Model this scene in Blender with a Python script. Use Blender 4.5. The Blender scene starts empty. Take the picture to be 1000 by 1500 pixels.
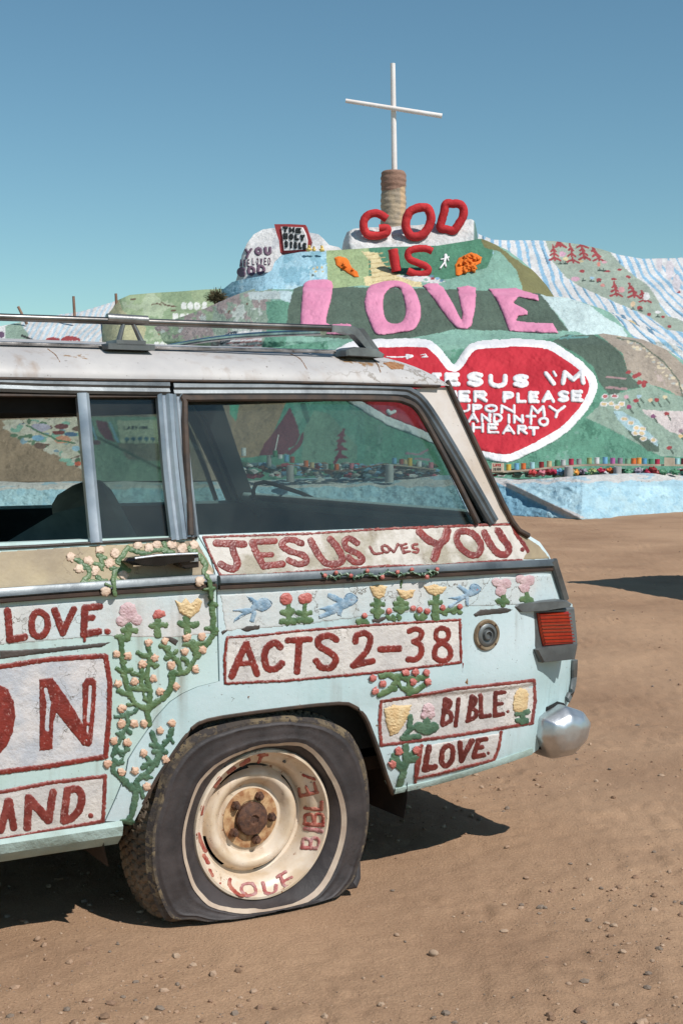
import bpy, math, random
import numpy as np
from mathutils import Vector, Matrix
from mathutils.geometry import delaunay_2d_cdt
R = math.radians
scene = bpy.context.scene
rng = np.random.default_rng(7)

# ------------------------------------------------------------------ camera
F = 2083.33
EYE = np.array([0.0, 0.0, 1.30])
PITCH = math.atan(115.0 / F)
cd = bpy.data.cameras.new('camera'); cam = bpy.data.objects.new('camera', cd)
scene.collection.objects.link(cam); scene.camera = cam
cam.location = EYE; cam.rotation_euler = (R(90) - PITCH, 0, 0)
cd.sensor_fit = 'VERTICAL'; cd.sensor_height = 36; cd.lens = 50
cd.clip_start = 0.05; cd.clip_end = 5000

# ------------------------------------------------------------------ light
SUN_EL, SUN_AZ = R(49), math.atan2(-0.66, 0.75)
sdir = Vector((math.cos(SUN_EL) * math.cos(SUN_AZ), math.cos(SUN_EL) * math.sin(SUN_AZ), math.sin(SUN_EL)))
ld = bpy.data.lights.new('sun', 'SUN'); ld.energy = 4.5; ld.angle = R(0.5); ld.color = (1.0, 0.965, 0.92)
lo = bpy.data.objects.new('sun', ld); scene.collection.objects.link(lo)
lo.rotation_euler = sdir.to_track_quat('Z', 'Y').to_euler()
world = bpy.data.worlds.new('World'); scene.world = world; world.use_nodes = True
wn = world.node_tree; wn.nodes.clear()
sky = wn.nodes.new('ShaderNodeTexSky'); sky.sky_type = 'NISHITA'; sky.sun_disc = False
sky.sun_elevation = SUN_EL; sky.sun_rotation = math.atan2(sdir.x, sdir.y)
sky.air_density = 1.0; sky.dust_density = 0.0; sky.ozone_density = 1.0
tint = wn.nodes.new('ShaderNodeMix'); tint.data_type = 'RGBA'; tint.blend_type = 'MULTIPLY'
tint.inputs[0].default_value = 1.0; tint.inputs[7].default_value = (0.90, 1.22, 1.20, 1)
bg = wn.nodes.new('ShaderNodeBackground'); bg.inputs[1].default_value = 0.077
wo = wn.nodes.new('ShaderNodeOutputWorld')
wn.links.new(sky.outputs[0], tint.inputs[6]); wn.links.new(tint.outputs[2], bg.inputs[0]); wn.links.new(bg.outputs[0], wo.inputs[0])
scene.view_settings.view_transform = 'Standard'; scene.view_settings.look = 'None'
scene.view_settings.exposure = 0.0; scene.view_settings.gamma = 1.0
scene.view_settings.use_curve_mapping = False

# ------------------------------------------------------------------ helpers
def C(r, g, b, k=1.0):
    def f(c):
        c = c / 255.0
        return (c / 12.92 if c <= 0.04045 else ((c + 0.055) / 1.055) ** 2.4) * k
    return (f(r), f(g), f(b))

def Zm(ox, oy, k, pts):
    return [(ox + x * k, oy + y * k) for x, y in pts]

def mat(name, col, col2=None, nscale=8.0, rough=0.7, bump=0.3, bscale=40.0, bdist=0.004, metal=0.0, lo=0.4, hi=0.6, spec=0.5, detail=6.0, chips=None, chipcol=None, vc=False, coat=0.0, chipscale=9.0, crack=0.0, crackcol=None, fine=0.0, streak=0.0, streakcol=None):
    m = bpy.data.materials.new(name); m.use_nodes = True
    nt = m.node_tree; n = nt.nodes; l = nt.links
    b = n['Principled BSDF']
    b.inputs['Roughness'].default_value = rough; b.inputs['Metallic'].default_value = metal
    b.inputs['Specular IOR Level'].default_value = spec
    b.inputs['Coat Weight'].default_value = coat
    tc = n.new('ShaderNodeTexCoord')
    def noise(scale, det=6.0, rg=0.6):
        t = n.new('ShaderNodeTexNoise'); t.inputs['Scale'].default_value = scale
        t.inputs['Detail'].default_value = det; t.inputs['Roughness'].default_value = rg
        l.new(tc.outputs['Object'], t.inputs['Vector']); return t
    def ramp(src, a, c):
        r = n.new('ShaderNodeMapRange'); r.inputs[1].default_value = a; r.inputs[2].default_value = c
        l.new(src, r.inputs[0]); return r.outputs[0]
    def mix(fac, A, B, mode='MIX'):
        x = n.new('ShaderNodeMix'); x.data_type = 'RGBA'; x.blend_type = mode
        if isinstance(fac, float): x.inputs[0].default_value = fac
        else: l.new(fac, x.inputs[0])
        for i, v in ((6, A), (7, B)):
            if isinstance(v, tuple): x.inputs[i].default_value = (*v, 1)
            else: l.new(v, x.inputs[i])
        return x.outputs[2]
    if vc:
        at = n.new('ShaderNodeAttribute'); at.attribute_name = 'Col'; cur = at.outputs['Color']
        nn = noise(nscale, detail)
        cur = mix(ramp(nn.outputs[0], 0.3, 0.75), cur, mix(1.0, cur, (0.72, 0.72, 0.72), 'MULTIPLY'))
    else:
        cur = None
        if col2 is None: col2 = tuple(c * 0.75 for c in col)
        nn = noise(nscale, detail)
        cur = mix(ramp(nn.outputs[0], lo, hi), col, col2)
    if chips is not None:
        nc = noise(chipscale, 8.0, 0.7)
        cur = mix(ramp(nc.outputs[0], chips, chips + 0.02), cur, chipcol or C(96, 70, 50))
    hcr = None
    if crack > 0:
        vo = n.new('ShaderNodeTexVoronoi'); vo.feature = 'DISTANCE_TO_EDGE'; vo.inputs['Scale'].default_value = crack
        dn = noise(crack * .8, 6.0); ad = n.new('ShaderNodeMix'); ad.data_type = 'RGBA'; ad.blend_type = 'ADD'; ad.inputs[0].default_value = .35
        l.new(tc.outputs['Object'], ad.inputs[6]); l.new(dn.outputs[1], ad.inputs[7]); l.new(ad.outputs[2], vo.inputs['Vector'])
        mk = noise(crack * .35, 3.0)
        a1 = ramp(vo.outputs['Distance'], .022, .004); a2 = ramp(mk.outputs[0], .50, .58)
        mm_ = n.new('ShaderNodeMath'); mm_.operation = 'MULTIPLY'; l.new(a1, mm_.inputs[0]); l.new(a2, mm_.inputs[1]); hcr = mm_.outputs[0]
        cur = mix(hcr, cur, crackcol or C(104, 92, 80))
    if streak > 0:
        mp = n.new('ShaderNodeMapping'); mp.inputs['Scale'].default_value = (26, 26, 2.2); l.new(tc.outputs['Object'], mp.inputs[0])
        st = n.new('ShaderNodeTexNoise'); st.inputs['Scale'].default_value = 1.0; st.inputs['Detail'].default_value = 6; l.new(mp.outputs[0], st.inputs['Vector'])
        pn_ = noise(2.6, 4.0); m3 = n.new('ShaderNodeMath'); m3.operation = 'MULTIPLY'
        l.new(ramp(st.outputs[0], .52, .74), m3.inputs[0]); l.new(ramp(pn_.outputs[0], .42, .62), m3.inputs[1])
        m4 = n.new('ShaderNodeMath'); m4.operation = 'MULTIPLY'; l.new(m3.outputs[0], m4.inputs[0]); m4.inputs[1].default_value = streak
        cur = mix(m4.outputs[0], cur, streakcol or C(126, 108, 86))
        gn = noise(75, 3.0, .8); m5 = n.new('ShaderNodeMath'); m5.operation = 'MULTIPLY'; l.new(ramp(gn.outputs[0], .66, .70), m5.inputs[0]); m5.inputs[1].default_value = streak
        cur = mix(m5.outputs[0], cur, C(96, 82, 68))
    if fine > 0:
        fn = noise(fine, 4.0, .7); cur = mix(ramp(fn.outputs[0], .32, .68), mix(1.0, cur, (.80, .79, .78), 'MULTIPLY'), cur)
    l.new(cur, b.inputs['Base Color'])
    if bump > 0:
        nb = noise(bscale, 8.0, 0.65)
        bp = n.new('ShaderNodeBump'); bp.inputs['Strength'].default_value = bump; bp.inputs['Distance'].default_value = bdist
        l.new(nb.outputs[0], bp.inputs['Height']); l.new(bp.outputs[0], b.inputs['Normal'])
    nr = noise(nscale * 2.3, 4.0)
    rr = n.new('ShaderNodeMapRange'); rr.inputs[3].default_value = max(0.02, rough - 0.12); rr.inputs[4].default_value = min(1, rough + 0.12)
    l.new(nr.outputs[0], rr.inputs[0]); l.new(rr.outputs[0], b.inputs['Roughness'])
    return m

def link(o, parent=None, label=None, cat=None, group=None, kind=None):
    scene.collection.objects.link(o)
    if parent is not None: o.parent = parent
    if label: o['label'] = label
    if cat: o['category'] = cat
    if group: o['group'] = group
    if kind: o['kind'] = kind
    return o

def empty(name, loc, rot=(0, 0, 0), **kw):
    o = bpy.data.objects.new(name, None); o.location = loc; o.rotation_euler = rot
    o.empty_display_size = 0.1
    return link(o, **kw)

def meshobj(name, V, faces, m, parent=None, smooth=True, angle=None, col=None, **kw):
    me = bpy.data.meshes.new(name)
    V = np.asarray(V, dtype=np.float64).reshape(-1, 3)
    if isinstance(faces, np.ndarray):
        nf, k = faces.shape
        me.vertices.add(len(V)); me.vertices.foreach_set('co', V.astype(np.float32).ravel())
        me.loops.add(nf * k); me.loops.foreach_set('vertex_index', faces.astype(np.int32).ravel())
        me.polygons.add(nf); me.polygons.foreach_set('loop_start', np.arange(0, nf * k, k, dtype=np.int32))
        me.update(calc_edges=True)
    else:
        me.from_pydata([tuple(v) for v in V], [], [tuple(f) for f in faces]); me.update()
    me.validate()
    if smooth:
        me.polygons.foreach_set('use_smooth', [True] * len(me.polygons))
        if angle: me.set_sharp_from_angle(angle=R(angle))
    if col is not None:
        a = me.color_attributes.new('Col', 'FLOAT_COLOR', 'POINT')
        c4 = np.ones((len(V), 4), dtype=np.float32); c4[:, :3] = col
        a.data.foreach_set('color', c4.ravel())
    if m is not None: me.materials.append(m)
    o = bpy.data.objects.new(name, me)
    return link(o, parent, **kw)

class MB:
    def __init__(s): s.V = []; s.F = []
    def add(s, V, F):
        b = len(s.V); s.V += [tuple(map(float, v)) for v in V]; s.F += [tuple(int(i) + b for i in f) for f in F]; return s
    def box(s, x0, x1, y0, y1, z0, z1):
        V = [(x, y, z) for x in (x0, x1) for y in (y0, y1) for z in (z0, z1)]
        return s.add(V, [(0, 1, 3, 2), (4, 6, 7, 5), (0, 4, 5, 1), (2, 3, 7, 6), (0, 2, 6, 4), (1, 5, 7, 3)])
    def tube(s, path, r, n=10, flat=1.0, wob=0.0, closed=False, cap=True):
        P = np.array(path, float); N = len(P); r = np.broadcast_to(np.asarray(r, float), (N,))
        V = []; up = np.array([0, 0, 1.0])
        prev = None
        for i in range(N):
            a = P[(i - 1) % N] if (closed or i > 0) else P[i]; b = P[(i + 1) % N] if (closed or i < N - 1) else P[i]
            t = b - a; t = t / (np.linalg.norm(t) + 1e-9)
            if prev is None:
                q = np.cross(t, [0, 1, 0]);
                if np.linalg.norm(q) < 0.2: q = np.cross(t, [1, 0, 0])
            else: q = prev - t * np.dot(prev, t)
            q = q / (np.linalg.norm(q) + 1e-9); prev = q; w = np.cross(t, q)
            for k in range(n):
                an = 2 * math.pi * k / n; rr = r[i] * (1 + wob * (random.random() - .5))
                V.append(P[i] + q * math.cos(an) * rr + w * math.sin(an) * rr * flat)
        Fc = []
        for i in range(N if closed else N - 1):
            j = (i + 1) % N
            for k in range(n):
                k2 = (k + 1) % n; Fc.append((i * n + k, i * n + k2, j * n + k2, j * n + k))
        if not closed and cap:
            Fc.append(tuple(range(n))[::-1]); Fc.append(tuple((N - 1) * n + k for k in range(n)))
        return s.add(V, Fc)
    def lathe(s, prof, c, n=24, axis='y', a0=0, jit=0.0, sx=1.0):
        V = []; c = np.array(c, float)
        for (rad, h) in prof:
            for k in range(n):
                an = a0 + 2 * math.pi * k / n
                x, y = rad * math.cos(an) * sx, rad * math.sin(an)
                p = np.array([x, h, y]) if axis == 'y' else np.array([x, y, h])
                V.append(c + p + (rng.normal(0, jit, 3) if jit else 0))
        Fc = []
        for i in range(len(prof) - 1):
            for k in range(n):
                k2 = (k + 1) % n; Fc.append((i * n + k, i * n + k2, (i + 1) * n + k2, (i + 1) * n + k))
        Fc.append(tuple(range(n))); Fc.append(tuple((len(prof) - 1) * n + k for k in range(n)))
        return s.add(V, Fc)
    def obj(s, name, m, parent=None, smooth=True, angle=35, **kw):
        o = meshobj(name, s.V, s.F, m, parent, smooth, angle, **kw)
        return o

def smooth_path(pts, n=4, closed=False):
    P = np.array(pts, float)
    if len(P) < 3: 
        return [tuple(P[0] + (P[-1] - P[0]) * t) for t in np.linspace(0, 1, 4)]
    out = []; N = len(P)
    rg = range(N) if closed else range(N - 1)
    for i in rg:
        p0 = P[(i - 1) % N] if (closed or i > 0) else 2 * P[0] - P[1]
        p1 = P[i]; p2 = P[(i + 1) % N]
        p3 = P[(i + 2) % N] if (closed or i + 2 < N) else 2 * P[-1] - P[-2]
        for k in range(n):
            t = k / n
            out.append(tuple(0.5 * ((2 * p1) + (-p0 + p2) * t + (2 * p0 - 5 * p1 + 4 * p2 - p3) * t * t + (-p0 + 3 * p1 - 3 * p2 + p3) * t ** 3)))
    out.append(tuple(P[0] if closed else P[-1]))
    return out

# numpy noise
def _hash(ix, iy, seed):
    h = (ix.astype(np.int64) * 374761393 + iy.astype(np.int64) * 668265263 + seed * 974634777) & 0xffffffff
    h = ((h ^ (h >> 13)) * 1274126177) & 0xffffffff
    return ((h ^ (h >> 16)) & 0xffff) / 65535.0
def noise2(x, y, seed=0, octv=3, pers=0.5):
    x = np.asarray(x, float); y = np.asarray(y, float); s = 0; a = 1; tot = 0
    for o in range(octv):
        xi = np.floor(x); yi = np.floor(y); fx = x - xi; fy = y - yi
        fx = fx * fx * (3 - 2 * fx); fy = fy * fy * (3 - 2 * fy)
        v = (_hash(xi, yi, seed + o) * (1 - fx) + _hash(xi + 1, yi, seed + o) * fx) * (1 - fy) + (_hash(xi, yi + 1, seed + o) * (1 - fx) + _hash(xi + 1, yi + 1, seed + o) * fx) * fy
        s = s + (v - 0.5) * 2 * a; tot += a; a *= pers; x = x * 2.03; y = y * 2.03
    return s / tot

def poly_sdf(U, V, P):
    P = np.array(P, float); d = np.full(U.shape, 1e18); ins = np.zeros(U.shape, bool)
    n = len(P)
    for i in range(n):
        a = P[i]; b = P[(i + 1) % n]; e = b - a
        wx = U - a[0]; wy = V - a[1]
        t = np.clip((wx * e[0] + wy * e[1]) / (e @ e + 1e-12), 0, 1)
        d = np.minimum(d, (wx - t * e[0]) ** 2 + (wy - t * e[1]) ** 2)
        c = ((a[1] > V) != (b[1] > V)) & (U < (b[0] - a[0]) * (V - a[1]) / (b[1] - a[1] + 1e-12) + a[0])
        ins ^= c
    d = np.sqrt(d); return np.where(ins, -d, d)
def stroke_sdf(U, V, P, r):
    P = np.array(P, float); rr = np.broadcast_to(np.asarray(r, float), (len(P),)); d = np.full(U.shape, 1e9)
    if len(P) == 1: return np.hypot(U - P[0][0], V - P[0][1]) - rr[0]
    for i in range(len(P) - 1):
        a = P[i]; e = P[i + 1] - a; wx = U - a[0]; wy = V - a[1]
        t = np.clip((wx * e[0] + wy * e[1]) / (e @ e + 1e-12), 0, 1)
        d = np.minimum(d, np.hypot(wx - t * e[0], wy - t * e[1]) - (rr[i] + (rr[i + 1] - rr[i]) * t))
    return d
def inpoly(U, V, P):
    P = np.array(P, float); ins = np.zeros(U.shape, bool); n = len(P)
    for i in range(n):
        a = P[i]; b = P[(i + 1) % n]
        ins ^= ((a[1] > V) != (b[1] > V)) & (U < (b[0] - a[0]) * (V - a[1]) / (b[1] - a[1] + 1e-12) + a[0])
    return ins

_seed = [100]
def relief(name, shapes, surf, H, m, parent=None, step=1.0, edge=2.0, rough=0.6, amp=0.6, nsc=0.22, sink=0.0015, inset=0.0, ridge=0.25, base=0.0, cols=None, **kw):
    """thick layer of paint or plaster: shapes = ('s',pts,r) strokes, ('p',pts) fills, '-' prefix cuts; surf(u,v,h) -> points"""
    _seed[0] += 1; sd = _seed[0]
    A = []
    for sh in shapes:
        P = np.array(sh[1], float).reshape(-1, 2); r = np.max(sh[2]) if len(sh) > 2 else 0
        if sh[0][0] != '-': A.append([P[:, 0].min() - r, P[:, 1].min() - r, P[:, 0].max() + r, P[:, 1].max() + r])
    A = np.array(A); pad = 3 * step + amp * 2
    u0, v0, u1, v1 = A[:, 0].min() - pad, A[:, 1].min() - pad, A[:, 2].max() + pad, A[:, 3].max() + pad
    us = np.arange(u0, u1 + step, step); vs = np.arange(v0, v1 + step, step)
    U, V = np.meshgrid(us, vs); d = np.full(U.shape, 1e6)
    for sh in shapes:
        k = sh[0]
        q = stroke_sdf(U, V, sh[1], sh[2]) if k[-1] == 's' else poly_sdf(U, V, sh[1])
        d = np.maximum(d, -q) if k[0] == '-' else np.minimum(d, q)
    d = d + inset + amp * noise2(U * nsc, V * nsc, sd, 3, 0.6)
    gy, gx = np.gradient(d, step); out = d > 0
    near = out & (d < 2.2 * step)
    g2 = np.maximum(gx * gx + gy * gy, 0.25)
    Uo = np.where(near, U - gx * d / g2, U); Vo = np.where(near, V - gy * d / g2, V)
    dep = np.clip(-d, 0, None)
    h = H * (1 - np.exp(-dep / edge)) * (1 + ridge * noise2(U * 0.45, V * 0.45, sd + 50, 3, 0.7)) + base
    h = np.where(out, -sink, h)
    c = (~out[:-1, :-1]) | (~out[1:, :-1]) | (~out[:-1, 1:]) | (~out[1:, 1:])
    nv, nu = U.shape; idx = np.arange(nv * nu).reshape(nv, nu)
    ii, jj = np.nonzero(c)
    if len(ii) == 0: return None
    Fq = np.stack([idx[ii, jj], idx[ii + 1, jj], idx[ii + 1, jj + 1], idx[ii, jj + 1]], 1)
    used = np.unique(Fq); rm = np.full(nv * nu, -1); rm[used] = np.arange(len(used)); Fq = rm[Fq]
    P = surf(Uo.ravel()[used], Vo.ravel()[used], h.ravel()[used])
    if cols is not None:
        uu, vv, dd = U.ravel()[used], V.ravel()[used], dep.ravel()[used]
        n1 = np.clip(noise2(uu * .12, vv * .12, sd + 7, 3) * 1.6 + .5, 0, 1)[:, None]
        cc = np.array(cols[0]) * n1 + np.array(cols[1]) * (1 - n1)
        k = ((dd < 1.1) & (noise2(uu * .3, vv * .3, sd + 9, 2) > -.12)) | (noise2(uu * .38, vv * .2, sd + 19, 3, .7) > .42)
        k = k[:, None] * (.45 + .35 * noise2(uu * .9, vv * .9, sd + 21, 1)[:, None])
        kw['col'] = cc * (1 - k) + np.array(cols[2]) * k
    return meshobj(name, P, Fq, m, parent, **kw)

FONT = {
 'A': [[(0, 1), (.5, 0), (1, 1)], [(.2, .65), (.8, .65)]],
 'B': [[(0, 0), (0, 1)], [(0, 0), (.75, .1), (.8, .35), (.1, .48), (.9, .62), (.85, .92), (0, 1)]],
 'C': [[(.95, .15), (.5, 0), (.05, .3), (.05, .7), (.5, 1), (.95, .85)]],
 'D': [[(0, 0), (0, 1), (.6, .95), (1, .6), (.95, .3), (.6, .03), (0, 0)]],
 'E': [[(.95, 0), (0, 0), (0, 1), (1, 1)], [(0, .5), (.8, .5)]],
 'G': [[(.95, .15), (.5, 0), (.05, .3), (.05, .7), (.5, 1), (.95, .9), (.95, .55), (.5, .55)]],
 'H': [[(0, 0), (0, 1)], [(1, 0), (1, 1)], [(0, .5), (1, .5)]],
 'I': [[(.5, 0), (.5, 1)]],
 'J': [[(.1, 0), (1, 0)], [(.6, 0), (.65, .8), (.35, 1), (0, .8)]],
 'L': [[(0, 0), (0, 1), (1, 1)]],
 'M': [[(0, 1), (.1, 0), (.5, .7), (.9, 0), (1, 1)]],
 'N': [[(0, 1), (0, 0), (1, 1), (1, 0)]],
 'O': [[(.5, 0), (.05, .25), (.05, .75), (.5, 1), (.95, .75), (.95, .25), (.5, 0)]],
 'P': [[(0, 0), (0, 1)], [(0, 0), (.8, .05), (.95, .28), (.7, .5), (0, .55)]],
 'R': [[(0, 0), (0, 1)], [(0, 0), (.8, .05), (.95, .28), (.7, .48), (0, .52)], [(.35, .52), (1, 1)]],
 'S': [[(.95, .12), (.5, 0), (.08, .18), (.2, .42), (.8, .58), (.95, .82), (.5, 1), (.05, .88)]],
 'T': [[(0, 0), (1, 0)], [(.5, 0), (.5, 1)]],
 'U': [[(0, 0), (.05, .75), (.5, 1), (.95, .75), (1, 0)]],
 'V': [[(0, 0), (.5, 1), (1, 0)]],
 'W': [[(0, 0), (.25, 1), (.5, .35), (.75, 1), (1, 0)]],
 'Y': [[(0, 0), (.5, .5), (1, 0)], [(.5, .5), (.4, 1)]],
}
def glyph(ch, x0, y0, x1, y1, r, sk=0.0):
    out = []
    x0 += r; x1 -= r; y0 += r; y1 -= r
    for st in FONT[ch]:
        P = [(x0 + a * (x1 - x0) + sk * (1 - b) * (y1 - y0), y0 + b * (y1 - y0)) for a, b in st]
        if ch in 'OSCGUJDP' and len(P) > 3: P = smooth_path(P, 4)
        out.append(('s', P, r))
    return out

# pixel ray -> world, at depth D (distance along y)
def rayw(u, v):
    u = np.asarray(u, float); v = np.asarray(v, float)
    cx = (u - 500) / F; cy = (750 - v) / F; c, s = math.cos(PITCH), math.sin(PITCH)
    y = c + cy * s; z = -s + cy * c
    return np.stack([cx / y, np.ones_like(y), z / y], -1)
def atD(u, v, D):
    return EYE + rayw(u, v) * np.asarray(D, float)[..., None]
def ground_pt(u, v):
    r = rayw(u, v); t = -EYE[2] / r[..., 2]; return EYE + r * t[..., None]
_C0 = C
def C(r, g, b, k=0.80): return _C0(r, g, b, k)
# ================================================================== CAR
O = ground_pt(np.array(372.0), np.array(1335.0))
TH = R(59.2); AX = np.array([math.sin(TH), math.cos(TH), 0]); NX = np.array([-AX[1], AX[0], 0])
W = 1.86
E_l = np.array([(EYE - O) @ AX, (EYE - O) @ NX, EYE[2]])
_sz = [0.0, .2, .26, .30, .36, .46, .60, .86, .915, .94, 1.035, 1.2, 1.44, 1.6]
_sy = [.16, .07, .035, .016, .006, .0, -.004, .0, .002, .012, .048, .078, .118, .15]
def S(x, z):
    y = np.interp(z, _sz, _sy) + .007 * np.clip((.556 - .02 * x - z) / .012, 0, 1) * np.clip((x - .28) / .12, 0, 1)
    return y + 0.10 * np.clip((x - 0.80) / 0.35, 0, 2) ** 2 * np.clip((1.10 - z) / .1, 0, 1) + 0.0025 * noise2(x * 5, z * 5, 3, 2)
def onplane(u, v, y0):
    r = rayw(u, v); rl = np.stack([r @ AX, r @ NX, r[..., 2]], -1)
    t = (y0 - E_l[1]) / rl[..., 1]
    return E_l + rl * t[..., None]
def surf_at(off=0.0):
    def f(u, v, h):
        r = rayw(u, v); rl = np.stack([r @ AX, r @ NX, r[..., 2]], -1)
        y = np.zeros(rl.shape[:-1]) + 0.0
        for _ in range(7):
            P = E_l + rl * ((y - E_l[1]) / rl[..., 1])[..., None]
            y = S(P[..., 0], P[..., 2])
        y = y - (h + off)
        return E_l + rl * ((y - E_l[1]) / rl[..., 1])[..., None]
    return f
csurf = surf_at(0.0)
def xz(pts, y0=None):
    P = np.array(pts, float)
    q = csurf(P[:, 0], P[:, 1], np.zeros(len(P))) if y0 is None else onplane(P[:, 0], P[:, 1], y0)
    return [(float(a), float(c)) for a, c in zip(q[:, 0], q[:, 2])]
def plane_surf(y0):
    def f(u, v, h):
        return onplane(u, v, y0 - np.asarray(h))
    return f

def plate(name, poly, thick, m, parent=None, off=0.0, res=0.03, mirror=False, Sf=S, holes=None, **kw):
    """sheet following the body side: poly in (x,z); thickness goes inward"""
    B = []; P = [Vector(p) for p in poly]
    for i in range(len(P)):
        a, b = P[i], P[(i + 1) % len(P)]; k = max(1, int((b - a).length / res))
        B += [a.lerp(b, t / k) for t in range(k)]
    rings = [B]
    for hp in (holes or []):
        Hh = []; Q = [Vector(p) for p in hp]
        for i in range(len(Q)):
            a, b = Q[i], Q[(i + 1) % len(Q)]; k = max(1, int((b - a).length / res))
            Hh += [a.lerp(b, t / k) for t in range(k)]
        rings.append(Hh)
    A = np.array([tuple(p) for p in B])
    gx, gz = np.meshgrid(np.arange(A[:, 0].min(), A[:, 0].max(), res), np.arange(A[:, 1].min(), A[:, 1].max(), res))
    ins = poly_sdf(gx, gz, A) < -res * 0.4
    for hq in rings[1:]:
        ins &= poly_sdf(gx, gz, [tuple(p) for p in hq]) > res * 0.4
    pts = [p for r_ in rings for p in r_] + [Vector((x, z)) for x, z in zip(gx[ins], gz[ins])]
    cons = []; fcs = []; s0 = 0
    for r_ in rings:
        cons += [(s0 + i, s0 + (i + 1) % len(r_)) for i in range(len(r_))]; fcs.append(list(range(s0, s0 + len(r_)))); s0 += len(r_)
    V2, ED, FC, *_ = delaunay_2d_cdt(pts, cons, [fcs[0]], 1, 1e-6)
    V2 = np.array([tuple(v) for v in V2]); FC = [tuple(f) for f in FC]
    if holes:
        keep = []
        cen = np.array([V2[list(f)].mean(0) for f in FC]); ok = np.ones(len(FC), bool)
        for hq in rings[1:]: ok &= ~inpoly(cen[:, 0], cen[:, 1], [tuple(p) for p in hq])
        FC = [f for f, k_ in zip(FC, ok) if k_]
    y = Sf(V2[:, 0], V2[:, 1]) - off
    n = len(V2); Vo = np.stack([V2[:, 0], y, V2[:, 1]], 1); Vi = Vo.copy(); Vi[:, 1] += thick
    FF = []
    for f in FC:
        a, b, c = V2[f[0]], V2[f[1]], V2[f[2]]
        ccw = (b[0] - a[0]) * (c[1] - a[1]) - (b[1] - a[1]) * (c[0] - a[0]) > 0
        f = f if ccw else f[::-1]
        FF.append(f); FF.append(tuple(i + n for i in f[::-1]))
    ec = {}
    for f in FC:
        for i in range(len(f)):
            e = (f[i], f[(i + 1) % len(f)]); ec[tuple(sorted(e))] = ec.get(tuple(sorted(e)), []) + [e]
    for k_, es in ec.items():
        if len(es) == 1:
            a, b = es[0]; FF.append((b, a, a + n, b + n))
    VV = np.vstack([Vo, Vi])
    if mirror: VV[:, 1] = W - VV[:, 1]; FF = [f[::-1] for f in FF]
    return meshobj(name, VV, FF, m, parent, True, 40, **kw)

def strip(name, pts, prof, m, parent=None, off=0.0, px=True, sm=3, mirror=False, **kw):
    """moulding: prof = [(across, outward), ...] swept along a path on the body side"""
    P = smooth_path(pts, sm) if sm > 1 else pts
    P = np.array(P, float)
    L = csurf(P[:, 0], P[:, 1], np.zeros(len(P))) if px else np.stack([P[:, 0], S(P[:, 0], P[:, 1]), P[:, 1]], 1)
    N = len(L); V = []
    for i in range(N):
        t = L[min(i + 1, N - 1)] - L[max(i - 1, 0)]; t /= np.linalg.norm(t)
        sl = (S(L[i][0], L[i][2] + .01) - S(L[i][0], L[i][2] - .01)) / .02
        nrm = np.array([0, -1, float(sl)]); nrm /= np.linalg.norm(nrm)
        cr = np.cross(nrm, t); cr /= np.linalg.norm(cr)
        if cr[2] < 0 and abs(t[0]) > abs(t[2]): cr = -cr
        for (c_, h_) in prof: V.append(L[i] + cr * c_ + nrm * (h_ + off))
    k = len(prof); Fc = []
    for i in range(N - 1):
        for j in range(k): Fc.append((i * k + j, (i + 1) * k + j, (i + 1) * k + (j + 1) % k, i * k + (j + 1) % k))
    Fc.append(tuple(range(k))); Fc.append(tuple((N - 1) * k + j for j in range(k))[::-1])
    V = np.array(V)
    if mirror: V[:, 1] = W - V[:, 1]
    o = meshobj(name, V, Fc, m, parent, True, 30, **kw)
    import bmesh
    bm = bmesh.new(); bm.from_mesh(o.data); bmesh.ops.recalc_face_normals(bm, faces=bm.faces); bm.to_mesh(o.data); bm.free()
    return o
def barprof(w, h, bev=0.003):
    return [(-w / 2, -.004), (-w / 2, h - bev), (-w / 2 + bev, h), (w / 2 - bev, h), (w / 2, h - bev), (w / 2, -.004)]

# ---- materials of the car
M_body = mat('aqua_house_paint', C(214, 230, 233), C(190, 216, 217), 1.6, .62, .35, 55, .003, streak=.75, chips=.675, chipcol=C(120, 98, 76), chipscale=11)
M_door = mat('pale_aqua_paint', C(204, 226, 224), C(190, 214, 204), 2.2, .62, .35, 50, .003, streak=.7, chips=.685, chipcol=C(110, 92, 74), chipscale=10)
M_khaki = mat('weathered_beige_paint', C(150, 132, 108), C(185, 166, 132), 4, .6, .4, 60, .003, chips=.66, chipcol=C(205, 196, 180), chipscale=7, crack=10, crackcol=C(120, 100, 80))
M_white = mat('cracked_white_paint', C(236, 228, 220), C(208, 202, 198), 6, .6, .9, 34, .006, chips=.66, chipcol=C(170, 158, 134), chipscale=16, crack=14, streak=.5)
M_whiteg = mat('peeling_white_paint', C(222, 214, 204), C(178, 168, 148), 9, .6, .9, 30, .006, lo=.46, hi=.6, chips=.68, chipcol=C(128, 118, 100), chipscale=12, crack=13, streak=.6)
M_whiteb = mat('scraped_white_paint', C(222, 216, 214), C(196, 198, 204), 12, .6, 1.0, 26, .006, chips=.70, chipcol=C(150, 150, 158), chipscale=22, crack=11)
M_wband = mat('white_band_paint', C(222, 220, 216), C(208, 222, 224), 3.5, .62, .6, 40, .004, chips=.74, chipcol=C(150, 150, 150), chipscale=14, crack=9, streak=.4)
M_roof = mat('chalky_white_roof_paint', C(206, 201, 197), C(192, 188, 186), 5, .55, .35, 30, .003, chips=.655, chipcol=C(158, 122, 84), chipscale=5.5, crack=5, crackcol=C(150, 140, 130), streak=.85, streakcol=C(150, 118, 88))
M_pillar = mat('chalky_white_pillar_paint', C(226, 216, 208), C(212, 196, 180), 6, .55, .3, 30, .003, streak=.6, streakcol=C(176, 140, 108), chips=.69, chipcol=C(170, 130, 90), chipscale=8)
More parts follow.
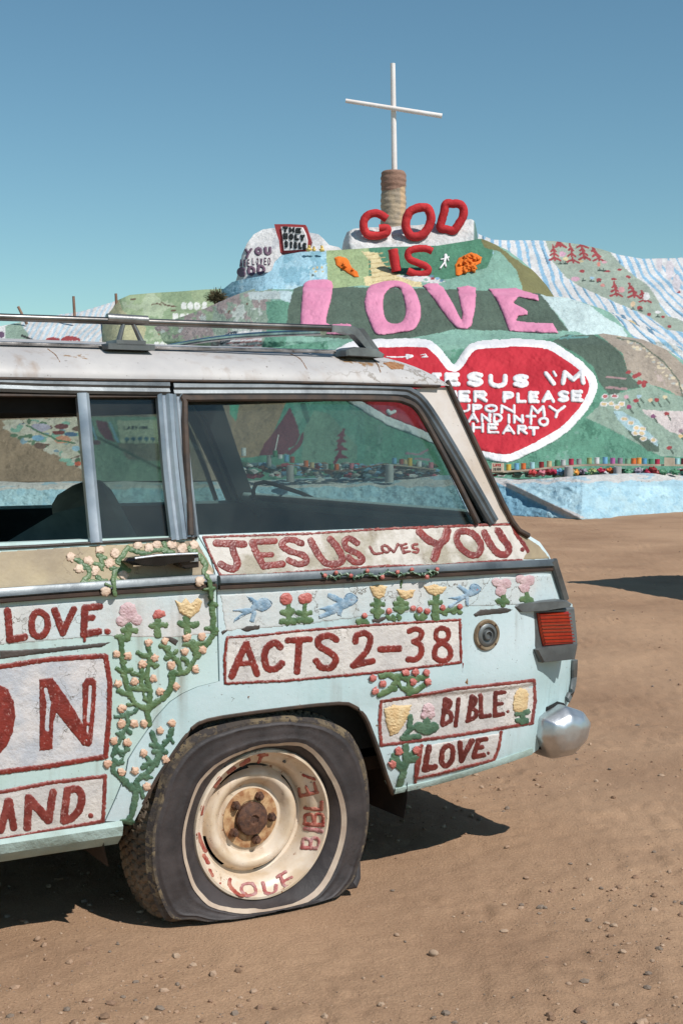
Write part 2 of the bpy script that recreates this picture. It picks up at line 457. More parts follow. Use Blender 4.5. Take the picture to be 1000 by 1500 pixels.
M_red = mat('brick_red_paint', C(150, 56, 46), C(128, 44, 36), 30, .42, 1.0, 90, .004, chips=.66, chipcol=C(196, 128, 116), chipscale=45)
M_redm = mat('faded_red_paint', C(152, 70, 62), C(132, 50, 42), 28, .45, 1.0, 90, .004, chips=.64, chipcol=C(186, 120, 108), chipscale=40)
M_maroon = mat('maroon_paint', C(126, 52, 44), C(108, 42, 38), 28, .4, 1.0, 90, .004, chips=.68, chipcol=C(184, 110, 100), chipscale=45)
M_green = mat('vine_green_paint', C(80, 110, 72), C(110, 134, 92), 26, .42, .6, 50, .004)
M_green2 = mat('deep_vine_green_paint', C(70, 104, 82), C(96, 126, 100), 26, .42, .6, 50, .004)
M_peach = mat('peach_rosebud_paint', C(230, 192, 164), C(220, 176, 148), 34, .5, .6, 60, .004)
M_peach2 = mat('pale_peach_paint', C(232, 206, 182), C(222, 190, 166), 34, .5, .6, 60, .004)
M_pinkp = mat('pale_pink_paint', C(224, 196, 196), C(214, 178, 182), 30, .5, 1.0, 90, .004)
M_yel = mat('pale_yellow_paint', C(234, 206, 158), C(226, 190, 138), 30, .5, 1.0, 80, .004)
M_rose = mat('coral_rose_paint', C(212, 130, 120), C(196, 104, 96), 34, .45, .6, 60, .004)
M_bird = mat('powder_blue_paint', C(128, 160, 184), C(168, 190, 206), 36, .5, .6, 60, .004, lo=.42, hi=.58)
M_birdl = mat('dusk_blue_paint', C(88, 124, 156), C(120, 150, 176), 45, .5, 1.0, 90, .004)
M_dark = mat('bare_dark_trim', C(84, 74, 68), C(66, 60, 56), 14, .6, .5, 60, .003)
M_brown = mat('brown_moulding', C(78, 58, 48), C(60, 46, 40), 14, .45, .3, 60, .002)
M_alu = mat('anodised_trim', C(122, 128, 131), C(88, 94, 98), 7, .42, .25, 40, .002, metal=.55)
M_alul = mat('bright_anodised_trim', C(206, 210, 214), C(168, 174, 180), 7, .34, .25, 40, .002, metal=.65)
M_galv = mat('galvanised_grey_bezel', C(128, 132, 132), C(100, 102, 102), 9, .5, .4, 40, .002, metal=.5)
M_chrome = mat('dull_chrome', C(222, 224, 226), C(190, 192, 194), 9, .38, .35, 24, .003, metal=.9, chips=.70, chipcol=C(120, 100, 84), chipscale=20)
M_handle = mat('dark_handle_chrome', C(60, 56, 56), C(44, 42, 42), 10, .18, .1, 30, .001, metal=.5)
M_chromed = mat('dark_chrome', C(206, 204, 202), C(150, 148, 146), 10, .22, .15, 30, .001, metal=1.0)
M_rubber = mat('black_rubber_seal', C(58, 50, 45), C(84, 66, 54), 20, .6, .3, 60, .002)
M_black = mat('black_cavity', C(20, 18, 17), C(14, 12, 12), 8, .9, .2)
M_inner = mat('dark_interior_vinyl', C(44, 50, 50), C(34, 38, 38), 10, .7, .4, 60, .002)
M_innerg = mat('sage_interior_panel', C(150, 158, 148), C(124, 132, 124), 8, .7, .4, 60, .002)
M_under = mat('dusty_underbody', C(70, 56, 46), C(46, 38, 32), 9, .9, .5, 30, .004)
M_rust = mat('rusty_iron', C(110, 74, 54), C(76, 52, 42), 60, .75, 1.0, 90, .003)
M_rim = mat('cream_wheel_enamel', C(236, 218, 196), C(220, 196, 166), 14, .42, .4, 30, .003, streak=.8, streakcol=C(160, 116, 80), chips=.64, chipcol=C(150, 96, 60), chipscale=34)
M_tyre = mat('aged_tyre_rubber', C(70, 62, 61), C(50, 44, 44), 9, .62, .7, 34, .003, chips=.69, chipcol=C(120, 106, 92), chipscale=30, crack=16, crackcol=C(36, 32, 30))
M_shoulder = mat('dusty_shoulder_rubber', C(122, 106, 82), C(74, 65, 58), 14, .9, 1.0, 60, .004, lo=.42, hi=.54, chips=.52, chipcol=C(62, 55, 52), chipscale=34)
M_tread = mat('dusty_tread_rubber', C(140, 124, 106), C(108, 94, 80), 14, .85, .8, 60, .003, chips=.60, chipcol=C(150, 130, 100), chipscale=50)
M_ww = mat('yellowed_whitewall_rubber', C(208, 188, 166), C(190, 168, 148), 20, .6, .4, 50, .002)
M_lens = mat('red_tail_lens', C(150, 34, 20), C(176, 54, 26), 14, .18, .0, coat=.6)
M_lensa = mat('dim_lens_band', C(150, 76, 50), C(130, 56, 40), 14, .25, .0, coat=.4)
M_greya = mat('faded_olive_bezel', C(168, 150, 124), C(132, 112, 88), 24, .5, .5, 60, .002, metal=.3)
def glassmat(name, tint_, haze):
    m = bpy.data.materials.new(name); m.use_nodes = True; nt = m.node_tree; n = nt.nodes; l = nt.links; n.clear()
    out = n.new('ShaderNodeOutputMaterial'); tr = n.new('ShaderNodeBsdfTransparent'); tr.inputs[0].default_value = (*tint_, 1)
    gl = n.new('ShaderNodeBsdfGlossy'); gl.inputs['Roughness'].default_value = 0.02
    df = n.new('ShaderNodeBsdfDiffuse'); df.inputs[0].default_value = (.55, .55, .5, 1)
    fr = n.new('ShaderNodeFresnel'); fr.inputs[0].default_value = 1.5
    tc = n.new('ShaderNodeTexCoord'); no = n.new('ShaderNodeTexNoise'); no.inputs['Scale'].default_value = 6; no.inputs['Detail'].default_value = 8
    l.new(tc.outputs['Object'], no.inputs[0]); mr = n.new('ShaderNodeMapRange'); mr.inputs[1].default_value = .3; mr.inputs[2].default_value = .75
    mr.inputs[3].default_value = haze * .5; mr.inputs[4].default_value = haze * 1.6; l.new(no.outputs[0], mr.inputs[0])
    a = n.new('ShaderNodeMixShader'); b = n.new('ShaderNodeMixShader')
    l.new(mr.outputs[0], a.inputs[0]); l.new(tr.outputs[0], a.inputs[1]); l.new(df.outputs[0], a.inputs[2])
    l.new(fr.outputs[0], b.inputs[0]); l.new(a.outputs[0], b.inputs[1]); l.new(gl.outputs[0], b.inputs[2]); l.new(b.outputs[0], out.inputs[0])
    return m
M_glass = glassmat('dusty_tinted_glass', (.56, .64, .61), .035)
M_glassf = glassmat('clear_side_glass', (.80, .84, .81), .03)

car = empty('station_wagon', tuple(O), (0, 0, math.atan2(AX[1], AX[0])),
            label='old aqua and white painted station wagon covered in red lettering, with a flat rear tyre', cat='car')

def partn(name, parent, label=None):
    pass
# ---- body side panels (near side from the outline, far side mirrored)
arch = [(575, 1160), (566, 1135), (557, 1106), (540, 1060), (530, 1044), (517, 1034), (496, 1030), (424, 1037), (327, 1050), (290, 1060), (274, 1076), (262, 1092), (246, 1116), (230, 1140), (210, 1178), (197, 1203)]
doorrear = [(291, 784), (309, 815), (318, 850), (322, 998), (290, 1006), (268, 1016), (250, 1028), (230, 1050), (218, 1068), (200, 1094), (189, 1112), (185, 1134), (155, 1203)]
qp = [(291, 784), (690, 769), (722, 767), (748, 766), (763, 778), (790, 794), (803, 812), (811, 830), (826, 878), (838, 885), (841, 940), (842, 965), (838, 1020), (830, 1035), (806, 1085), (780, 1103), (700, 1130), (640, 1148)]
Q = xz(qp) + xz(arch) + xz(doorrear[::-1])[:-1]
quarter = plate('rear_quarter_panel', Q, .02, M_body, car)
plate('far_quarter_panel', Q, .02, M_body, car, mirror=True)
G = 0.003
dr = xz([(u - 2.0, v) for u, v in doorrear])
zs = dr[0][1]; xl = -1.02
D_ = dr + [(xl + .02, .318), (xl, .36), (xl, zs)]
rdoor = plate('rear_door', D_, .035, M_door, car)
plate('far_rear_door', D_, .035, M_door, car, mirror=True)
fx = -2.02
D2 = [(xl - .006, zs), (xl - .006, .36), (xl - .026, .318), (fx + .1, .318), (fx, .4), (fx - .03, zs)]
for mi in (False, True):
    fd = plate('front_door', D2, .035, M_door, car, mirror=mi)
    FW = -2.62; fw = [(fx - .006, .4), (fx - .02, .33)]
    ac = [(FW + .42 * math.cos(t), max(.22, .30 + .40 * math.sin(t))) for t in np.linspace(-.1, math.pi + .1, 20)]
    F_ = [(fx - .036, zs - .03), (fx - .006, .4), (fx - .03, .30)] + ac + [(FW - .72, .32), (FW - .74, .55), (FW - .70, .90), (FW - .3, .99)]
    plate('front_fender', F_, .02, M_door, car, mirror=mi)
# underlay that closes shut lines
ul = xz([(282, 790), (335, 790), (345, 990), (335, 1040), (240, 1120), (215, 1160), (180, 1195), (140, 1195), (180, 1090), (250, 1000), (300, 980)])
plate('door_jamb', ul, .01, M_black, car, off=-.022)
# sill
def extr(name, prof, x0, x1, m, mirror=False, n=24):
    xs = np.linspace(x0, x1, n); V = []; k = len(prof)
    for x in xs:
        for (y, z) in prof: V.append((x, (W - y) if mirror else y, z))
    Fc = [(i * k + j, i * k + (j + 1) % k, (i + 1) * k + (j + 1) % k, (i + 1) * k + j) for i in range(n - 1) for j in range(k)]
    Fc += [tuple(range(k)), tuple((n - 1) * k + j for j in range(k))[::-1]]
    V = np.array(V); V[:, 1] += .003 * noise2(V[:, 0] * 9, V[:, 2] * 20, 5)
    return meshobj(name, V, Fc, m, car, True, 30)
sp = [(.06, .300), (.014, .300), (.004, .288), (.012, .262), (.045, .232), (.11, .222), (.16, .25)]
M_sill = mat('dented_aqua_sill_paint', C(184, 206, 200), C(158, 176, 166), 5, .55, .9, 22, .008, chips=.66, chipcol=C(112, 100, 84), chipscale=8)
extr('sill', sp, fx - .02, -.375, M_sill); extr('sill', sp, fx - .02, -.375, M_sill, True)
# tail lower skirt under the quarter (turned-under edge)
# rear face: tailgate, rear glass surround
mb = MB()
tg = [(1.045, .34), (1.085, .45), (1.10, .62), (1.09, .80), (1.03, .915), (.95, 1.0), (.872, 1.036)]
V = []; Fc = []
ys = np.linspace(.07, W - .07, 16)
for y in ys:
    e = .05 * (abs(y - W / 2) / (W / 2)) ** 6
    for (x, z) in tg: V.append((x - e - .012, y, z))
k = len(tg)
for i in range(15):
    for j in range(k - 1): Fc.append((i * k + j, (i + 1) * k + j, (i + 1) * k + j + 1, i * k + j + 1))
tgo = meshobj('tailgate', V, Fc, M_body, car)
md = tgo.modifiers.new('Solidify', 'SOLIDIFY'); md.thickness = .03; md.offset = 1
# D pillars
pil = xz([(608, 569), (655, 567), (700, 665), (747, 765), (722, 767), (690, 706), (640, 612)])
for mi in (False, True):
    p_ = plate('rear_pillar', pil, .035, M_pillar, car, off=.002, mirror=mi)
    plate('pillar_inner_trim', pil, .03, M_inner, car, off=-.045, mirror=mi)
    strip('pillar_gutter', [(652, 560), (657, 570), (700, 664), (748, 765), (772, 786)], barprof(.014, .012), M_rubber, p_, off=.003, mirror=mi)
# ---- window frames
wx = xz([(273, 583), (575, 585), (600, 592), (620, 618), (660, 695), (697, 768), (290, 784)])
for mi in (False, True):
    wf = strip('window_trim', [(252, 571), (450, 571), (575, 573), (600, 578), (618, 593), (645, 634), (690, 711), (721, 766)], [(-.019, -.01), (-.019, .004), (-.012, .010), (-.002, .007), (.004, .012), (.016, .010), (.019, .004), (.019, -.01)], M_alu, car, off=.004, mirror=mi)
    strip('window_seal', [(277, 786), (272, 690), (268, 590), (276, 585), (420, 584), (560, 585), (590, 589), (608, 600), (628, 633), (662, 697), (697, 768)], barprof(.017, .008, .004), M_rubber, wf, off=.010, mirror=mi)
    strip('door_frame_post', [(259, 578), (270, 690), (281, 788)], [(-.017, -.01), (-.017, .006), (-.009, .012), (-.003, .004), (.003, .004), (.009, .012), (.017, .007), (.017, -.01)], M_alul, car, off=.003, sm=3, mirror=mi)
    dfr = strip('door_frame_rail', [(-520, 556), (-200, 557), (60, 566), (246, 569)], [(-.019, -.01), (-.019, .006), (-.012, .012), (-.002, .008), (.004, .013), (.015, .012), (.019, .005), (.019, -.01)], M_alu, car, off=.004, sm=2, mirror=mi)
    strip('door_frame_post', [(240, 578), (249, 690), (261, 792)], [(-.022, -.01), (-.022, .006), (-.012, .012), (-.007, .005), (.0, .005), (.008, .013), (.020, .010), (.022, -.01)], M_alul, car, off=.003, sm=3, mirror=mi)
    strip('window_divider', [(120, 577), (130, 690), (140, 797)], [(-.016, -.01), (-.016, .006), (-.010, .010), (.006, .012), (.016, .006), (.016, -.01)], M_alul, car, off=.004, sm=3, mirror=mi)
    strip('door_frame_post', [(-1.03, 1.04), (-1.03, 1.25), (-1.02, 1.43)], barprof(.06, .012), M_alu, car, px=False, mirror=mi)
    strip('door_frame_post', [(-2.03, 1.04), (-1.9, 1.2), (-1.72, 1.43)], barprof(.05, .012), M_alu, car, px=False, mirror=mi)
    for e_ in ([(-230, 809), (0, 803), (132, 796), (288, 788)],):
        strip('window_sill_strip', e_, barprof(.007, .006, .002), M_dark, car, off=.002, mirror=mi)
    strip('drip_rail', [(-560, 549), (-300, 550), (0, 556), (200, 559), (400, 561), (640, 567)], barprof(.007, .02, .002), M_rubber, car, off=.0, mirror=mi)
def glass(name, pts, m, mirror=False, px=True, off=-.012, lab=None):
    return plate(name, xz(pts) if px else pts, .004, m, car, off=off, res=.08, mirror=mirror)
rq = [(266, 578), (575, 583), (604, 590), (626, 620), (660, 690), (698, 770), (286, 786)]
glass('rear_side_window', rq, M_glass); glass('rear_side_window', rq, M_glassf, True)
pn = [(128, 575), (238, 576), (262, 792), (145, 797)]
glass('door_window_pane', pn, M_glass); glass('door_window_pane', pn, M_glassf, True)
glass('front_door_window', [(-1.04, 1.04), (-2.0, 1.04), (-1.72, 1.43), (-1.04, 1.43)], M_glass, False, False)
glass('front_door_window', [(-1.04, 1.04), (-2.0, 1.04), (-1.72, 1.43), (-1.04, 1.43)], M_glassf, True, False)
# black inner edge of the pane
strip('pane_seal', [(233, 580), (242, 690), (252, 790)], barprof(.008, .006, .002), M_rubber, car, off=.0)
strip('pane_seal', [(130, 581), (180, 581), (236, 581)], barprof(.007, .006, .002), M_rubber, car, off=.0)
strip('pane_seal', [(-200, 579), (0, 579), (112, 580)], barprof(.008, .006, .002), M_rubber, car, off=.0)
# ---- roof
def roofz(x, y):
    hw = W / 2 - .104; t = np.clip(np.abs(y - W / 2) / hw, 0, 1)
    e = np.clip((x - .25) / .465, 0, 1); e2 = np.clip((-1.5 - x) / .5, 0, 1)
    return 1.442 + .128 * (np.clip(1 - t ** 3.4, 0, 1) ** .5) * (np.clip(1 - e ** 7, 0, 1) ** .5) * (np.clip(1 - e2 ** 2.6, 0, 1) ** .6)
hw = W / 2 - .104
th = np.linspace(0, math.pi, 61); yy = W / 2 - hw * np.sign(np.cos(th)) * np.abs(np.cos(th)) ** .55
xx = np.concatenate([np.linspace(-2.0, -1.5, 14), np.linspace(-1.45, .25, 60), .25 + .465 * (1 - np.linspace(1, 0, 26)[1:] ** 2.2)])
XX, YY = np.meshgrid(xx, yy, indexing='ij'); ZZ = roofz(XX, YY)
ZZ += .0025 * noise2(XX * 4, YY * 4, 9, 2)
pull = np.clip((XX - .30) / .405, 0, 1) ** 3 * .0
V = np.stack([XX, YY, ZZ], -1); nx, ny = XX.shape; ix = np.arange(nx * ny).reshape(nx, ny)
Fq = np.stack([ix[:-1, :-1], ix[1:, :-1], ix[1:, 1:], ix[:-1, 1:]], -1).reshape(-1, 4)
roof = meshobj('roof', V.reshape(-1, 3), Fq, M_roof, car)
# cracks and rust marks on the roof skin
M_crack = mat('rusty_crack', C(150, 112, 76), C(120, 84, 54), 30, .8, .8, 60, .003)
def roofsurf(u, v, h):
    r = rayw(u, v); rl = np.stack([r @ AX, r @ NX, r[..., 2]], -1); t = (0.11 - E_l[1]) / rl[..., 1]
    best = t.copy(); done = np.zeros(t.shape, bool)
    for q in np.linspace(0, .25, 120):
        P = E_l + rl * (t + q)[..., None]; hit = (P[..., 2] < roofz(P[..., 0], P[..., 1])) & ~done
        best = np.where(hit, t + q, best); done |= hit
    best = np.where(done, best, t + .02)
    return E_l + rl * (best - .001 - np.asarray(h))[..., None]
for cr in ([(70, 511), (82, 520), (88, 530)], [(204, 513), (213, 522), (218, 532)], [(318, 514), (330, 524), (336, 536)], [(425, 518), (440, 526), (450, 542)], [(545, 524), (553, 534), (557, 545)]):
    relief('paint_crack', [('s', smooth_path(cr, 3), .7)], roofsurf, .0008, M_crack, roof, step=.6, edge=1, amp=.5, nsc=.6, sink=.002)
relief('rust_patch', [('p', [(560, 531), (575, 530), (592, 535), (590, 541), (572, 540)])], roofsurf, .0006, mat('orange_rust', C(160, 102, 56), C(186, 140, 100), 50, .8, .8, 60), roof, step=.7, edge=1, amp=1.6, nsc=.4, sink=.002)
MB().box(-1.9, -.20, .16, W - .16, 1.352, 1.435).obj('headliner', M_black, car)
MB().box(-.20, .60, .16, W - .16, 1.405, 1.44).obj('rear_headliner', M_black, car)
# ---- floor, interior
MB().box(-2.9, 1.0, .16, W - .16, .30, .34).obj('floor_pan', M_under, car)
MB().tube([(-2.6, W / 2, .22), (.95, W / 2, .24)], .03).tube([(.04, .2, .24), (.04, W - .2, .24)], .045).tube([(-.3, .5, .27), (.7, .55, .30), (.98, .5, .28)], .022).obj('underbody_frame', M_under, car)
inn = [(-.15, .36), (-.15, 1.02), (.86, 1.02), (1.0, .9), (1.02, .4)]
plate('inner_side_trim', inn, .02, M_inner, car, off=-.05, mirror=True, res=.1)
plate('inner_side_trim', inn, .02, M_inner, car, off=-.10, res=.1)
plate('inner_door_trim', [(-1.0, .36), (-1.0, .93), (-.17, .93), (-.17, .36)], .02, M_inner, car, off=-.06, mirror=True, res=.1)
plate('inner_door_top', [(-1.0, .93), (-1.0, 1.02), (-.17, 1.02), (-.17, .93)], .015, M_innerg, car, off=-.055, mirror=True, res=.1)
MB().box(.92, .955, .14, W - .14, .36, 1.0).obj('tailgate_inner_trim', M_inner, car)
# rear header and tailgate window rubber
MB().tube([(.862, .14, 1.045), (.862, W - .14, 1.045)], .012).obj('tailgate_window_seal', M_rubber, car)
sb = MB(); sb.box(-.98, -.52, .2, W - .2, .34, .62); sb.box(-.50, -.40, .2, W - .2, .5, .90)
sb.obj('rear_seat', M_inner, car)
def px3(u, v, y): return tuple(onplane(np.array(float(u)), np.array(float(v)), y))
belt = MB(); belt.tube([px3(372, 733, 1.45), px3(371, 718, 1.45), px3(375, 709, 1.45), px3(386, 706, 1.45), px3(400, 709, 1.45), px3(440, 722, 1.4), px3(468, 735, 1.35)], .008)
belt.obj('cargo_strap', M_black, car)
bx = MB(); c0 = px3(350, 755, .35); bx.box(c0[0] - .11, c0[0] + .12, c0[1] - .0, c0[1] + .12, c0[2] - .03, c0[2] + .025)
# spare tyre lying on the seat
def torus(mbx, c, Rr, r, ax, n=40, k=14, sq=1.0, tread=0.0):
    ax = Vector(ax).normalized(); q = ax.orthogonal().normalized(); w = ax.cross(q); V = []; Fc = []
    for i in range(n):
        a = 2 * math.pi * i / n; rad = q * math.cos(a) + w * math.sin(a)
        for j in range(k):
            b = 2 * math.pi * j / k; cb = math.cos(b); cb = math.copysign(abs(cb) ** .6, cb); sb_ = math.copysign(abs(math.sin(b)) ** .7, math.sin(b))
            rr = r * (1 + (tread if (cb > .5 and i % 2) else 0))
            V.append(Vector(c) + rad * (Rr + rr * cb) + ax * r * sb_ * sq)
        for j in range(k): Fc.append((i * k + j, ((i + 1) % n) * k + j, ((i + 1) % n) * k + (j + 1) % k, i * k + (j + 1) % k))
    mbx.add(V, Fc)
sx_, sy_, sz_ = px3(178, 850, .80)
tm = MB(); torus(tm, (sx_ + .0, sy_, sz_), .235, .095, (.85, -.35, .45), n=64, sq=1.05, tread=.05)
M_spare = mat('pale_spare_rubber', C(186, 184, 172), C(160, 158, 146), 12, .8, .6, 50)  # pale tone makes up for the little light inside the car
sp_t = tm.obj('spare_tyre', M_spare, None, label='pale spare tyre lying inside the wagon behind the door window', cat='tyre')
sp_t.location = car.location; sp_t.rotation_euler = car.rotation_euler
mb = MB(); V0 = [px3(0, 800, .45), px3(80, 752, .55), px3(125, 740, .6), px3(135, 800, .5), px3(60, 830, .45), px3(0, 830, .45)]
mb.add([Vector(v) for v in V0] + [Vector(v) + Vector((0, .12, -.03)) for v in V0], [(0, 1, 2, 3, 4, 5), (11, 10, 9, 8, 7, 6)] + [(i, i + 6, (i + 1) % 6 + 6, (i + 1) % 6) for i in range(6)])
mb.obj('folded_seat_back', M_innerg, car)
# front part of the car: bonnet, windscreen, dash, front seats
bn = MB(); n_ = 10
V = []
for x in np.linspace(-3.36, -2.02, n_):
    for y in np.linspace(.06, W - .06, 12):
        V.append((x, y, .955 + .05 * (x + 3.36) / 1.34 - .05 * (abs(y - W / 2) / (W / 2)) ** 6 - .05 * max(0, (-3.2 - x) / .16)))
bn.add(V, [(i * 12 + j, (i + 1) * 12 + j, (i + 1) * 12 + j + 1, i * 12 + j + 1) for i in range(n_ - 1) for j in range(11)])
bo = bn.obj('bonnet', M_door, car); md = bo.modifiers.new('Solidify', 'SOLIDIFY'); md.thickness = .02
gr = MB(); gr.box(-3.37, -3.33, .1, W - .1, .45, .93)
grl = gr.obj('grille_panel', M_galv, car)
for i in range(14): MB().box(-3.385, -3.37, .45 + i * .07, .475 + i * .07, .6, .82).obj('grille_slat', M_chromed, grl)
for y in (.28, W - .28): MB().lathe([(.09, -.0), (.09, .03), (.07, .045)], (0, 0, 0), 20, 'z').obj('headlight', M_chrome, car).matrix_local = Matrix.Translation((-3.37, y, .72)) @ Matrix.Rotation(-math.pi / 2, 4, 'Y')
MB().box(-3.50, -3.40, .0, W, .40, .52).obj('front_bumper', M_chrome, car)
ws = MB(); ws.add([(-2.04, .1, 1.03), (-2.04, W - .1, 1.03), (-1.82, W - .16, 1.44), (-1.82, .16, 1.44)], [(0, 1, 2, 3)]); ws.obj('windscreen', M_glassf, car)
MB().box(-2.0, -1.8, .15, W - .15, .8, 1.0).obj('dashboard', M_inner, car)
fs = MB(); fs.box(-1.75, -1.25, .25, .85, .34, .6); fs.box(-1.75, -1.25, W - .85, W - .25, .34, .6); fs.box(-1.27, -1.14, .27, .83, .5, 1.0); fs.box(-1.27, -1.14, W - .83, W - .27, .5, 1.0)
fs.obj('front_seat', M_inner, car)
# wheel housings
for (xc, yc0, yc1) in ((.05, .03, .42), (.05, W - .42, W - .03), (-2.62, .03, .4), (-2.62, W - .4, W - .03)):
    mb = MB(); V = []; N_ = 24
    for t in np.linspace(-.25, math.pi + .25, N_):
        for y in (yc0, yc1): V.append((xc + .47 * math.cos(t), y, .27 + .37 * math.sin(t)))
    mb.add(V, [(2 * i, 2 * i + 1, 2 * i + 3, 2 * i + 2) for i in range(N_ - 1)])
    yb = yc1 if yc0 < .5 else yc0
    mb.add([(xc + .47 * math.cos(t), yb, .27 + .37 * math.sin(t)) for t in np.linspace(-.25, math.pi + .25, N_)], [tuple(range(N_))])
    mb.obj('wheel_housing', M_under, car)
# arch lip
strip('arch_lip', [(576, 1164)] + arch[:-1], barprof(.012, .010, .003), M_rubber, car, off=-.008, sm=2)
# tail skirt: rolled lower edge, its shade put into the darker paint
strip('lower_edge', [(577, 1158), (640, 1144), (700, 1126), (778, 1100)], [(-.010, -.06), (-.014, -.01), (-.010, .003), (.004, .0045), (.010, .002), (.010, -.03)], M_sill, quarter, off=.002, sm=3)
M_redv = mat('thick_red_house_paint', (1, 1, 1), None, 24, .42, .35, 40, .003, vc=True)
CR = (C(150, 54, 44), C(128, 44, 36), C(214, 170, 160)); CM = (C(122, 50, 44), C(104, 40, 36), C(190, 130, 122)); CF = (C(156, 74, 66), C(134, 54, 48), C(206, 160, 152))
def _rc(m): return {id(M_red): CR, id(M_redm): CF, id(M_maroon): CM}.get(id(m))
# ---- body side mouldings
mt = strip('belt_moulding', [(319, 853), (480, 845), (640, 835.5), (811, 827)], [(-.017, -.006), (-.017, .008), (-.004, .010), (-.002, .018), (.012, .016), (.018, .012), (.018, -.006)], M_alu, car, off=.002)
strip('moulding_underside', [(319, 860), (480, 852), (640, 842), (812, 833)], barprof(.013, .013, .003), M_brown, mt, off=.002)
mt = strip('belt_moulding', [(-520, 907), (-200, 888), (0, 872), (150, 861.5), (313, 851)], [(-.017, -.006), (-.017, .008), (-.004, .010), (-.002, .018), (.012, .016), (.018, .012), (.018, -.006)], M_alu, car, off=.002)
strip('moulding_underside', [(-520, 914), (-200, 895), (0, 879), (150, 868), (314, 858)], barprof(.014, .013, .003), M_brown, mt, off=.002)
strip('tail_moulding', [(806, 821), (812, 840), (819, 862), (824, 879)], barprof(.026, .016, .004), M_galv, car, off=.004, sm=2)
strip('tail_side_strip', [(838, 966), (837, 990), (834, 1010), (828, 1024)], barprof(.022, .014, .004), M_galv, car, off=.003, sm=2)
# upper body khaki zones
def sheet(name, pts, m, parent=car, H=.0012, amp=1.2, label=None, surf=csurf, step=1.6, nsc=.12, sub=(), base=.0):
    kw = {'label': label} if label else {}
    return relief(name, [('p', pts)] + list(sub), surf, H, m, parent, step=step, edge=1.0, amp=amp, nsc=nsc, ridge=.3, base=base, **kw)
sheet('beige_upper_panel', [(-330, 815), (0, 808), (130, 800), (288, 791), (300, 812), (313, 835), (313, 842), (0, 864), (-330, 885)], M_khaki, rdoor, amp=.3)
sheet('beige_tail_panel', [(690, 771), (748, 769), (763, 782), (788, 798), (800, 812), (804, 818), (640, 828), (640, 780)], M_khaki, quarter, amp=.4)
sheet('white_band', [(-300, 905), (0, 889), (150, 878), (315, 868), (317, 928), (250, 935), (150, 932), (0, 945), (-300, 960)], M_wband, rdoor, amp=1.2)
sheet('white_band', [(323, 871), (480, 862), (640, 850), (805, 841), (815, 878), (760, 886), (690, 889), (560, 900), (440, 916), (330, 924)], M_wband, quarter, amp=1.6)
for pts in ([(0, 953), (60, 950), (164, 940), (150, 948), (60, 958), (0, 966)], [(-300, 985), (-100, 968), (0, 955), (0, 965), (-300, 996)], [(237, 932), (250, 932), (262, 938), (258, 946), (248, 940)], [(323, 925), (335, 920), (334, 924), (326, 930)], [(352, 922), (362, 916), (382, 915), (380, 922), (360, 926)], [(543, 907), (562, 903), (566, 906), (556, 913), (545, 912)], [(692, 900), (702, 893), (740, 890), (752, 893), (742, 898), (712, 901), (696, 904)]):
    sheet('bare_trim_patch', pts, M_dark, quarter if pts[0][0] > 320 else rdoor, H=.0022, amp=.8, step=1.2, nsc=.3)
# creases in the sheet metal
0 and strip('body_crease', [(540, 1019), (640, 1005), (740, 992), (836, 982)], barprof(.010, .0022, .002), M_body, quarter, off=.001)
# rust spots and cracks
for pts in ([(680, 1000), (685, 992), (685, 1003)], [(362, 1020), (366, 1019), (364, 1025)], [(550, 1062), (553, 1060), (552, 1067)], [(676, 968), (679, 972), (677, 985)]):
    sheet('rust_spot', pts, M_crack if pts[0][0] != 676 else M_red, quarter, H=.0015, amp=.7, step=.8, nsc=.5)

# ---- lettering
def sign(box, border, letters, lm, bm_, wm, parent, label, br=2.4, H=.006, lw=None, blab=None):
    s_ = sheet('painted_sign', box, wm, parent, H=.0018, amp=1.0, label=label, step=1.3, nsc=.2)
    relief('painted_border', [('s', p, br) for p in border], csurf, .003, M_redv, s_, step=.9, edge=1.3, amp=1.2, nsc=.3, base=.001, cols=_rc(bm_), inset=-.2)
    for L_ in letters:
        relief('painted_letter', L_, csurf, H * .45, M_redv, s_, step=.75, edge=.9, amp=1.0, nsc=.28, base=.001, ridge=.28, cols=_rc(lm), inset=-.95)
    return s_
def ZC(ox, oy, k):
    def f(*ss):
        out = []
        for pts, r, *kind in ss:
            kd = kind[0] if kind else 's'
            P = Zm(ox, oy, k, pts)
            if kd == 'c': P = smooth_path(P, 4, True); kd = 's'
            elif kd == 's' and len(P) > 2: P = smooth_path(P, 3)
            elif kd == 'k': kd = 's'
            out.append((kd, P, r) if 'p' not in kd else (kd, P))
        return out
    return f
c5 = ZC(290, 770, .27); c6 = ZC(520, 760, .33); z7 = ZC(280, 760, .36); z8 = ZC(540, 760, .36); c7 = ZC(0, 880, .24); c8 = ZC(540, 980, .26); c3 = ZC(80, 780, .25); c4 = ZC(150, 920, .2)
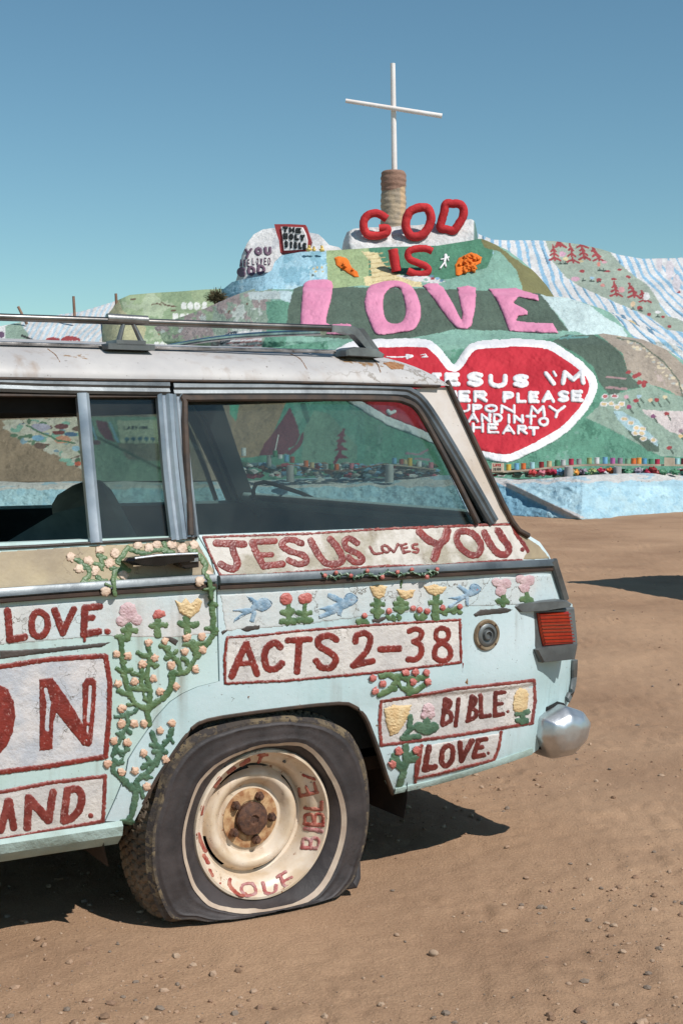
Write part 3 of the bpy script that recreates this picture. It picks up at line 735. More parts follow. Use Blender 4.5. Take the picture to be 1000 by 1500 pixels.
sign([(296, 784), (400, 781), (560, 774), (690, 769), (748, 768), (768, 792), (775, 806), (766, 821), (640, 829), (480, 838), (323, 845), (311, 820)],
     [[(298, 787), (355, 785), (450, 782), (560, 775), (690, 770), (748, 768)], [(298, 787), (308, 812), (323, 843)], [(323, 843), (380, 842), (480, 834), (560, 829), (640, 828), (700, 823), (764, 820)]],
     [c5(([(98, 95), (250, 100)], 5, 'k'), ([(185, 100), (195, 150), (215, 200), (200, 232), (165, 232), (125, 210)], 4.8)),
      c5(([(295, 90), (322, 160), (355, 218)], 4.6), ([(295, 90), (415, 84)], 4.2, 'k'), ([(335, 160), (400, 158)], 3.6, 'k'), ([(355, 220), (458, 208)], 4.6, 'k')),
      c5(([(562, 97), (520, 78), (475, 78), (457, 108), (505, 142), (570, 160), (590, 192), (550, 210), (492, 188)], 4.3)),
      c5(([(612, 82), (645, 145), (690, 200), (745, 208), (782, 185), (760, 125), (718, 75)], 4.8)),
      c5(([(862, 95), (820, 70), (795, 88), (808, 125), (870, 155), (892, 190), (852, 200), (815, 172)], 4.2)),
      c6(([(66, 125), (85, 155), (120, 152)], 1.7)), c6(([(130, 118), (145, 125), (150, 140), (140, 150), (124, 142), (118, 126)], 1.6, 'c')), c6(([(150, 128), (172, 148)], 1.6, 'k'), ([(172, 148), (190, 113)], 1.6, 'k')),
      c6(([(202, 118), (215, 150)], 1.7, 'k'), ([(202, 118), (226, 112)], 1.5, 'k'), ([(207, 132), (230, 128)], 1.5, 'k'), ([(215, 150), (242, 145)], 1.6, 'k')), c6(([(275, 113), (255, 116), (258, 130), (278, 136), (275, 149), (255, 148)], 1.6)),
      c6(([(285, 57), (320, 92), (362, 112)], 5.2), ([(408, 55), (398, 90), (370, 120), (352, 175)], 5.6)),
      c6(([(458, 62), (485, 55), (525, 68), (556, 112), (548, 155), (512, 160), (470, 130), (448, 92)], 4.5, 'c')),
      c6(([(572, 62), (597, 110), (632, 152), (668, 158), (682, 130), (655, 88), (632, 52)], 4.8)),
      c6(([(698, 28), (715, 70), (738, 100), (765, 142)], 2.4), ([(742, 136)], 3.0, 'k'))],
     M_red, M_red, M_whiteg, quarter, 'long white sign below the rear window with the red words JESUS LOVES YOU!', br=1.9)
sign([(333, 934), (430, 924), (540, 915), (673, 908), (675, 971), (560, 984), (420, 998), (330, 1002)],
     [[(333, 934), (380, 931), (430, 925), (540, 916), (673, 908)], [(673, 908), (674, 940), (675, 970)], [(675, 970), (560, 984), (420, 997), (330, 1001)], [(330, 1001), (329, 965), (333, 934)]],
     [z7(([(225, 510), (195, 570), (165, 640)], 5), ([(225, 510), (268, 632)], 4.6, 'k'), ([(200, 590), (250, 585)], 3.6, 'k')),
      z7(([(362, 522), (340, 503), (308, 525), (298, 565), (310, 608), (345, 610), (368, 588)], 4.8)),
      z7(([(392, 495), (482, 490)], 4.2, 'k'), ([(440, 495), (430, 622)], 4.6, 'k')),
      z7(([(590, 492), (560, 475), (522, 485), (518, 515), (560, 542), (588, 568), (570, 605), (530, 605), (508, 578)], 4.6)),
      z7(([(668, 500), (672, 475), (705, 465), (728, 485), (718, 530), (690, 565), (658, 598)], 4.2), ([(658, 598), (738, 578)], 4.4, 'k')),
      z7(([(770, 532), (845, 528)], 4.6, 'k')),
      z8(([(165, 458), (185, 448), (212, 458), (208, 485), (182, 498)], 3.8), ([(182, 500), (210, 515), (212, 550), (190, 572), (160, 572)], 4.0)),
      z8(([(298, 444), (322, 458), (320, 486), (298, 498), (274, 486), (276, 456)], 3.4, 'c'), ([(298, 506), (326, 525), (330, 560), (300, 578), (268, 562), (272, 525)], 3.8, 'c'))],
     M_red, M_red, M_white, quarter, 'white sign in the middle of the tail with the red words ACTS 2-38', br=2.2)
sign([(-260, 985), (0, 976), (75, 966), (152, 960), (162, 970), (160, 1060), (155, 1108), (70, 1122), (0, 1130), (-260, 1165)],
     [[(-260, 990), (0, 977), (72, 966), (153, 961)], [(155, 962), (161, 1000), (160, 1050), (155, 1106)], [(155, 1108), (72, 1122), (0, 1131), (-260, 1162)]],
     [c7(([(-60, 540), (0, 515), (50, 540), (85, 620), (95, 700), (80, 800), (40, 890), (0, 935), (-60, 950), (-150, 900), (-190, 720), (-150, 600)], 0, 'p'), ([(-80, 620), (-90, 700), (-80, 850)], 9, '-s')),
      c7(([(245, 480), (320, 470), (420, 610), (508, 760), (505, 510), (530, 473), (565, 470), (588, 490), (585, 600), (562, 870), (545, 888), (510, 885), (345, 680), (325, 750), (320, 905), (245, 915)], 0, 'p'), ([(280, 540), (300, 620), (292, 700), (288, 785)], 3.2, '-s'), ([(552, 525), (548, 620), (540, 735)], 2.6, '-s'), ([(538, 765), (535, 800)], 1.6, '-s'), ([(530, 850)], 1.6, '-s'))],
     M_red, M_red, M_whiteb, rdoor, 'large white sign on the door with big red letters O N', br=4.2)
sign([(-240, 1190), (0, 1160), (75, 1146), (154, 1136), (152, 1203), (70, 1217), (0, 1230), (-240, 1262)],
     [[(-240, 1188), (0, 1161), (72, 1147), (154, 1137)], [(154, 1137), (153, 1170), (151, 1202)], [(151, 1203), (72, 1217), (0, 1230), (-240, 1260)]],
     [c7(([(8, 1400), (50, 1225)], 5, 'k'), ([(60, 1225), (85, 1385)], 5, 'k'), ([(30, 1315), (75, 1305)], 4.4, 'k')),
      c7(([(168, 1385), (178, 1205)], 5.6, 'k'), ([(178, 1205), (298, 1340)], 6, 'k'), ([(298, 1340), (325, 1170)], 5.4, 'k')),
      c7(([(412, 1155), (390, 1345)], 5.2, 'k'), ([(412, 1155), (470, 1150), (500, 1195), (485, 1275), (440, 1325), (390, 1345)], 5.4)), c7(([(555, 1312)], 3.6, 'k'))],
     M_redm, M_redm, M_white, rdoor, 'lower white sign on the door with the red letters AND', br=3.2)
s_ = sheet('painted_letter_row', [(-1, 920), (0, 921), (0, 922)], M_white, rdoor)
for L_ in [c7(([(47, 62), (55, 140), (62, 238)], 4.8), ([(62, 238), (150, 222)], 5, 'k')), c7(([(240, 68), (285, 100), (290, 170), (250, 218), (205, 200), (195, 130), (210, 85)], 4.4, 'c')),
           c7(([(335, 58), (385, 195)], 4.8, 'k'), ([(385, 195), (452, 52)], 4.4, 'k')), c7(([(520, 42), (512, 205)], 4.8, 'k'), ([(520, 42), (610, 35)], 4.4, 'k'), ([(520, 110), (568, 102)], 4, 'k'), ([(512, 202), (603, 188)], 4.8, 'k'), ([(518, 205), (517, 245)], 1.4, 'k')), c7(([(657, 188)], 4.2, 'k'))]:
    relief('painted_letter', L_, csurf, .0028, M_redv, rdoor, step=.75, edge=.9, amp=1.0, nsc=.28, base=.001, ridge=.28, cols=CR, inset=-.95)
sign(Zm(540, 980, .26, [(70, 185), (500, 112), (930, 65), (935, 200), (915, 305), (500, 370), (70, 430), (58, 300)]),
     [Zm(540, 980, .26, p) for p in ([(70, 185), (250, 155), (500, 112), (930, 65)], [(930, 65), (935, 180), (918, 305)], [(918, 305), (500, 372), (300, 400), (70, 430)], [(70, 430), (60, 300), (70, 185)])],
     [c8(([(430, 172), (412, 312)], 3, 'k'), ([(430, 170), (458, 185), (450, 215), (425, 235)], 3), ([(425, 235), (460, 250), (460, 290), (415, 315)], 3)), c8(([(505, 170), (488, 318)], 2.8, 'k')),
      c8(([(578, 155), (558, 290)], 3, 'k'), ([(578, 152), (600, 172), (590, 205), (565, 218)], 2.8), ([(568, 218), (602, 235), (598, 268), (555, 292)], 3)), c8(([(628, 148), (632, 268)], 3, 'k'), ([(632, 270), (680, 262)], 3, 'k')),
      c8(([(712, 140), (708, 260)], 3, 'k'), ([(712, 135), (762, 130)], 2.8, 'k'), ([(710, 200), (748, 194)], 2.6, 'k'), ([(708, 262), (755, 254)], 3, 'k')), c8(([(783, 240)], 2, 'k'))],
     M_maroon, M_redm, M_white, quarter, 'white sign at the tail corner with the dark red word BIBLE.', br=2.7)
sign(Zm(540, 980, .26, [(300, 432), (520, 395), (745, 360), (730, 450), (705, 508), (500, 560), (270, 618)]),
     [Zm(540, 980, .26, p) for p in ([(745, 355), (732, 440), (705, 508)], [(705, 512), (500, 562), (400, 590), (268, 618)], [(298, 432), (284, 520), (270, 615)], [(284, 440), (268, 540), (262, 640)])],
     [c8(([(338, 440), (312, 568)], 4, 'k'), ([(312, 568), (372, 550)], 4.2, 'k')), c8(([(445, 432), (470, 450), (468, 510), (435, 545), (410, 525), (415, 460)], 3.6, 'c')),
      c8(([(512, 415), (520, 515)], 3.6, 'k'), ([(520, 515), (580, 405)], 3.8, 'k')), c8(([(615, 405), (590, 490)], 3.4, 'k'), ([(612, 402), (660, 394)], 3.2, 'k'), ([(600, 448), (638, 440)], 2.8, 'k'), ([(590, 495), (645, 485)], 3.4, 'k')), c8(([(672, 475)], 2.2, 'k'))],
     M_maroon, M_redm, M_white, quarter, 'small white sign under the BIBLE one with the dark red word LOVE.', br=2.6)

# ---- vines, buds, flowers, birds
def dab(name, shapes, m, parent, H=.006, label=None, step=.9, amp=.9, edge=1.8, base=.0015, nsc=.35):
    kw = {'label': label} if label else {}
    if 'vine' in name:
        q_ = random.Random(len(shapes) * 7 + int(shapes[0][1][0][0])); ex = []
        for sh in shapes:
            for (x, y) in sh[1][1::3]:
                if q_.random() < .55:
                    a_ = q_.uniform(0, 6.28); L_ = q_.uniform(3, 6.5); ex.append(('s', [(x, y), (x + math.cos(a_) * L_, y + math.sin(a_) * L_)], q_.uniform(1.2, 2.2)))
        shapes = list(shapes) + ex
    if 'vine' in name or 'stem' in name or 'bush' in name or 'leaves' in name: kw['inset'] = -1.1; amp *= 2.2; H *= .4; nsc = .24
    return relief(name, shapes, csurf, H, m, parent, step=step, edge=edge, amp=amp, nsc=nsc, base=base, ridge=.5, **kw)
vine = dab('painted_vine', c4(([(140, 60), (145, 200), (165, 320), (178, 420), (215, 510), (260, 570), (320, 590), (335, 640), (345, 705)], 3.3), ([(340, 140), (350, 200), (335, 300), (328, 380), (350, 450), (345, 560)], 3), ([(290, 290), (290, 420), (345, 460)], 2.8),
    ([(450, 130), (500, 190), (560, 250), (570, 320)], 3), ([(830, 10), (780, 100), (700, 190), (640, 290), (600, 328), (510, 325)], 3.2), ([(510, 325), (510, 400), (480, 480), (400, 545), (340, 590)], 4), ([(660, 110), (700, 200)], 5), ([(600, 120), (780, 110)], 2.6, 'k'),
    ([(110, 300), (160, 325), (210, 305)], 3), ([(222, 332), (290, 345), (320, 330)], 2.6), ([(210, 440), (300, 445)], 3, 'k'), ([(122, 460), (200, 490)], 3, 'k'), ([(265, 180), (310, 205), (355, 190)], 2.8), ([(470, 220), (505, 205), (545, 165)], 2.8), ([(590, 220), (625, 245)], 2.6, 'k'), ([(345, 262), (400, 275)], 2.6, 'k'), ([(305, 480), (310, 520)], 1, 'k'), ([(430, 130), (490, 150)], 3, 'k'), ([(190, 560), (240, 560)], 2, 'k')), M_green, rdoor, .007, 'green cactus like vine climbing the door')
vine2 = dab('painted_vine', c4(([(260, 590), (220, 625), (175, 630), (190, 700), (155, 760), (130, 830), (98, 870), (75, 935)], 2.1), ([(95, 650), (160, 650)], 1.6, 'k'), ([(180, 740), (210, 770)], 2, 'k'), ([(110, 770), (160, 805)], 2, 'k'), ([(100, 870), (120, 905), (170, 905), (180, 850)], 2.2), ([(88, 970), (110, 990), (150, 985)], 2.8),
    ([(100, 975), (80, 1040), (150, 1105)], 3), ([(150, 1105), (200, 1160), (250, 1190)], 4.4), ([(180, 880), (150, 960)], 1, 'k')), M_green2, rdoor, .006)
vine3 = dab('painted_vine', c4(([(250, 1190), (240, 1270), (215, 1370), (180, 1418)], 3.6), ([(150, 1415), (215, 1420)], 3.2, 'k'), ([(255, 1180), (262, 1110), (320, 1070), (380, 1000), (420, 920), (440, 880)], 3.4), ([(440, 880), (400, 860), (365, 765)], 3.2), ([(440, 870), (490, 810), (510, 740)], 2.6), ([(480, 790), (515, 835)], 2, 'k'), ([(360, 855), (430, 872)], 2.8, 'k'), ([(380, 905), (465, 905)], 3, 'k'), ([(300, 1020), (350, 985), (400, 1000)], 3), ([(330, 950), (360, 1000)], 2.4, 'k'), ([(410, 1000), (430, 930)], 1.4, 'k'), ([(280, 1170), (300, 1240)], 1.8, 'k'), ([(300, 1085), (330, 1095)], 3, 'k')), M_green2, quarter, .006)
vine4 = dab('painted_vine', c3(([(430, 90), (520, 122), (600, 100), (690, 115)], 3), ([(640, 55), (660, 105)], 2.4, 'k'), ([(430, 90), (395, 140), (370, 165), (420, 215), (360, 225), (345, 280), (330, 310)], 3), ([(330, 310), (260, 290), (180, 290), (210, 240), (190, 200), (130, 160)], 3), ([(260, 130), (285, 195), (235, 180)], 2.4), ([(250, 260), (300, 300)], 3, 'k'), ([(430, 320), (370, 285), (355, 360)], 3.2), ([(240, 330), (300, 300)], 2.8, 'k'), ([(180, 290), (160, 292)], 2, 'k'), ([(330, 205), (440, 225)], 2.4, 'k'), ([(260, 135), (300, 150)], 2.4, 'k')), M_green, rdoor, .007)
for sh_ in (c3(([(345, 275), (350, 320), (355, 365)], 3.4), ([(330, 315), (300, 300)], 2.6, 'k')), c3(([(890, 255), (912, 300), (918, 380)], 3.8), ([(880, 335), (935, 325)], 2.6, 'k'))):
    relief('painted_vine', sh_, surf_at(.019), .004, M_green, rdoor, step=.8, edge=1.5, amp=1.5, nsc=.3, sink=.017)
for (x, y) in [(300, 345), (850, 285)]: relief('painted_rosebud', [('s', [(80 + x * .25, 780 + y * .25)], 7.6)], surf_at(.019), .005, M_peach2, rdoor, step=.8, edge=2, amp=2.2, nsc=.3, sink=.017)
vine5 = dab('painted_vine', c3(([(795, 100), (860, 150), (885, 200), (875, 240), (910, 300), (920, 420), (930, 520), (930, 590)], 3.4), ([(880, 335), (935, 325)], 2.6, 'k'), ([(890, 560), (950, 575)], 2.8, 'k'), ([(905, 420), (945, 425)], 2.4, 'k'), ([(790, 90), (825, 110)], 3.2, 'k')), M_green, rdoor, .008)
for (x, y) in [(105, 190), (190, 205), (340, 110), (460, 95), (620, 70), (730, 60), (295, 265), (385, 220), (605, 170), (735, 160), (505, 275), (685, 300), (375, 370), (235, 390), (115, 410), (425, 465), (540, 430), (145, 585), (235, 700), (305, 700), (140, 700), (85, 825), (185, 840), (40, 995), (140, 1055)]:
    r_ = 5.3 + random.Random(x * y).random() * 1.6
    dab('painted_rosebud', [('s', [(150 + x * .2, 920 + y * .2)], r_)], M_peach, rdoor, .0045, amp=2.6, edge=2.2, base=.003, nsc=.34)
for (x, y) in [(240, 1045), (305, 915), (425, 750), (510, 700), (465, 960), (325, 1160)]:
    dab('painted_rosebud', [('s', [(150 + x * .2, 920 + y * .2)], 6.0)], M_peach, quarter, .0045, amp=2.6, edge=2.2, base=.003, nsc=.34)
for (x, y) in [(95, 145), (145, 215), (265, 100), (200, 165), (355, 120), (325, 180), (240, 225), (300, 345), (405, 250), (490, 75), (555, 90), (600, 65), (690, 70), (750, 95), (815, 70), (905, 250), (850, 285)]:
    dab('painted_rosebud', [('s', [(80 + x * .25, 780 + y * .25)], 7.3)], M_peach2, rdoor, .0045, amp=3.0, edge=2.0, base=.002, nsc=.3)
fl = dab('painted_flower', c3(([(435, 475), (430, 460)], 13, 'k'), ([(395, 518)], 9, 'k'), ([(482, 512)], 8.5, 'k')), M_pinkp, rdoor, .004, 'pale pink pansy left of the red tulip on the door', amp=1.6, edge=2.5)
dab('flower_stem', c3(([(435, 545), (430, 620)], 4.4, 'k'), ([(402, 572), (478, 576)], 3.6, 'k'), ([(370, 610), (400, 625)], 3, 'k')), M_green, fl)
fl = dab('painted_flower', c3(([(572, 490), (590, 455), (612, 448), (645, 460), (652, 488), (612, 510), (580, 508)], 0, 'p')), M_rose, rdoor, .005, 'small coral tulip on the door')
dab('flower_stem', c3(([(605, 515), (605, 600)], 4.2, 'k'), ([(568, 548), (605, 540), (652, 542)], 3.6)), M_green, fl)
fl = dab('painted_flower', c3(([(703, 390), (740, 412), (770, 383), (798, 415), (838, 380), (870, 402), (850, 460), (795, 508), (730, 470)], 0, 'p')), M_yel, rdoor, .005, 'yellow crown shaped tulip on the door')
dab('flower_stem', c3(([(775, 500), (780, 582)], 4.4, 'k'), ([(735, 535), (780, 545), (832, 538)], 4)), M_green, fl)
for (hd, st, m_, zc) in [(([(478, 398)], 9.6), [([(490, 430), (490, 530)], 2.8), ([(455, 470), (490, 480), (515, 462)], 3.2), ([(458, 520), (520, 520)], 4)], M_rose, c5), (([(572, 398), (592, 392)], 8), [([(580, 430), (580, 520)], 2.8), ([(540, 472), (580, 480), (612, 472)], 3.2), ([(545, 512), (610, 512)], 4)], M_rose, c5),
        (([(62, 300), (100, 290), (142, 300), (130, 345), (105, 360), (80, 345)], 'p'), [([(98, 360), (98, 430)], 4.5), ([(72, 380), (124, 380)], 2.8), ([(75, 410), (122, 410)], 2.8)], M_yel, c6), (([(180, 310), (220, 318), (268, 312), (255, 350), (225, 360), (200, 350)], 'p'), [([(200, 358), (205, 405)], 5), ([(178, 375), (230, 375)], 3), ([(180, 400), (228, 398)], 3), ([(206, 268), (203, 305)], 1)], M_yel, c6),
        (([(297, 295), (320, 300), (350, 288), (380, 300), (410, 300), (390, 330), (355, 345), (325, 332)], 'p'), [([(360, 345), (355, 400), (358, 445)], 4.2), ([(332, 372), (378, 372)], 3), ([(358, 410), (430, 405), (450, 395)], 2.6)], M_yel, c6)]:
    sh = zc((hd[0], hd[1] if hd[1] != 'p' else 0, 'p' if hd[1] == 'p' else 'k'))
    fl = dab('painted_flower', sh, m_, quarter, .005, amp=1.1)
    dab('flower_stem', zc(*[(p, r) for p, r in st]), M_green, fl)
for (a, b) in (((640, 290), (660, 300)), ((745, 275), (765, 290))):
    fl = dab('painted_flower', c6(([(a[0] - 15, a[1] - 8)], 7, 'k'), ([(a[0] + 28, a[1] - 2)], 8, 'k'), ([(a[0] + 5, a[1] + 30)], 8.5, 'k'), ([a], 7, 'k')), M_pinkp, quarter, .004, amp=1.6, edge=2.5)
    dab('flower_stem', c6(([(b[0] - 5, b[1] + 40), (b[0] - 2, b[1] + 82)], 3, 'k'), ([(b[0] - 26, b[1] + 66), (b[0] + 15, b[1] + 70)], 3.4, 'k')), M_green, fl)
def bird(head, hr, bodyp, wing, feathers, zc, beak, label, kk):
    b_ = dab('painted_bird', zc((head, hr, 'k'), (bodyp, 0, 'p'), (wing, 0, 'p')), M_bird, quarter, .0026, label, amp=1.0)
    dab('bird_feather_line', zc(*([(f, .6) for f in feathers] + [([(head[0][0] - hr / kk * .7, head[0][1] - hr / kk * .6), (head[0][0] + hr / kk * .1, head[0][1] - hr / kk * .9), (head[0][0] + hr / kk * 1.15, head[0][1] - hr / kk * .1), (head[0][0] + hr / kk * .2, head[0][1] + hr / kk * .9), (head[0][0] - hr / kk * .6, head[0][1] + hr / kk * .6)], .7, 'c')])), M_birdl, b_, .0012, base=.003, amp=.5)
    dab('bird_cheek', zc((beak, 1.9, 'k')), M_rose, b_, .002, base=.003, amp=.6)
bird([(362, 425)], 9.4, [(385, 445), (350, 470), (312, 458), (292, 474), (235, 492), (190, 532), (196, 506), (240, 474), (178, 458), (240, 450), (285, 446), (298, 420), (260, 382), (288, 385), (322, 408), (342, 392)], [(298, 455), (322, 468), (304, 528), (280, 520)], [[(275, 395), (305, 430), (330, 450)], [(190, 460), (240, 462), (300, 456)], [(205, 515), (250, 488), (310, 460)], [(300, 470), (292, 515)]], c5, [(362, 430)], 'blue bird nearest the door', .27)
bird([(826, 400)], 9.6, [(852, 425), (800, 452), (772, 458), (742, 480), (660, 508), (650, 486), (700, 466), (642, 452), (720, 430), (752, 418), (698, 388), (704, 366), (742, 374), (790, 398), (810, 375)], [(758, 450), (786, 452), (776, 494), (754, 486)], [[(712, 378), (750, 392), (785, 415)], [(655, 452), (710, 444), (760, 440)], [(665, 496), (715, 474), (765, 455)], [(768, 460), (766, 486)]], c5, [(833, 402)], 'blue bird in the middle of the tail', .27)
bird([(530, 312)], 8.4, [(548, 332), (515, 347), (495, 347), (470, 367), (420, 400), (410, 386), (450, 362), (406, 352), (470, 340), (484, 333), (450, 302), (462, 290), (502, 316), (515, 298)], [(487, 342), (507, 342), (503, 390), (488, 382)], [[(460, 300), (480, 315), (502, 335)], [(415, 352), (450, 350), (485, 346)], [(420, 392), (455, 370), (490, 350)]], c6, [(540, 315)], 'blue bird nearest the tail light', .33)
gs = c6(*[([(x, y), (x + 8, y + 10)], 2.6, 'k') for x, y in ((30, 448), (48, 455), (145, 432), (165, 436), (190, 432), (270, 430), (290, 436), (300, 425), (345, 425), (360, 440), (392, 412), (430, 405), (458, 405), (10, 455))])
gg = dab('painted_leaves', gs, M_green, quarter, .004)
for (x, y) in [(42, 430), (150, 410), (257, 397), (286, 405), (320, 410), (388, 395), (464, 390)]:
    dab('painted_rosebud', [('s', [(520 + x * .33, 760 + y * .33)], 4.6)], M_rose, quarter, .006, amp=.9, base=.003)
# garland on the moulding
gp = [(474, 843), (490, 846), (505, 841), (520, 846), (538, 840), (552, 845), (568, 838), (585, 843), (600, 838), (618, 842), (632, 836), (640, 838)]
rg2 = random.Random(4)
gsh = [('s', gp, 1.8)] + [('s', [(x, y), (x + rg2.uniform(-7, 7), y + rg2.uniform(-6, 6))], 1.2) for x, y in smooth_path(gp, 4)]
gar = relief('painted_garland', gsh, surf_at(.018), .006, M_green2, quarter, step=.8, edge=1.4, amp=.7, nsc=.4, base=.001, sink=.012)
relief('garland_dabs', [('s', [(x, y), (x + rg2.uniform(-5, 5), y + rg2.uniform(-4, 4))], .8) for x, y in smooth_path(gp, 3)], surf_at(.024), .004, mat('pale_mint_paint', C(196, 212, 196), C(160, 186, 160), 40), gar, step=.7, edge=1, amp=.5, nsc=.4, sink=.012)  # pale mint dabs painted over the green strokes
for (x, y) in [(476, 843), (492, 839), (514, 843), (538, 836), (560, 845), (582, 838), (603, 834), (625, 845), (640, 834)]:
    relief('painted_rosebud', [('s', [(x, y)], 3.4)], surf_at(.024), .007, M_rose, gar, step=.8, edge=2, amp=.9, nsc=.4, sink=.012)
cl = dab('painted_bush', z8(([(50, 640), (85, 635), (110, 660), (90, 690), (60, 705)], 3.4), ([(130, 640), (165, 655), (200, 650), (232, 640)], 3.6), ([(140, 690), (180, 705), (225, 675)], 3.2), ([(45, 715), (110, 690)], 3, 'k'), ([(165, 650), (165, 715)], 3.4, 'k'), ([(110, 640), (125, 680)], 3, 'k')), M_green, quarter, .006)
for (x, y) in [(18, 648), (25, 700), (58, 672), (150, 628), (190, 625), (235, 625), (240, 665), (180, 665)]:
    dab('painted_rosebud', [('s', [(540 + x * .36, 760 + y * .36)], 5.6)], M_rose, quarter, .005, amp=2.2, base=.004, edge=1.8)
cl = dab('painted_bush', z8(([(105, 960), (120, 990), (140, 1005)], 3.4), ([(150, 925), (148, 1000), (125, 1085)], 4), ([(150, 985), (195, 975)], 4.2, 'k'), ([(95, 985), (145, 1030)], 3.4, 'k'), ([(170, 960), (190, 940)], 3, 'k')), M_green2, quarter, .006)
for (x, y) in [(122, 945), (193, 942), (97, 1000)]:
    dab('painted_rosebud', [('s', [(540 + x * .36, 760 + y * .36)], 6.2)], M_rose, quarter, .005, amp=2.4, base=.004, edge=1.8)
fl = dab('painted_flower', c8(([(85, 225), (140, 200), (190, 205), (240, 200), (225, 270), (200, 310), (165, 360), (120, 380), (95, 300)], 0, 'p')), M_yel, quarter, .006, 'big yellow flower at the left end of the BIBLE sign', amp=1.6, edge=4, base=.003)
dab('flower_stem', c8(([(232, 270), (228, 340), (190, 392)], 3.4), ([(190, 390), (280, 380)], 3.6, 'k'), ([(228, 340), (275, 320)], 3.2, 'k')), M_green2, fl, base=.004)
fl = dab('painted_flower', c8(([(335, 225)], 9, 'k'), ([(345, 255)], 7.5, 'k'), ([(312, 262)], 6, 'k')), M_pinkp, quarter, .006, 'pink flower left of the word BIBLE', amp=1.4, edge=3, base=.003)
dab('flower_stem', c8(([(280, 325), (330, 345), (368, 325)], 6.5), ([(325, 290), (325, 330)], 4, 'k')), M_green2, fl, base=.004)
fl = dab('painted_flower', c8(([(860, 150), (850, 210)], 11, 'k')), M_yel, quarter, .006, 'yellow flower at the right end of the BIBLE sign', amp=1.6, edge=4, base=.003)
dab('flower_stem', c8(([(865, 232), (865, 300)], 3.4, 'k'), ([(838, 252), (895, 238)], 3.4, 'k'), ([(838, 292), (885, 290)], 3.4, 'k')), M_green2, fl, base=.004)

# ---- door handle
hp = MB()
def loftpx(mbx, secs, y0, y1, cap=True):
    pass
def prism_px(name, poly, yo, yi, m, parent, bev=.003, **kw):
    """solid block: outline from the side, outer face at depth yo, inner face at yi, bevelled"""
    P = np.array(poly, float); A = onplane(P[:, 0], P[:, 1], yo); c = A.mean(0)
    x, z = A[:, 0], A[:, 2]
    s = bev / (np.sqrt(((A - c) ** 2).sum(1)).mean() + 1e-9)
    ins = c + (A - c) * (1 - s * 1.2)
    r1 = np.stack([ins[:, 0], np.full(len(P), yo), ins[:, 2]], 1); r2 = np.stack([x, np.full(len(P), yo + bev), z], 1); r3 = np.stack([x, np.full(len(P), yi), z], 1)
    n = len(P); V = np.vstack([r1, r2, r3]); Fc = [tuple(range(n)), tuple(2 * n + i for i in range(n))[::-1]]
    for q in (0, 1):
        for i in range(n): Fc.append((q * n + i, (q + 1) * n + i, (q + 1) * n + (i + 1) % n, q * n + (i + 1) % n))
    o = meshobj(name, V, Fc, m, parent, True, 30, **kw)
    import bmesh
    bm = bmesh.new(); bm.from_mesh(o.data); bmesh.ops.recalc_face_normals(bm, faces=bm.faces); bm.to_mesh(o.data); bm.free()
    return o
dh = prism_px('door_handle', Zm(80, 780, .25, [(425, 170), (440, 150), (600, 130), (840, 120), (854, 135), (850, 168), (720, 182), (620, 202), (470, 194)]), -.034, -.008, M_handle, rdoor, .011)
MB().tube([px3(80 + x * .25, 780 + y * .25, -.0345) for x, y in ((470, 152), (600, 135), (720, 128), (838, 123))], .0034, 8).obj('handle_highlight', M_alul, dh)  # bright tube put in as the highlight along the handle top
prism_px('handle_base', Zm(80, 780, .25, [(720, 165), (850, 140), (850, 205), (770, 214), (740, 200)]), -.026, .03, M_handle, dh, .005)
prism_px('handle_button', Zm(80, 780, .25, [(795, 152), (845, 148), (846, 172), (798, 176)]), -.032, -.02, M_alul, dh, .003)
prism_px('handle_base', Zm(80, 780, .25, [(425, 172), (470, 165), (500, 185), (460, 190)]), -.02, .03, M_chromed, dh, .004)

# ---- fuel filler
fc = xz([(712, 930)])[0]; fy = float(S(fc[0], fc[1])); kx = .95
fo = MB().lathe([(.047, .006), (.047, -.003), (.043, -.008), (.036, -.007), (.034, .006), (.02, .008)], (fc[0], fy, fc[1]), 36).obj('fuel_filler_ring', M_greya, quarter)
MB().lathe([(.034, .004), (.034, -.006), (.028, -.010), (.024, -.010), (.021, -.005), (.017, -.004), (.014, -.012), (.011, -.013), (.009, -.007), (.002, -.006)], (fc[0], fy, fc[1]), 30).obj('fuel_cap', M_galv, fo)
for a in (45, 135, 225, 315): MB().lathe([(.003, 0), (.003, -.003), (.0015, -.004)], (fc[0] + .040 * math.cos(R(a)), fy - .007, fc[1] + .040 * math.sin(R(a))), 8).obj('screw', M_rust, fo)

# ---- tail light
base_y = .075
tl = prism_px('tail_light_bezel', [(753, 886), (786, 893), (842, 890), (846, 930), (847, 946), (843, 966), (795, 971), (783, 952), (770, 920)], .024, .14, M_galv, car, .006)
prism_px('bezel_ledge', [(752, 889), (757, 885), (800, 881), (832, 880), (838, 885), (836, 889), (800, 895), (762, 897)], .002, .12, M_galv, tl, .006)
ln = prism_px('tail_light_lens', [(788, 898), (834, 896), (838, 920), (841, 944), (797, 947), (792, 925)], .014, .12, M_lens, tl, .006)
for i in range(9):
    v = 901 + i * 5.0
    MB().tube([px3(790 + i * 1.0, v, .0125), px3(835 + i * .8, v - 1.6, .0125)], .0018, 6).obj('lens_rib', M_lens if i not in (3, 4, 5) else M_lensa, ln)
prism_px('bezel_lower_edge', [(785, 952), (800, 948), (847, 943), (843, 966), (795, 971)], .006, .12, M_galv, tl, .006)

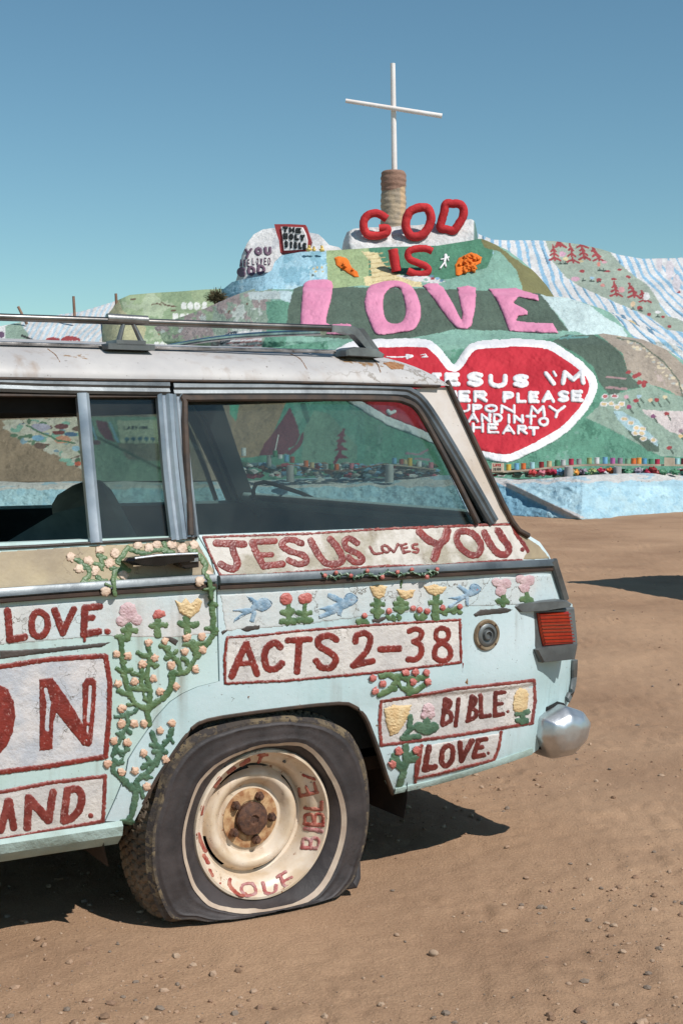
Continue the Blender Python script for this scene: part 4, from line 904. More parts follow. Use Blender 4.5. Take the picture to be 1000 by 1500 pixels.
# ---- rear bumper (chrome, wraps round the corner)
bo_ = [(800, 1054), (834, 1035), (862, 1044), (873, 1061), (867, 1086), (846, 1109), (815, 1115), (797, 1082)]
B0 = onplane(np.array([p[0] for p in bo_], float), np.array([p[1] for p in bo_], float), .01)
cB = np.array([B0[:, 0].mean(), 0, B0[:, 2].mean()]); V = []; ringsB = [(-.012, .34, -.012), (-.002, .66, -.007), (.030, .97, 0), (.05, 1.0, 0), (.10, 1.0, 0), (.3, .98, .02), (W / 2, .98, .05), (W - .3, .98, .02), (W - .02, 1, 0), (W + .036, .8, 0), (W + .055, .3, 0)]
for (y, s_c, dx) in ringsB:
    for q in B0: V.append((cB[0] + (q[0] - cB[0]) * s_c + dx, y, cB[2] + (q[2] - cB[2]) * s_c + (.008 if y < 0 else 0) * (1 - s_c)))
n = len(B0); Fc = [tuple(range(n))[::-1], tuple((len(ringsB) - 1) * n + i for i in range(n))]
for q in range(len(ringsB) - 1):
    for i in range(n): Fc.append((q * n + i, q * n + (i + 1) % n, (q + 1) * n + (i + 1) % n, (q + 1) * n + i))
bmp = meshobj('rear_bumper', V, Fc, M_chrome, car, True, 80)
import bmesh
bm = bmesh.new(); bm.from_mesh(bmp.data); bmesh.ops.recalc_face_normals(bm, faces=bm.faces); bm.to_mesh(bmp.data); bm.free()
sd_ = bmp.modifiers.new('bev', 'BEVEL'); sd_.width = .007; sd_.segments = 3; sd_.limit_method = 'ANGLE'; sd_.angle_limit = R(12)
prism_px('bumper_filler', [(800, 1036), (826, 1030), (835, 1040), (812, 1050), (806, 1100), (790, 1098)], .06, .5, M_black, car, .004)

# ---- roof rack
yr = .20
rk = MB(); rk.tube([px3(-560, 454, yr), px3(-200, 459, yr), px3(0, 464.5, yr), px3(250, 473, yr), px3(486, 481, yr)], .0098, 12)
rack = rk.obj('roof_rack', mat('rack_tube_metal', C(132, 128, 124), C(92, 90, 88), 8, .32, .2, 40, .001, metal=.8), car)
MB().tube([px3(-560, 497, yr + .03), px3(0, 503, yr + .03), px3(250, 510, yr + .03), px3(490, 515, yr + .02)], .006, 8, flat=1.6).obj('rack_base_rail', M_chromed, rack)
M_rackf = mat('cast_rack_metal', C(164, 164, 162), C(126, 126, 126), 10, .4, .3, 50, .002, metal=.7)
for dx in (0, -1.35):
    ft = MB()
    def T_(p): return (p[0] + dx, p[1], p[2])
    ft.tube([T_(px3(157, 466, yr)), T_(px3(216, 469.5, yr))], .0128, 12)
    ft.tube([T_(px3(181, 474, yr)), T_(px3(173, 504, yr))], [.006, .008]); ft.tube([T_(px3(195, 474, yr)), T_(px3(209, 504, yr))], [.006, .008])
    for (a, b, c_, d) in ((170, 501, 213, 505), (158, 506, 226, 512)):
        p = px3(a, b, yr - .02); q = px3(c_, d, yr - .02)
        ft.box(p[0] + dx, q[0] + dx, yr - .025, yr + .05, min(p[2], q[2]) - .003, max(p[2], q[2]) + .006)
    ft.obj('rack_foot', M_rackf, rack)
ef = prism_px('rack_foot', [(487, 476), (520, 478), (528, 484), (548, 512), (541, 515), (519, 490), (510, 489), (500, 486), (487, 486)], yr - .014, yr + .02, M_rackf, rack, .003)
prism_px('rack_foot_plate', [(508, 512), (520, 508), (540, 510), (552, 511), (564, 519), (562, 524), (508, 521)], yr - .03, yr + .05, M_rackf, rack, .004)
prism_px('rack_foot', [(519, 480), (533, 481), (556, 513), (548, 515)], yr + .0, yr + .012, M_galv, rack, .002)
for dx in (0, -1.72):
    q0 = px3(480, 484, yr); cb = MB()
    cb.tube([(q0[0] - .015 + dx, yr + t * (W - 2 * yr), q0[2] - .006 + .022 * math.sin(math.pi * t)) for t in np.linspace(0, 1, 14)], .009, 10, flat=1.3)
    cb.obj('rack_cross_bar', M_chromed, rack)
q0 = px3(486, 481, W - yr)
a0 = px3(486, 481, yr)
MB().tube([(a0[0] - 2.4, W - yr, a0[2]), (a0[0], W - yr, a0[2])], .0125, 10).tube([(a0[0], W - yr, a0[2]), (a0[0] + .06, W - yr, a0[2] - .075)], .012).obj('far_rack_rail', M_chromed, rack)

# ---- rear wheel
RC = (xz([(384, 1209)], .03)[0]); xc, zc = RC[0] + 0.002, .228
def rimprof():
    return [(.222, .052), (.224, .030), (.219, .022), (.212, .021), (.207, .030), (.200, .044), (.190, .050), (.180, .056), (.172, .080), (.166, .104), (.157, .108), (.150, .099), (.140, .086), (.130, .082), (.118, .086), (.107, .100), (.098, .110), (.092, .110), (.084, .106), (.074, .106), (.050, .106), (.04, .106)]
nA = 120; prof = rimprof(); V = []; Fc = []
for (r, y) in prof:
    for k in range(nA):
        a = 2 * math.pi * k / nA; V.append((xc + r * math.cos(a), y, zc + r * math.sin(a)))
def in_slot(a, w_=19):
    a = math.degrees(a) % 360
    return any(abs((a - c_ + 180) % 360 - 180) < w_ for c_ in (112, 28, 293, 213))
for i in range(len(prof) - 1):
    for k in range(nA):
        if i == 10 and in_slot(2 * math.pi * (k + .5) / nA, 20): continue
        
        k2 = (k + 1) % nA; Fc.append((i * nA + k, (i + 1) * nA + k, (i + 1) * nA + k2, i * nA + k2))
Fc.append(tuple((len(prof) - 1) * nA + k for k in range(nA)))
V = [(xc + (x_ - xc) * (1 - .058 * min(1, max(0, (math.hypot(x_ - xc, z_ - zc) - .07) / .1))), y_, zc + (z_ - zc) * (1 - .058 * min(1, max(0, (math.hypot(x_ - xc, z_ - zc) - .07) / .1)))) for x_, y_, z_ in V]
wheel = meshobj('wheel_rim', V, Fc, M_rim, car, True, 50)
bm = bmesh.new(); bm.from_mesh(wheel.data); bmesh.ops.recalc_face_normals(bm, faces=bm.faces); bm.to_mesh(wheel.data); bm.free()
wheel['label'] = 'cream painted steel rear wheel with rusty hub'
MB().lathe([(.195, .15), (.19, .22), (.05, .23)], (xc, 0, zc), 40).obj('brake_drum', M_black, wheel)
MB().lathe([(.084, .1055), (.084, .104), (.074, .102), (.05, .1025), (.05, .106)], (xc, 0, zc), 40).obj('hub_face', mat('rust_stained_enamel', C(214, 176, 130), C(164, 112, 72), 30, .6, .6, 60, lo=.4, hi=.6), wheel)
MB().lathe([(.046, .113), (.047, .090), (.043, .084), (.028, .080), (.014, .078), (.010, .084), (.003, .084)], (xc, 0, zc), 28, jit=.0006).obj('hub_cap', M_rust, wheel)
for i in range(5):
    a = R(67 + 72 * i); c_ = (xc + .064 * math.cos(a), 0, zc + .064 * math.sin(a))
    MB().lathe([(.0135, .111), (.0135, .094), (.011, .088), (.008, .088), (.0075, .082), (.003, .081)], c_, 6).obj('lug_nut', M_rust, wheel)
MB().tube([(xc + .072, .09, zc + .168), (xc + .076, .060, zc + .164), (xc + .078, .045, zc + .160)], [.006, .0055, .004]).obj('valve_stem', M_galv, wheel)
# tyre
wz = lambda pts: [(150 + x * .42, 1020 + y * .42) for x, y in pts]
WO = wz([(300, 380), (330, 300), (400, 230), (480, 190), (600, 163), (700, 165), (750, 200), (800, 270), (835, 350), (848, 430), (830, 540), (790, 630), (740, 690), (650, 735), (520, 748), (420, 743), (360, 722), (318, 675), (290, 600), (275, 500)])
WI = wz([(318, 385), (348, 312), (412, 245), (485, 205), (600, 178), (692, 182), (735, 212), (783, 280), (816, 355), (828, 430), (812, 535), (772, 622), (728, 678), (645, 718), (520, 731), (430, 727), (378, 708), (338, 665), (310, 595), (295, 500)])
SH = wz([(190, 360), (215, 270), (270, 178), (330, 130), (420, 100), (560, 78), (700, 76), (800, 90), (870, 130), (915, 210), (937, 330), (937, 420), (915, 550), (885, 640), (838, 683), (700, 737), (560, 772), (400, 785), (300, 778), (225, 790), (190, 720), (165, 640), (158, 550), (163, 450)])
def polar(pts, y0):
    P = np.array(xz(pts, y0)); d = P - np.array([xc, zc]); an = np.arctan2(d[:, 1], d[:, 0]); r = np.hypot(d[:, 0], d[:, 1])
    o = np.argsort(an); an, r = an[o], r[o]
    an = np.concatenate([an - 2 * math.pi, an, an + 2 * math.pi]); r = np.tile(r, 3)
    return lambda a: np.interp(a, an, r)
WI = [(a[0] * .72 + b[0] * .28, a[1] * .72 + b[1] * .28) for a, b in zip(WI, WO)]
fWO, fWI, fSH = polar(WO, .0), polar(WI, .0), polar(SH, .0)
NT = 540; A = np.linspace(-math.pi, math.pi, NT, endpoint=False)
def sm(f):
    r = f(A); k = np.hanning(13); k /= k.sum(); return np.convolve(np.concatenate([r[-6:], r, r[:6]]), k, 'valid')
rWO, rWI, rSH = sm(fWO), sm(fWI), sm(fSH)
low = np.clip((-np.sin(A) - .5) / .5, 0, 1)
rings = [(np.full(NT, .205), np.full(NT, .036)), (np.full(NT, .214), np.full(NT, .022)), ((rWI + .214) / 2, .010 - .004 * low), (rWI, .002 - .010 * low), (rWO, -.004 - .016 * low)] + [(rWO * (1 - t_) + rSH * t_, np.interp(t_, [0, .5, .85, 1], [-.004, -.006, -.001, .014]) - np.interp(t_, [0, .5, .85, 1], [.016, .03, .038, .036]) * low - e_) for t_, e_ in ((.10, 0), (.14, .002), (.18, 0), (.34, 0), (.5, 0), (.64, 0), (.67, .0025), (.70, 0), (.78, 0), (.86, .002), (.92, 0), (1.0, 0))]
NS = len(rings)
nac = 22
for j in range(nac + 1):
    t = j / nac; y = .026 + t * .185
    rr = rSH + .010 - .022 * (2 * t - 1) ** 4
    rr = rr + .012 * np.sin(math.pi * min(1, t * 8) / 2) * 0
    if j not in (0, nac):
        arc = A * .34; g = 0
        if j in (5, 11, 17): g = .007
        sip = (np.sin(arc * 2 * math.pi / .026 + 1.6 * math.sin(j * 1.1)) > .62)
        rr = rr - g - np.where(sip, .0065, 0)
    else:
        rr = rr - .004 * (np.sin(A * .34 * 2 * math.pi / .020) > .3)
    rings.append((rr, np.full(NT, y) - .030 * low * (1 - t)))
rings += [(rSH - .02, np.full(NT, .235)), (np.full(NT, .24), np.full(NT, .23)), (np.full(NT, .2), np.full(NT, .21))]
V = np.zeros((len(rings), NT, 3))
for i, (r, y) in enumerate(rings):
    V[i, :, 0] = xc + r * np.cos(A); V[i, :, 2] = zc + r * np.sin(A); V[i, :, 1] = y
nz = .003 * noise2(np.cos(A)[None] * 6 + np.arange(len(rings))[:, None] * .3, np.sin(A)[None] * 6 + 20, 77)
V[..., 2] += nz
V[..., 2] = np.where(V[..., 2] < .004, .004 + .2 * np.clip(V[..., 2] - .004, -.02, 0), V[..., 2])
idx = np.arange(len(rings) * NT).reshape(len(rings), NT); i2 = np.roll(idx, -1, 1)
def ringfaces(a, b):
    return np.stack([idx[a:b], i2[a:b], i2[a + 1:b + 1], idx[a + 1:b + 1]], -1).reshape(-1, 4)[:, ::-1]
side = meshobj('tyre', V.reshape(-1, 3), np.vstack([ringfaces(0, NS - 4)]), M_tyre, wheel, True)
side['label'] = 'flat sagging rear tyre with a white stripe'
meshobj('tread', V.reshape(-1, 3), ringfaces(NS, len(rings) - 1), M_tread, wheel, True, 30)
meshobj('tyre_shoulder', V.reshape(-1, 3), ringfaces(NS - 4, NS), M_shoulder, wheel, True, 30)
Vw = V.copy(); Vw[3:5, :, 1] -= .0022; Vw[3, :, 1] += .0012
for i in (3, 4): pass
meshobj('whitewall', Vw.reshape(-1, 3), ringfaces(3, 4), M_ww, wheel, True)
# torn flap of rubber at the back of the tyre
MB().tube([px3(497, 1292, .02), px3(510, 1298, .0), px3(519, 1296, -.01), px3(524, 1285, .0), px3(525, 1262, .02)], [.006, .010, .012, .010, .006], 8, flat=.5).obj('torn_rubber_flap', M_tyre, wheel)
# words painted on the wheel
rimy = [p[1] for p in prof][::-1]; rimr = [p[0] * (1 - .058 * min(1, max(0, (p[0] - .07) / .1))) for p in prof][::-1]
def rsurf(u, v, h):
    r_ = rayw(u, v); rl = np.stack([r_ @ AX, r_ @ NX, r_[..., 2]], -1); y = np.full(rl.shape[:-1], .045)
    for _ in range(14):
        P = E_l + rl * ((y - E_l[1]) / rl[..., 1])[..., None]
        y = .5 * y + .5 * np.interp(np.hypot(P[..., 0] - xc, P[..., 2] - zc), rimr, rimy)
    y = y - h - .001
    return E_l + rl * ((y - E_l[1]) / rl[..., 1])[..., None]
M_rimp = mat('faded_pink_wheel_paint', C(176, 92, 88), C(196, 150, 146), 40, .5, .8, 80)
M_rimr = mat('worn_red_wheel_paint', C(160, 62, 52), C(190, 120, 100), 40, .5, .8, 80)
wh = ZC(150, 1020, .42)
for L_, m_ in [(wh(([(696, 528), (752, 530)], 3, 'k'), ([(696, 528), (700, 498), (722, 500), (725, 524), (732, 496), (754, 500), (752, 530)], 2.4)), M_rimp), (wh(([(705, 462), (765, 470)], 3, 'k')), M_rimp),
        (wh(([(705, 446), (768, 450)], 3, 'k'), ([(705, 446), (708, 415), (732, 414), (737, 446), (745, 412), (768, 416), (768, 450)], 2.4)), M_rimr), (wh(([(706, 390), (764, 396), (764, 370)], 2.6, 'k')), M_rimr),
        (wh(([(690, 348), (748, 334)], 2.8, 'k'), ([(690, 348), (684, 322)], 2.4, 'k'), ([(717, 340), (710, 316)], 2.2, 'k'), ([(748, 334), (738, 304)], 2.4, 'k')), M_rimr),
        (wh(([(445, 640), (445, 662), (480, 695), (500, 690)], 2.8)), M_rimr), (wh(([(495, 655), (525, 655), (535, 685), (505, 695), (485, 675)], 2.4, 'c')), M_rimp), (wh(([(560, 650), (570, 685), (600, 685), (605, 660)], 2.8)), M_rimp), (wh(([(620, 625), (640, 665), (685, 640)], 2.6), ([(610, 630), (640, 612)], 2.4, 'k'), ([(632, 645), (660, 630)], 2.2, 'k')), M_rimp),
        (wh(([(395, 315), (410, 285)], 3, 'k')), M_rimr), (wh(([(440, 265), (460, 250)], 3, 'k')), M_rimr), (wh(([(485, 240), (510, 222)], 3, 'k')), M_rimr), (wh(([(545, 205), (575, 205)], 2.4, 'k'), ([(555, 205), (545, 230)], 2.4, 'k')), M_rimr),
        (wh(([(350, 385), (345, 410)], 2.4, 'k')), M_rimr), (wh(([(335, 480), (345, 510), (360, 540)], 3.0)), M_rimr), (wh(([(355, 555), (370, 580)], 3, 'k')), M_rimr), (wh(([(375, 605), (385, 625)], 2.2, 'k')), M_rimr), (wh(([(412, 652)], 1.8, 'k')), M_rimr), (wh(([(700, 275), (740, 290)], 2.2, 'k')), M_rimr)]:
    relief('painted_letter', L_, rsurf, .0025, m_, wheel, step=.8, edge=1.3, amp=1.1, nsc=.4, sink=.001)
# the other three wheels
def plainwheel(x, y, sgn, zc2=.30, rt=.335):
    w = MB().lathe([(rt, .0), (rt + .005, sgn * .03), (rt + .005, sgn * .18), (rt, sgn * .21), (.22, sgn * .2)], (0, 0, 0), 48)
    t = w.obj('wheel_tyre', M_tread, car); t.location = (x, y, zc2)
    MB().lathe([(.222, -sgn * .004), (.2, sgn * .02), (.165, sgn * .04), (.12, sgn * .015), (.08, sgn * .04), (.04, sgn * .0)], (0, 0, 0), 40).obj('wheel_rim', M_rim, t)
    MB().lathe([(rt, -sgn * .0), (.27, -sgn * .012), (.215, -sgn * .002), (.2, sgn * .05)], (0, 0, 0), 48).obj('tyre_sidewall', M_tyre, t)
plainwheel(.04, W - .03, -1, .29, .285); plainwheel(-2.62, .03, 1); plainwheel(-2.62, W - .03, -1)
C = _C0
# ================================================================== THE PAINTED MOUNTAIN
M_hill = mat('painted_adobe', (1, 1, 1), None, 1.1, .8, .8, 6, .10, vc=True, spec=.25, fine=16)
def plaster(name, c, c2=None, **k):
    return mat(name, c, c2 or tuple(x * .86 for x in c), k.pop('ns', 1.3), .75, k.pop('bump', .6), 8, .04, lo=.35, hi=.7, spec=.3, **k)
P_red = plaster('crimson_plaster_paint', C(190, 44, 56), C(172, 34, 46)); P_redl = plaster('scarlet_letter_paint', C(198, 52, 54), C(176, 38, 44), bump=.9)
P_pink = plaster('rose_pink_plaster_paint', C(214, 140, 168), C(200, 124, 154)); P_white = plaster('white_plaster_paint', C(226, 222, 220), C(208, 206, 208))
P_wall = plaster('sky_blue_plaster', C(152, 202, 220), C(176, 216, 228), ns=2.2, bump=1.0)
P_org = plaster('orange_plaster_paint', C(226, 122, 40), C(206, 100, 30)); P_purp = plaster('plum_plaster_paint', C(112, 88, 104), C(92, 72, 88))
P_blk = plaster('black_letter_paint', C(40, 44, 46)); P_bookr = plaster('book_red_paint', C(160, 62, 64)); P_yel = plaster('duck_yellow_paint', C(232, 200, 120))

def interp(pts):
    P = np.array(pts, float); return lambda u: np.interp(u, P[:, 0], P[:, 1])
def lump(u, v, D, amp, sd):
    x = (u - 500) / F * D; z = (635 - v) / F * D
    return amp * noise2(x * .8, z * .8 + 3, sd, 4, .55) + amp * .42 * noise2(x * 3.4, z * 4, sd + 9, 4, .65)
class Tier:
    def __init__(s, name, top, bot, Df, amp=.10, sd=1, u0=None, u1=None):
        s.name, s.top, s.bot, s.Df, s.amp, s.sd = name, interp(top), interp(bot), Df, amp, sd
        s.u0 = top[0][0] if u0 is None else u0; s.u1 = top[-1][0] if u1 is None else u1
    def D(s, u, v): 
        D0 = s.Df(u, v); return D0 - lump(u, v, D0, s.amp, s.sd)
    def surf(s, u, v, h): return atD(u, v, s.D(u, v) - np.asarray(h))
    def build(s, paintf, step=1.35, back=3.0, kind='structure', m=None, name=None):
        us = np.arange(s.u0, s.u1 + step, step); top = s.top(us); bot = s.bot(us)
        nr = int(max(bot - top) / step) + 2; t = np.linspace(0, 1, nr)[:, None]
        U = np.broadcast_to(us, (nr, len(us))); V = bot * (1 - t) + top * t
        D = s.D(U, V); col = paintf(U, V); col = col * (1 + .10 * noise2(U * .05 + V * .1, V * .16, s.sd + 3, 4, .7) + .06 * noise2(U * .35, V * .08, s.sd + 5, 2))[..., None]; col = col * .88 + .15 * col.mean(-1, keepdims=True) + .008
        P = atD(U, V, D)
        # the crest rolls over and runs down behind
        nv = np.array([[0, .12, .01], [0, .35, -.02], [0, .8, -.12], [0, back * .6, -.5], [0, back, -1.6], [0, back * 1.6, -14]])
        ext = P[-1][None] + nv[:, None, :]; ext[..., 2] = np.maximum(ext[..., 2], -.3)
        colx = np.broadcast_to(col[-1][None], (6, len(us), 3))
        P = np.concatenate([P, ext]); col = np.concatenate([col, colx]); n = P.shape[0]; k = len(us)
        ix = np.arange(n * k).reshape(n, k)
        Fq = np.stack([ix[:-1, :-1], ix[:-1, 1:], ix[1:, 1:], ix[1:, :-1]], -1).reshape(-1, 4)
        return meshobj(name or s.name, P.reshape(-1, 3), Fq, m or M_hill, None, True, col=col.reshape(-1, 3), kind=kind)
class Paint:
    def __init__(s, U, V, base, wob=1.2, sd=5):
        s.U = U + wob * noise2(U * .12, V * .12, sd, 3) ; s.V = V + wob * noise2(U * .12, V * .12, sd + 40, 3)
        s.u, s.v = U, V
        s.c = np.empty(U.shape + (3,)); s.c[:] = base
    def poly(s, pts, col, soft=False): s.c[inpoly(s.U, s.V, pts)] = col
    def stroke(s, pts, r, col):
        P = np.array(pts, float); m = (s.U > P[:, 0].min() - r - 2) & (s.U < P[:, 0].max() + r + 2) & (s.V > P[:, 1].min() - r - 2) & (s.V < P[:, 1].max() + r + 2)
        q = np.zeros(s.U.shape, bool); q[m] = stroke_sdf(s.U[m], s.V[m], pts, r) < 0; s.c[q] = col
    def ell(s, x, y, a, b, col):
        q = ((s.U - x) / a) ** 2 + ((s.V - y) / b) ** 2 < 1; s.c[q] = col
    def mottle(s, col, th, sc, sd, mask=None):
        q = noise2(s.u * sc, s.v * sc, sd, 4, .6) > th
        if mask is not None: q &= mask
        s.c[q] = col
    def text(s, t, x0, y0, x1, y1, r, col, sk=0):
        n = len(t); w = (x1 - x0) / n
        for i, ch in enumerate(t):
            if ch in FONT:
                for st in glyph(ch, x0 + i * w + w * .08, y0, x0 + (i + 1) * w - w * .08, y1, r, sk): s.stroke(st[1], st[2], col)
c_white = C(224, 222, 220); c_blue = C(140, 190, 220); c_sage = C(164, 178, 160); c_dkg = C(90, 110, 94); c_teal = C(96, 158, 130); c_mint = C(136, 184, 164)
c_tan = C(178, 162, 144); c_pgr = C(150, 174, 154); c_red = C(168, 58, 60); c_ol = C(130, 126, 76); c_pb = C(206, 228, 226); c_lb = C(158, 206, 224)
c_grn = C(150, 170, 126); c_steel = C(98, 142, 170); c_dirt = C(160, 136, 112)

# --- lower tier with the heart
T1 = Tier('lower_hill', [(-420, 695), (-330, 600), (-200, 545), (0, 540), (330, 520), (430, 505), (500, 497), (560, 500), (610, 497), (640, 489), (680, 487), (760, 489), (838, 490), (880, 488), (940, 497), (975, 512), (1010, 535), (1100, 570), (1400, 620)],
          [(-420, 712), (0, 706), (640, 702), (1000, 700), (1400, 700)],
          lambda u, v: 26.0 + (700 - v) * .0195 + 1.6 * np.clip((u - 830) / 300, 0, 2) ** 2 * np.clip((700 - v) / 200, 0, 1) + .5 * ((v < 505) * (505 - v) / 10.0), .16, 11)
d7 = lambda p: Zm(780, 440, .22, p); b5 = lambda p: Zm(490, 480, .4, p); b8 = lambda p: Zm(0, 600, .26, p); e1 = lambda p: Zm(270, 580, .22, p); e2 = lambda p: Zm(460, 580, .24, p)
def paint1(U, V):
    p = Paint(U, V, c_teal)
    p.mottle(C(94, 156, 128), .12, .03, 3); p.mottle(C(74, 134, 108), .30, .05, 13); p.mottle(C(118, 168, 146), .42, .07, 14)
    p.poly([(480, 480), (640, 480), (840, 480), (834, 494), (760, 500), (600, 520), (480, 520)], c_mint)
    p.poly(d7([(130, 270), (250, 215), (380, 215), (520, 290), (600, 370), (625, 460), (715, 580), (580, 600), (590, 640), (560, 700), (500, 620), (440, 540), (400, 440), (300, 360)]), c_dkg)
    p.poly(d7([(380, 200), (560, 205), (740, 230), (900, 320), (1100, 480), (1100, 1000), (1000, 660), (900, 600), (780, 560), (625, 460), (600, 360), (520, 290), (440, 230)]), c_tan)
    p.mottle(C(196, 176, 164), .12, .04, 8, inpoly(U, V, d7([(600, 360), (760, 300), (900, 600), (780, 560), (625, 460)])))
    p.poly(d7([(900, 340), (1000, 430), (1200, 640), (1200, 460), (1000, 360), (880, 300)]), c_mint)
    p.poly(d7([(625, 470), (720, 580), (590, 610), (480, 640), (440, 700), (350, 780), (480, 840), (600, 900), (700, 960), (850, 1040), (1400, 1050), (1400, 620), (1100, 700), (1000, 640), (900, 620), (780, 560)]), c_pgr)
    p.poly(d7([(520, 740), (600, 760), (700, 850), (840, 960), (840, 1015), (760, 1000), (640, 890), (600, 820)]), c_dkg)
    p.poly(d7([(530, 730), (600, 740), (700, 800), (760, 870), (830, 930), (830, 970), (740, 910), (640, 870), (560, 790)]), C(170, 204, 208))
    p.poly(d7([(730, 725), (860, 735), (1000, 740), (1300, 760), (1300, 960), (1000, 905), (900, 870), (820, 800), (740, 755)]), C(222, 206, 200))
    for x, y in [(480, 640), (470, 690), (520, 690), (545, 640), (560, 710), (590, 690), (610, 790), (650, 815), (690, 850), (730, 855), (680, 885), (735, 920), (800, 930), (725, 885)]:
        q = d7([(x, y)])[0]; p.ell(q[0], q[1], 5.4, 3.6, c_white); p.ell(q[0], q[1], 3.8, 2.4, C(226, 196, 140) if y > 650 else C(190, 100, 100))
    rr = random.Random(3)
    for x, y, c in [(620, 645, C(210, 160, 170)), (685, 670, c_red), (780, 665, C(222, 194, 150)), (825, 665, c_red), (880, 645, C(222, 204, 160)), (705, 640, C(170, 200, 214)), (640, 710, C(170, 60, 110)), (680, 505, c_red), (705, 495, c_red), (745, 545, c_red), (710, 545, c_red), (735, 565, c_red), (635, 478, c_red), (905, 980, c_red), (890, 755, c_red), (800, 770, C(140, 80, 120)), (985, 870, C(160, 130, 140)), (985, 905, C(224, 190, 130))]:
        q = d7([(x, y)])[0]; p.ell(q[0], q[1], 3.8, 3.0, c)
        if y > 600: p.stroke([(q[0] + 2, q[1] + 3), (q[0] + 6, q[1] + 9)], 1.3, c_dkg)
    for k in range(60):
        a = rr.random(); x = 560 + 480 * a + rr.uniform(-20, 20); y = 230 + 420 * a ** 1.5 + rr.uniform(-25, 30); q = d7([(x, y)])[0]
        p.ell(q[0], q[1], 2.6, 1.7, C(222, 204, 170) if rr.random() < .7 else C(190, 190, 180))
    p.stroke(d7([(560, 250), (700, 280), (860, 400), (960, 520), (1000, 640)]), 1.0, C(110, 120, 100))
    for k in range(70):
        x, y = rr.uniform(1000, 1380), rr.uniform(560, 680); p.ell(x, y, rr.uniform(3, 8), rr.uniform(2, 5), rr.choice([c_red, c_white, C(224, 194, 140), c_mint, c_steel]))
    for y0, n_ in ((495, 1), (565, 1)): p.stroke(d7([(490, y0 + 15), (620, y0 + 25)]), 1.4, C(176, 140, 140))
    for y0 in (0, 8): p.stroke(d7([(180 + y0 * 6, 255), (240 + y0 * 8, 245), (270 + y0 * 12, 230 + y0)]), 1.5, C(100, 158, 152))
    # seen through the wagon: bare slope, painted flowers, tree
    p.poly([(-500, 500), (250, 500), (345, 520), (345, 720), (-500, 720)], c_dirt)
    p.poly(b8([(10, 60), (480, 40), (470, 340), (380, 300), (340, 270), (250, 220), (130, 185), (60, 130)]), C(196, 192, 172))
    p.poly(b8([(440, 40), (1000, 40), (1050, 440), (470, 430), (460, 300)]), C(140, 172, 146))
    p.poly(b8([(660, 60), (900, 60), (900, 190), (680, 190)]), C(206, 206, 176))
    p.poly(b8([(660, 190), (930, 190), (900, 290), (720, 280)]), C(146, 136, 116))
    p.poly(b8([(540, 60), (600, 65), (652, 185), (590, 162), (555, 110)]), C(140, 62, 76))
    p.stroke(b8([(500, 130), (640, 200), (780, 270), (900, 330)]), 2.0, C(84, 108, 84)); p.stroke(b8([(515, 70), (545, 170)]), 1.4, c_blue); p.stroke(b8([(620, 75), (665, 180)]), 1.4, c_blue)
    p.text('LASTING', *b8([(698, 92)])[0], *b8([(838, 112)])[0], .8, C(50, 56, 50))
    for k in range(5): q = b8([(715 + 37 * k, 165)])[0]; p.ell(q[0], q[1], 3.6, 3.2, C(90, 128, 150)); p.stroke([q, (q[0], q[1] + 6)], .8, C(80, 110, 90))
    for k in range(150):
        x, y = rr.uniform(10, 470), rr.uniform(60, 330)
        if y < 110 + x * .5: 
            q = b8([(x, y)])[0]
            if inpoly(np.array([q[0]]), np.array([q[1]]), b8([(10, 60), (480, 40), (470, 340), (380, 300), (340, 270), (250, 220), (130, 185), (60, 130)]))[0]:
                p.ell(q[0], q[1], rr.uniform(3, 9), rr.uniform(2, 4.5), rr.choice([c_mint, C(100, 130, 104), C(204, 200, 184), C(206, 200, 184), C(120, 96, 86), C(130, 160, 176)]))
    for x, y, a, b, c in [(230, 100, 14, 6, C(176, 170, 190)), (350, 95, 10, 4, C(120, 76, 80)), (215, 158, 9, 4.5, C(128, 176, 208)), (355, 170, 12, 6, C(214, 150, 120)), (400, 140, 10, 3, C(80, 116, 150)), (330, 130, 9, 3, C(130, 70, 70)), (540, 185, 8, 4, C(130, 74, 76)), (440, 305, 5, 3, C(210, 100, 70)), (430, 220, 7, 4, C(150, 190, 210)), (370, 285, 10, 3, c_mint)]:
        q = b8([(x, y)])[0]; p.ell(q[0], q[1], a, b, c)
    p.stroke(b8([(150, 90), (260, 140), (330, 175), (420, 190)]), 1.3, C(90, 130, 100))
    # centre: brown plaster, maroon tree, rounded green mound
    p.poly(e1([(330, 40), (680, 40), (620, 180), (520, 400), (300, 420)]), C(176, 142, 106))
    p.poly(e1([(300, 40), (370, 40), (345, 170), (300, 120)]), C(96, 176, 140))
    p.poly(e1([(680, 40), (1200, 40), (1200, 420), (500, 400), (640, 200)]), C(98, 162, 138))
    p.mottle(C(120, 172, 150), .1, .04, 23, (U > 430) & (U < 520) & (V < 670))
    p.poly(e1([(705, 75), (745, 170), (770, 260), (740, 330), (690, 350), (720, 385), (640, 395), (500, 395), (530, 320), (600, 230), (650, 160)]), C(128, 58, 70))
    p.stroke(e1([(800, 250), (760, 330), (700, 380)]), 3, C(128, 58, 70)); p.stroke(e1([(790, 60), (820, 150), (880, 300)]), 4, C(80, 124, 108))
    p.poly(e2([(-60, 200), (0, 90), (100, 110), (200, 240), (262, 310), (262, 380), (230, 430), (-80, 440)]), C(122, 160, 134))
    zz = e2([(180, 205), (150, 300), (160, 340), (125, 410)]); p.stroke(zz, 2.2, C(132, 44, 62))
    for y, w in ((235, 28), (270, 34), (320, 44), (370, 50)): p.poly(e2([(165 - w, y + 12), (165, y - 22), (165 + w, y + 12)]), C(132, 44, 62))
    p.stroke(e2([(560, 350), (640, 355), (690, 330)]), 1.6, C(170, 130, 140)); p.stroke(e2([(620, 380), (700, 390)]), 1.6, C(170, 130, 140))
    return p.c
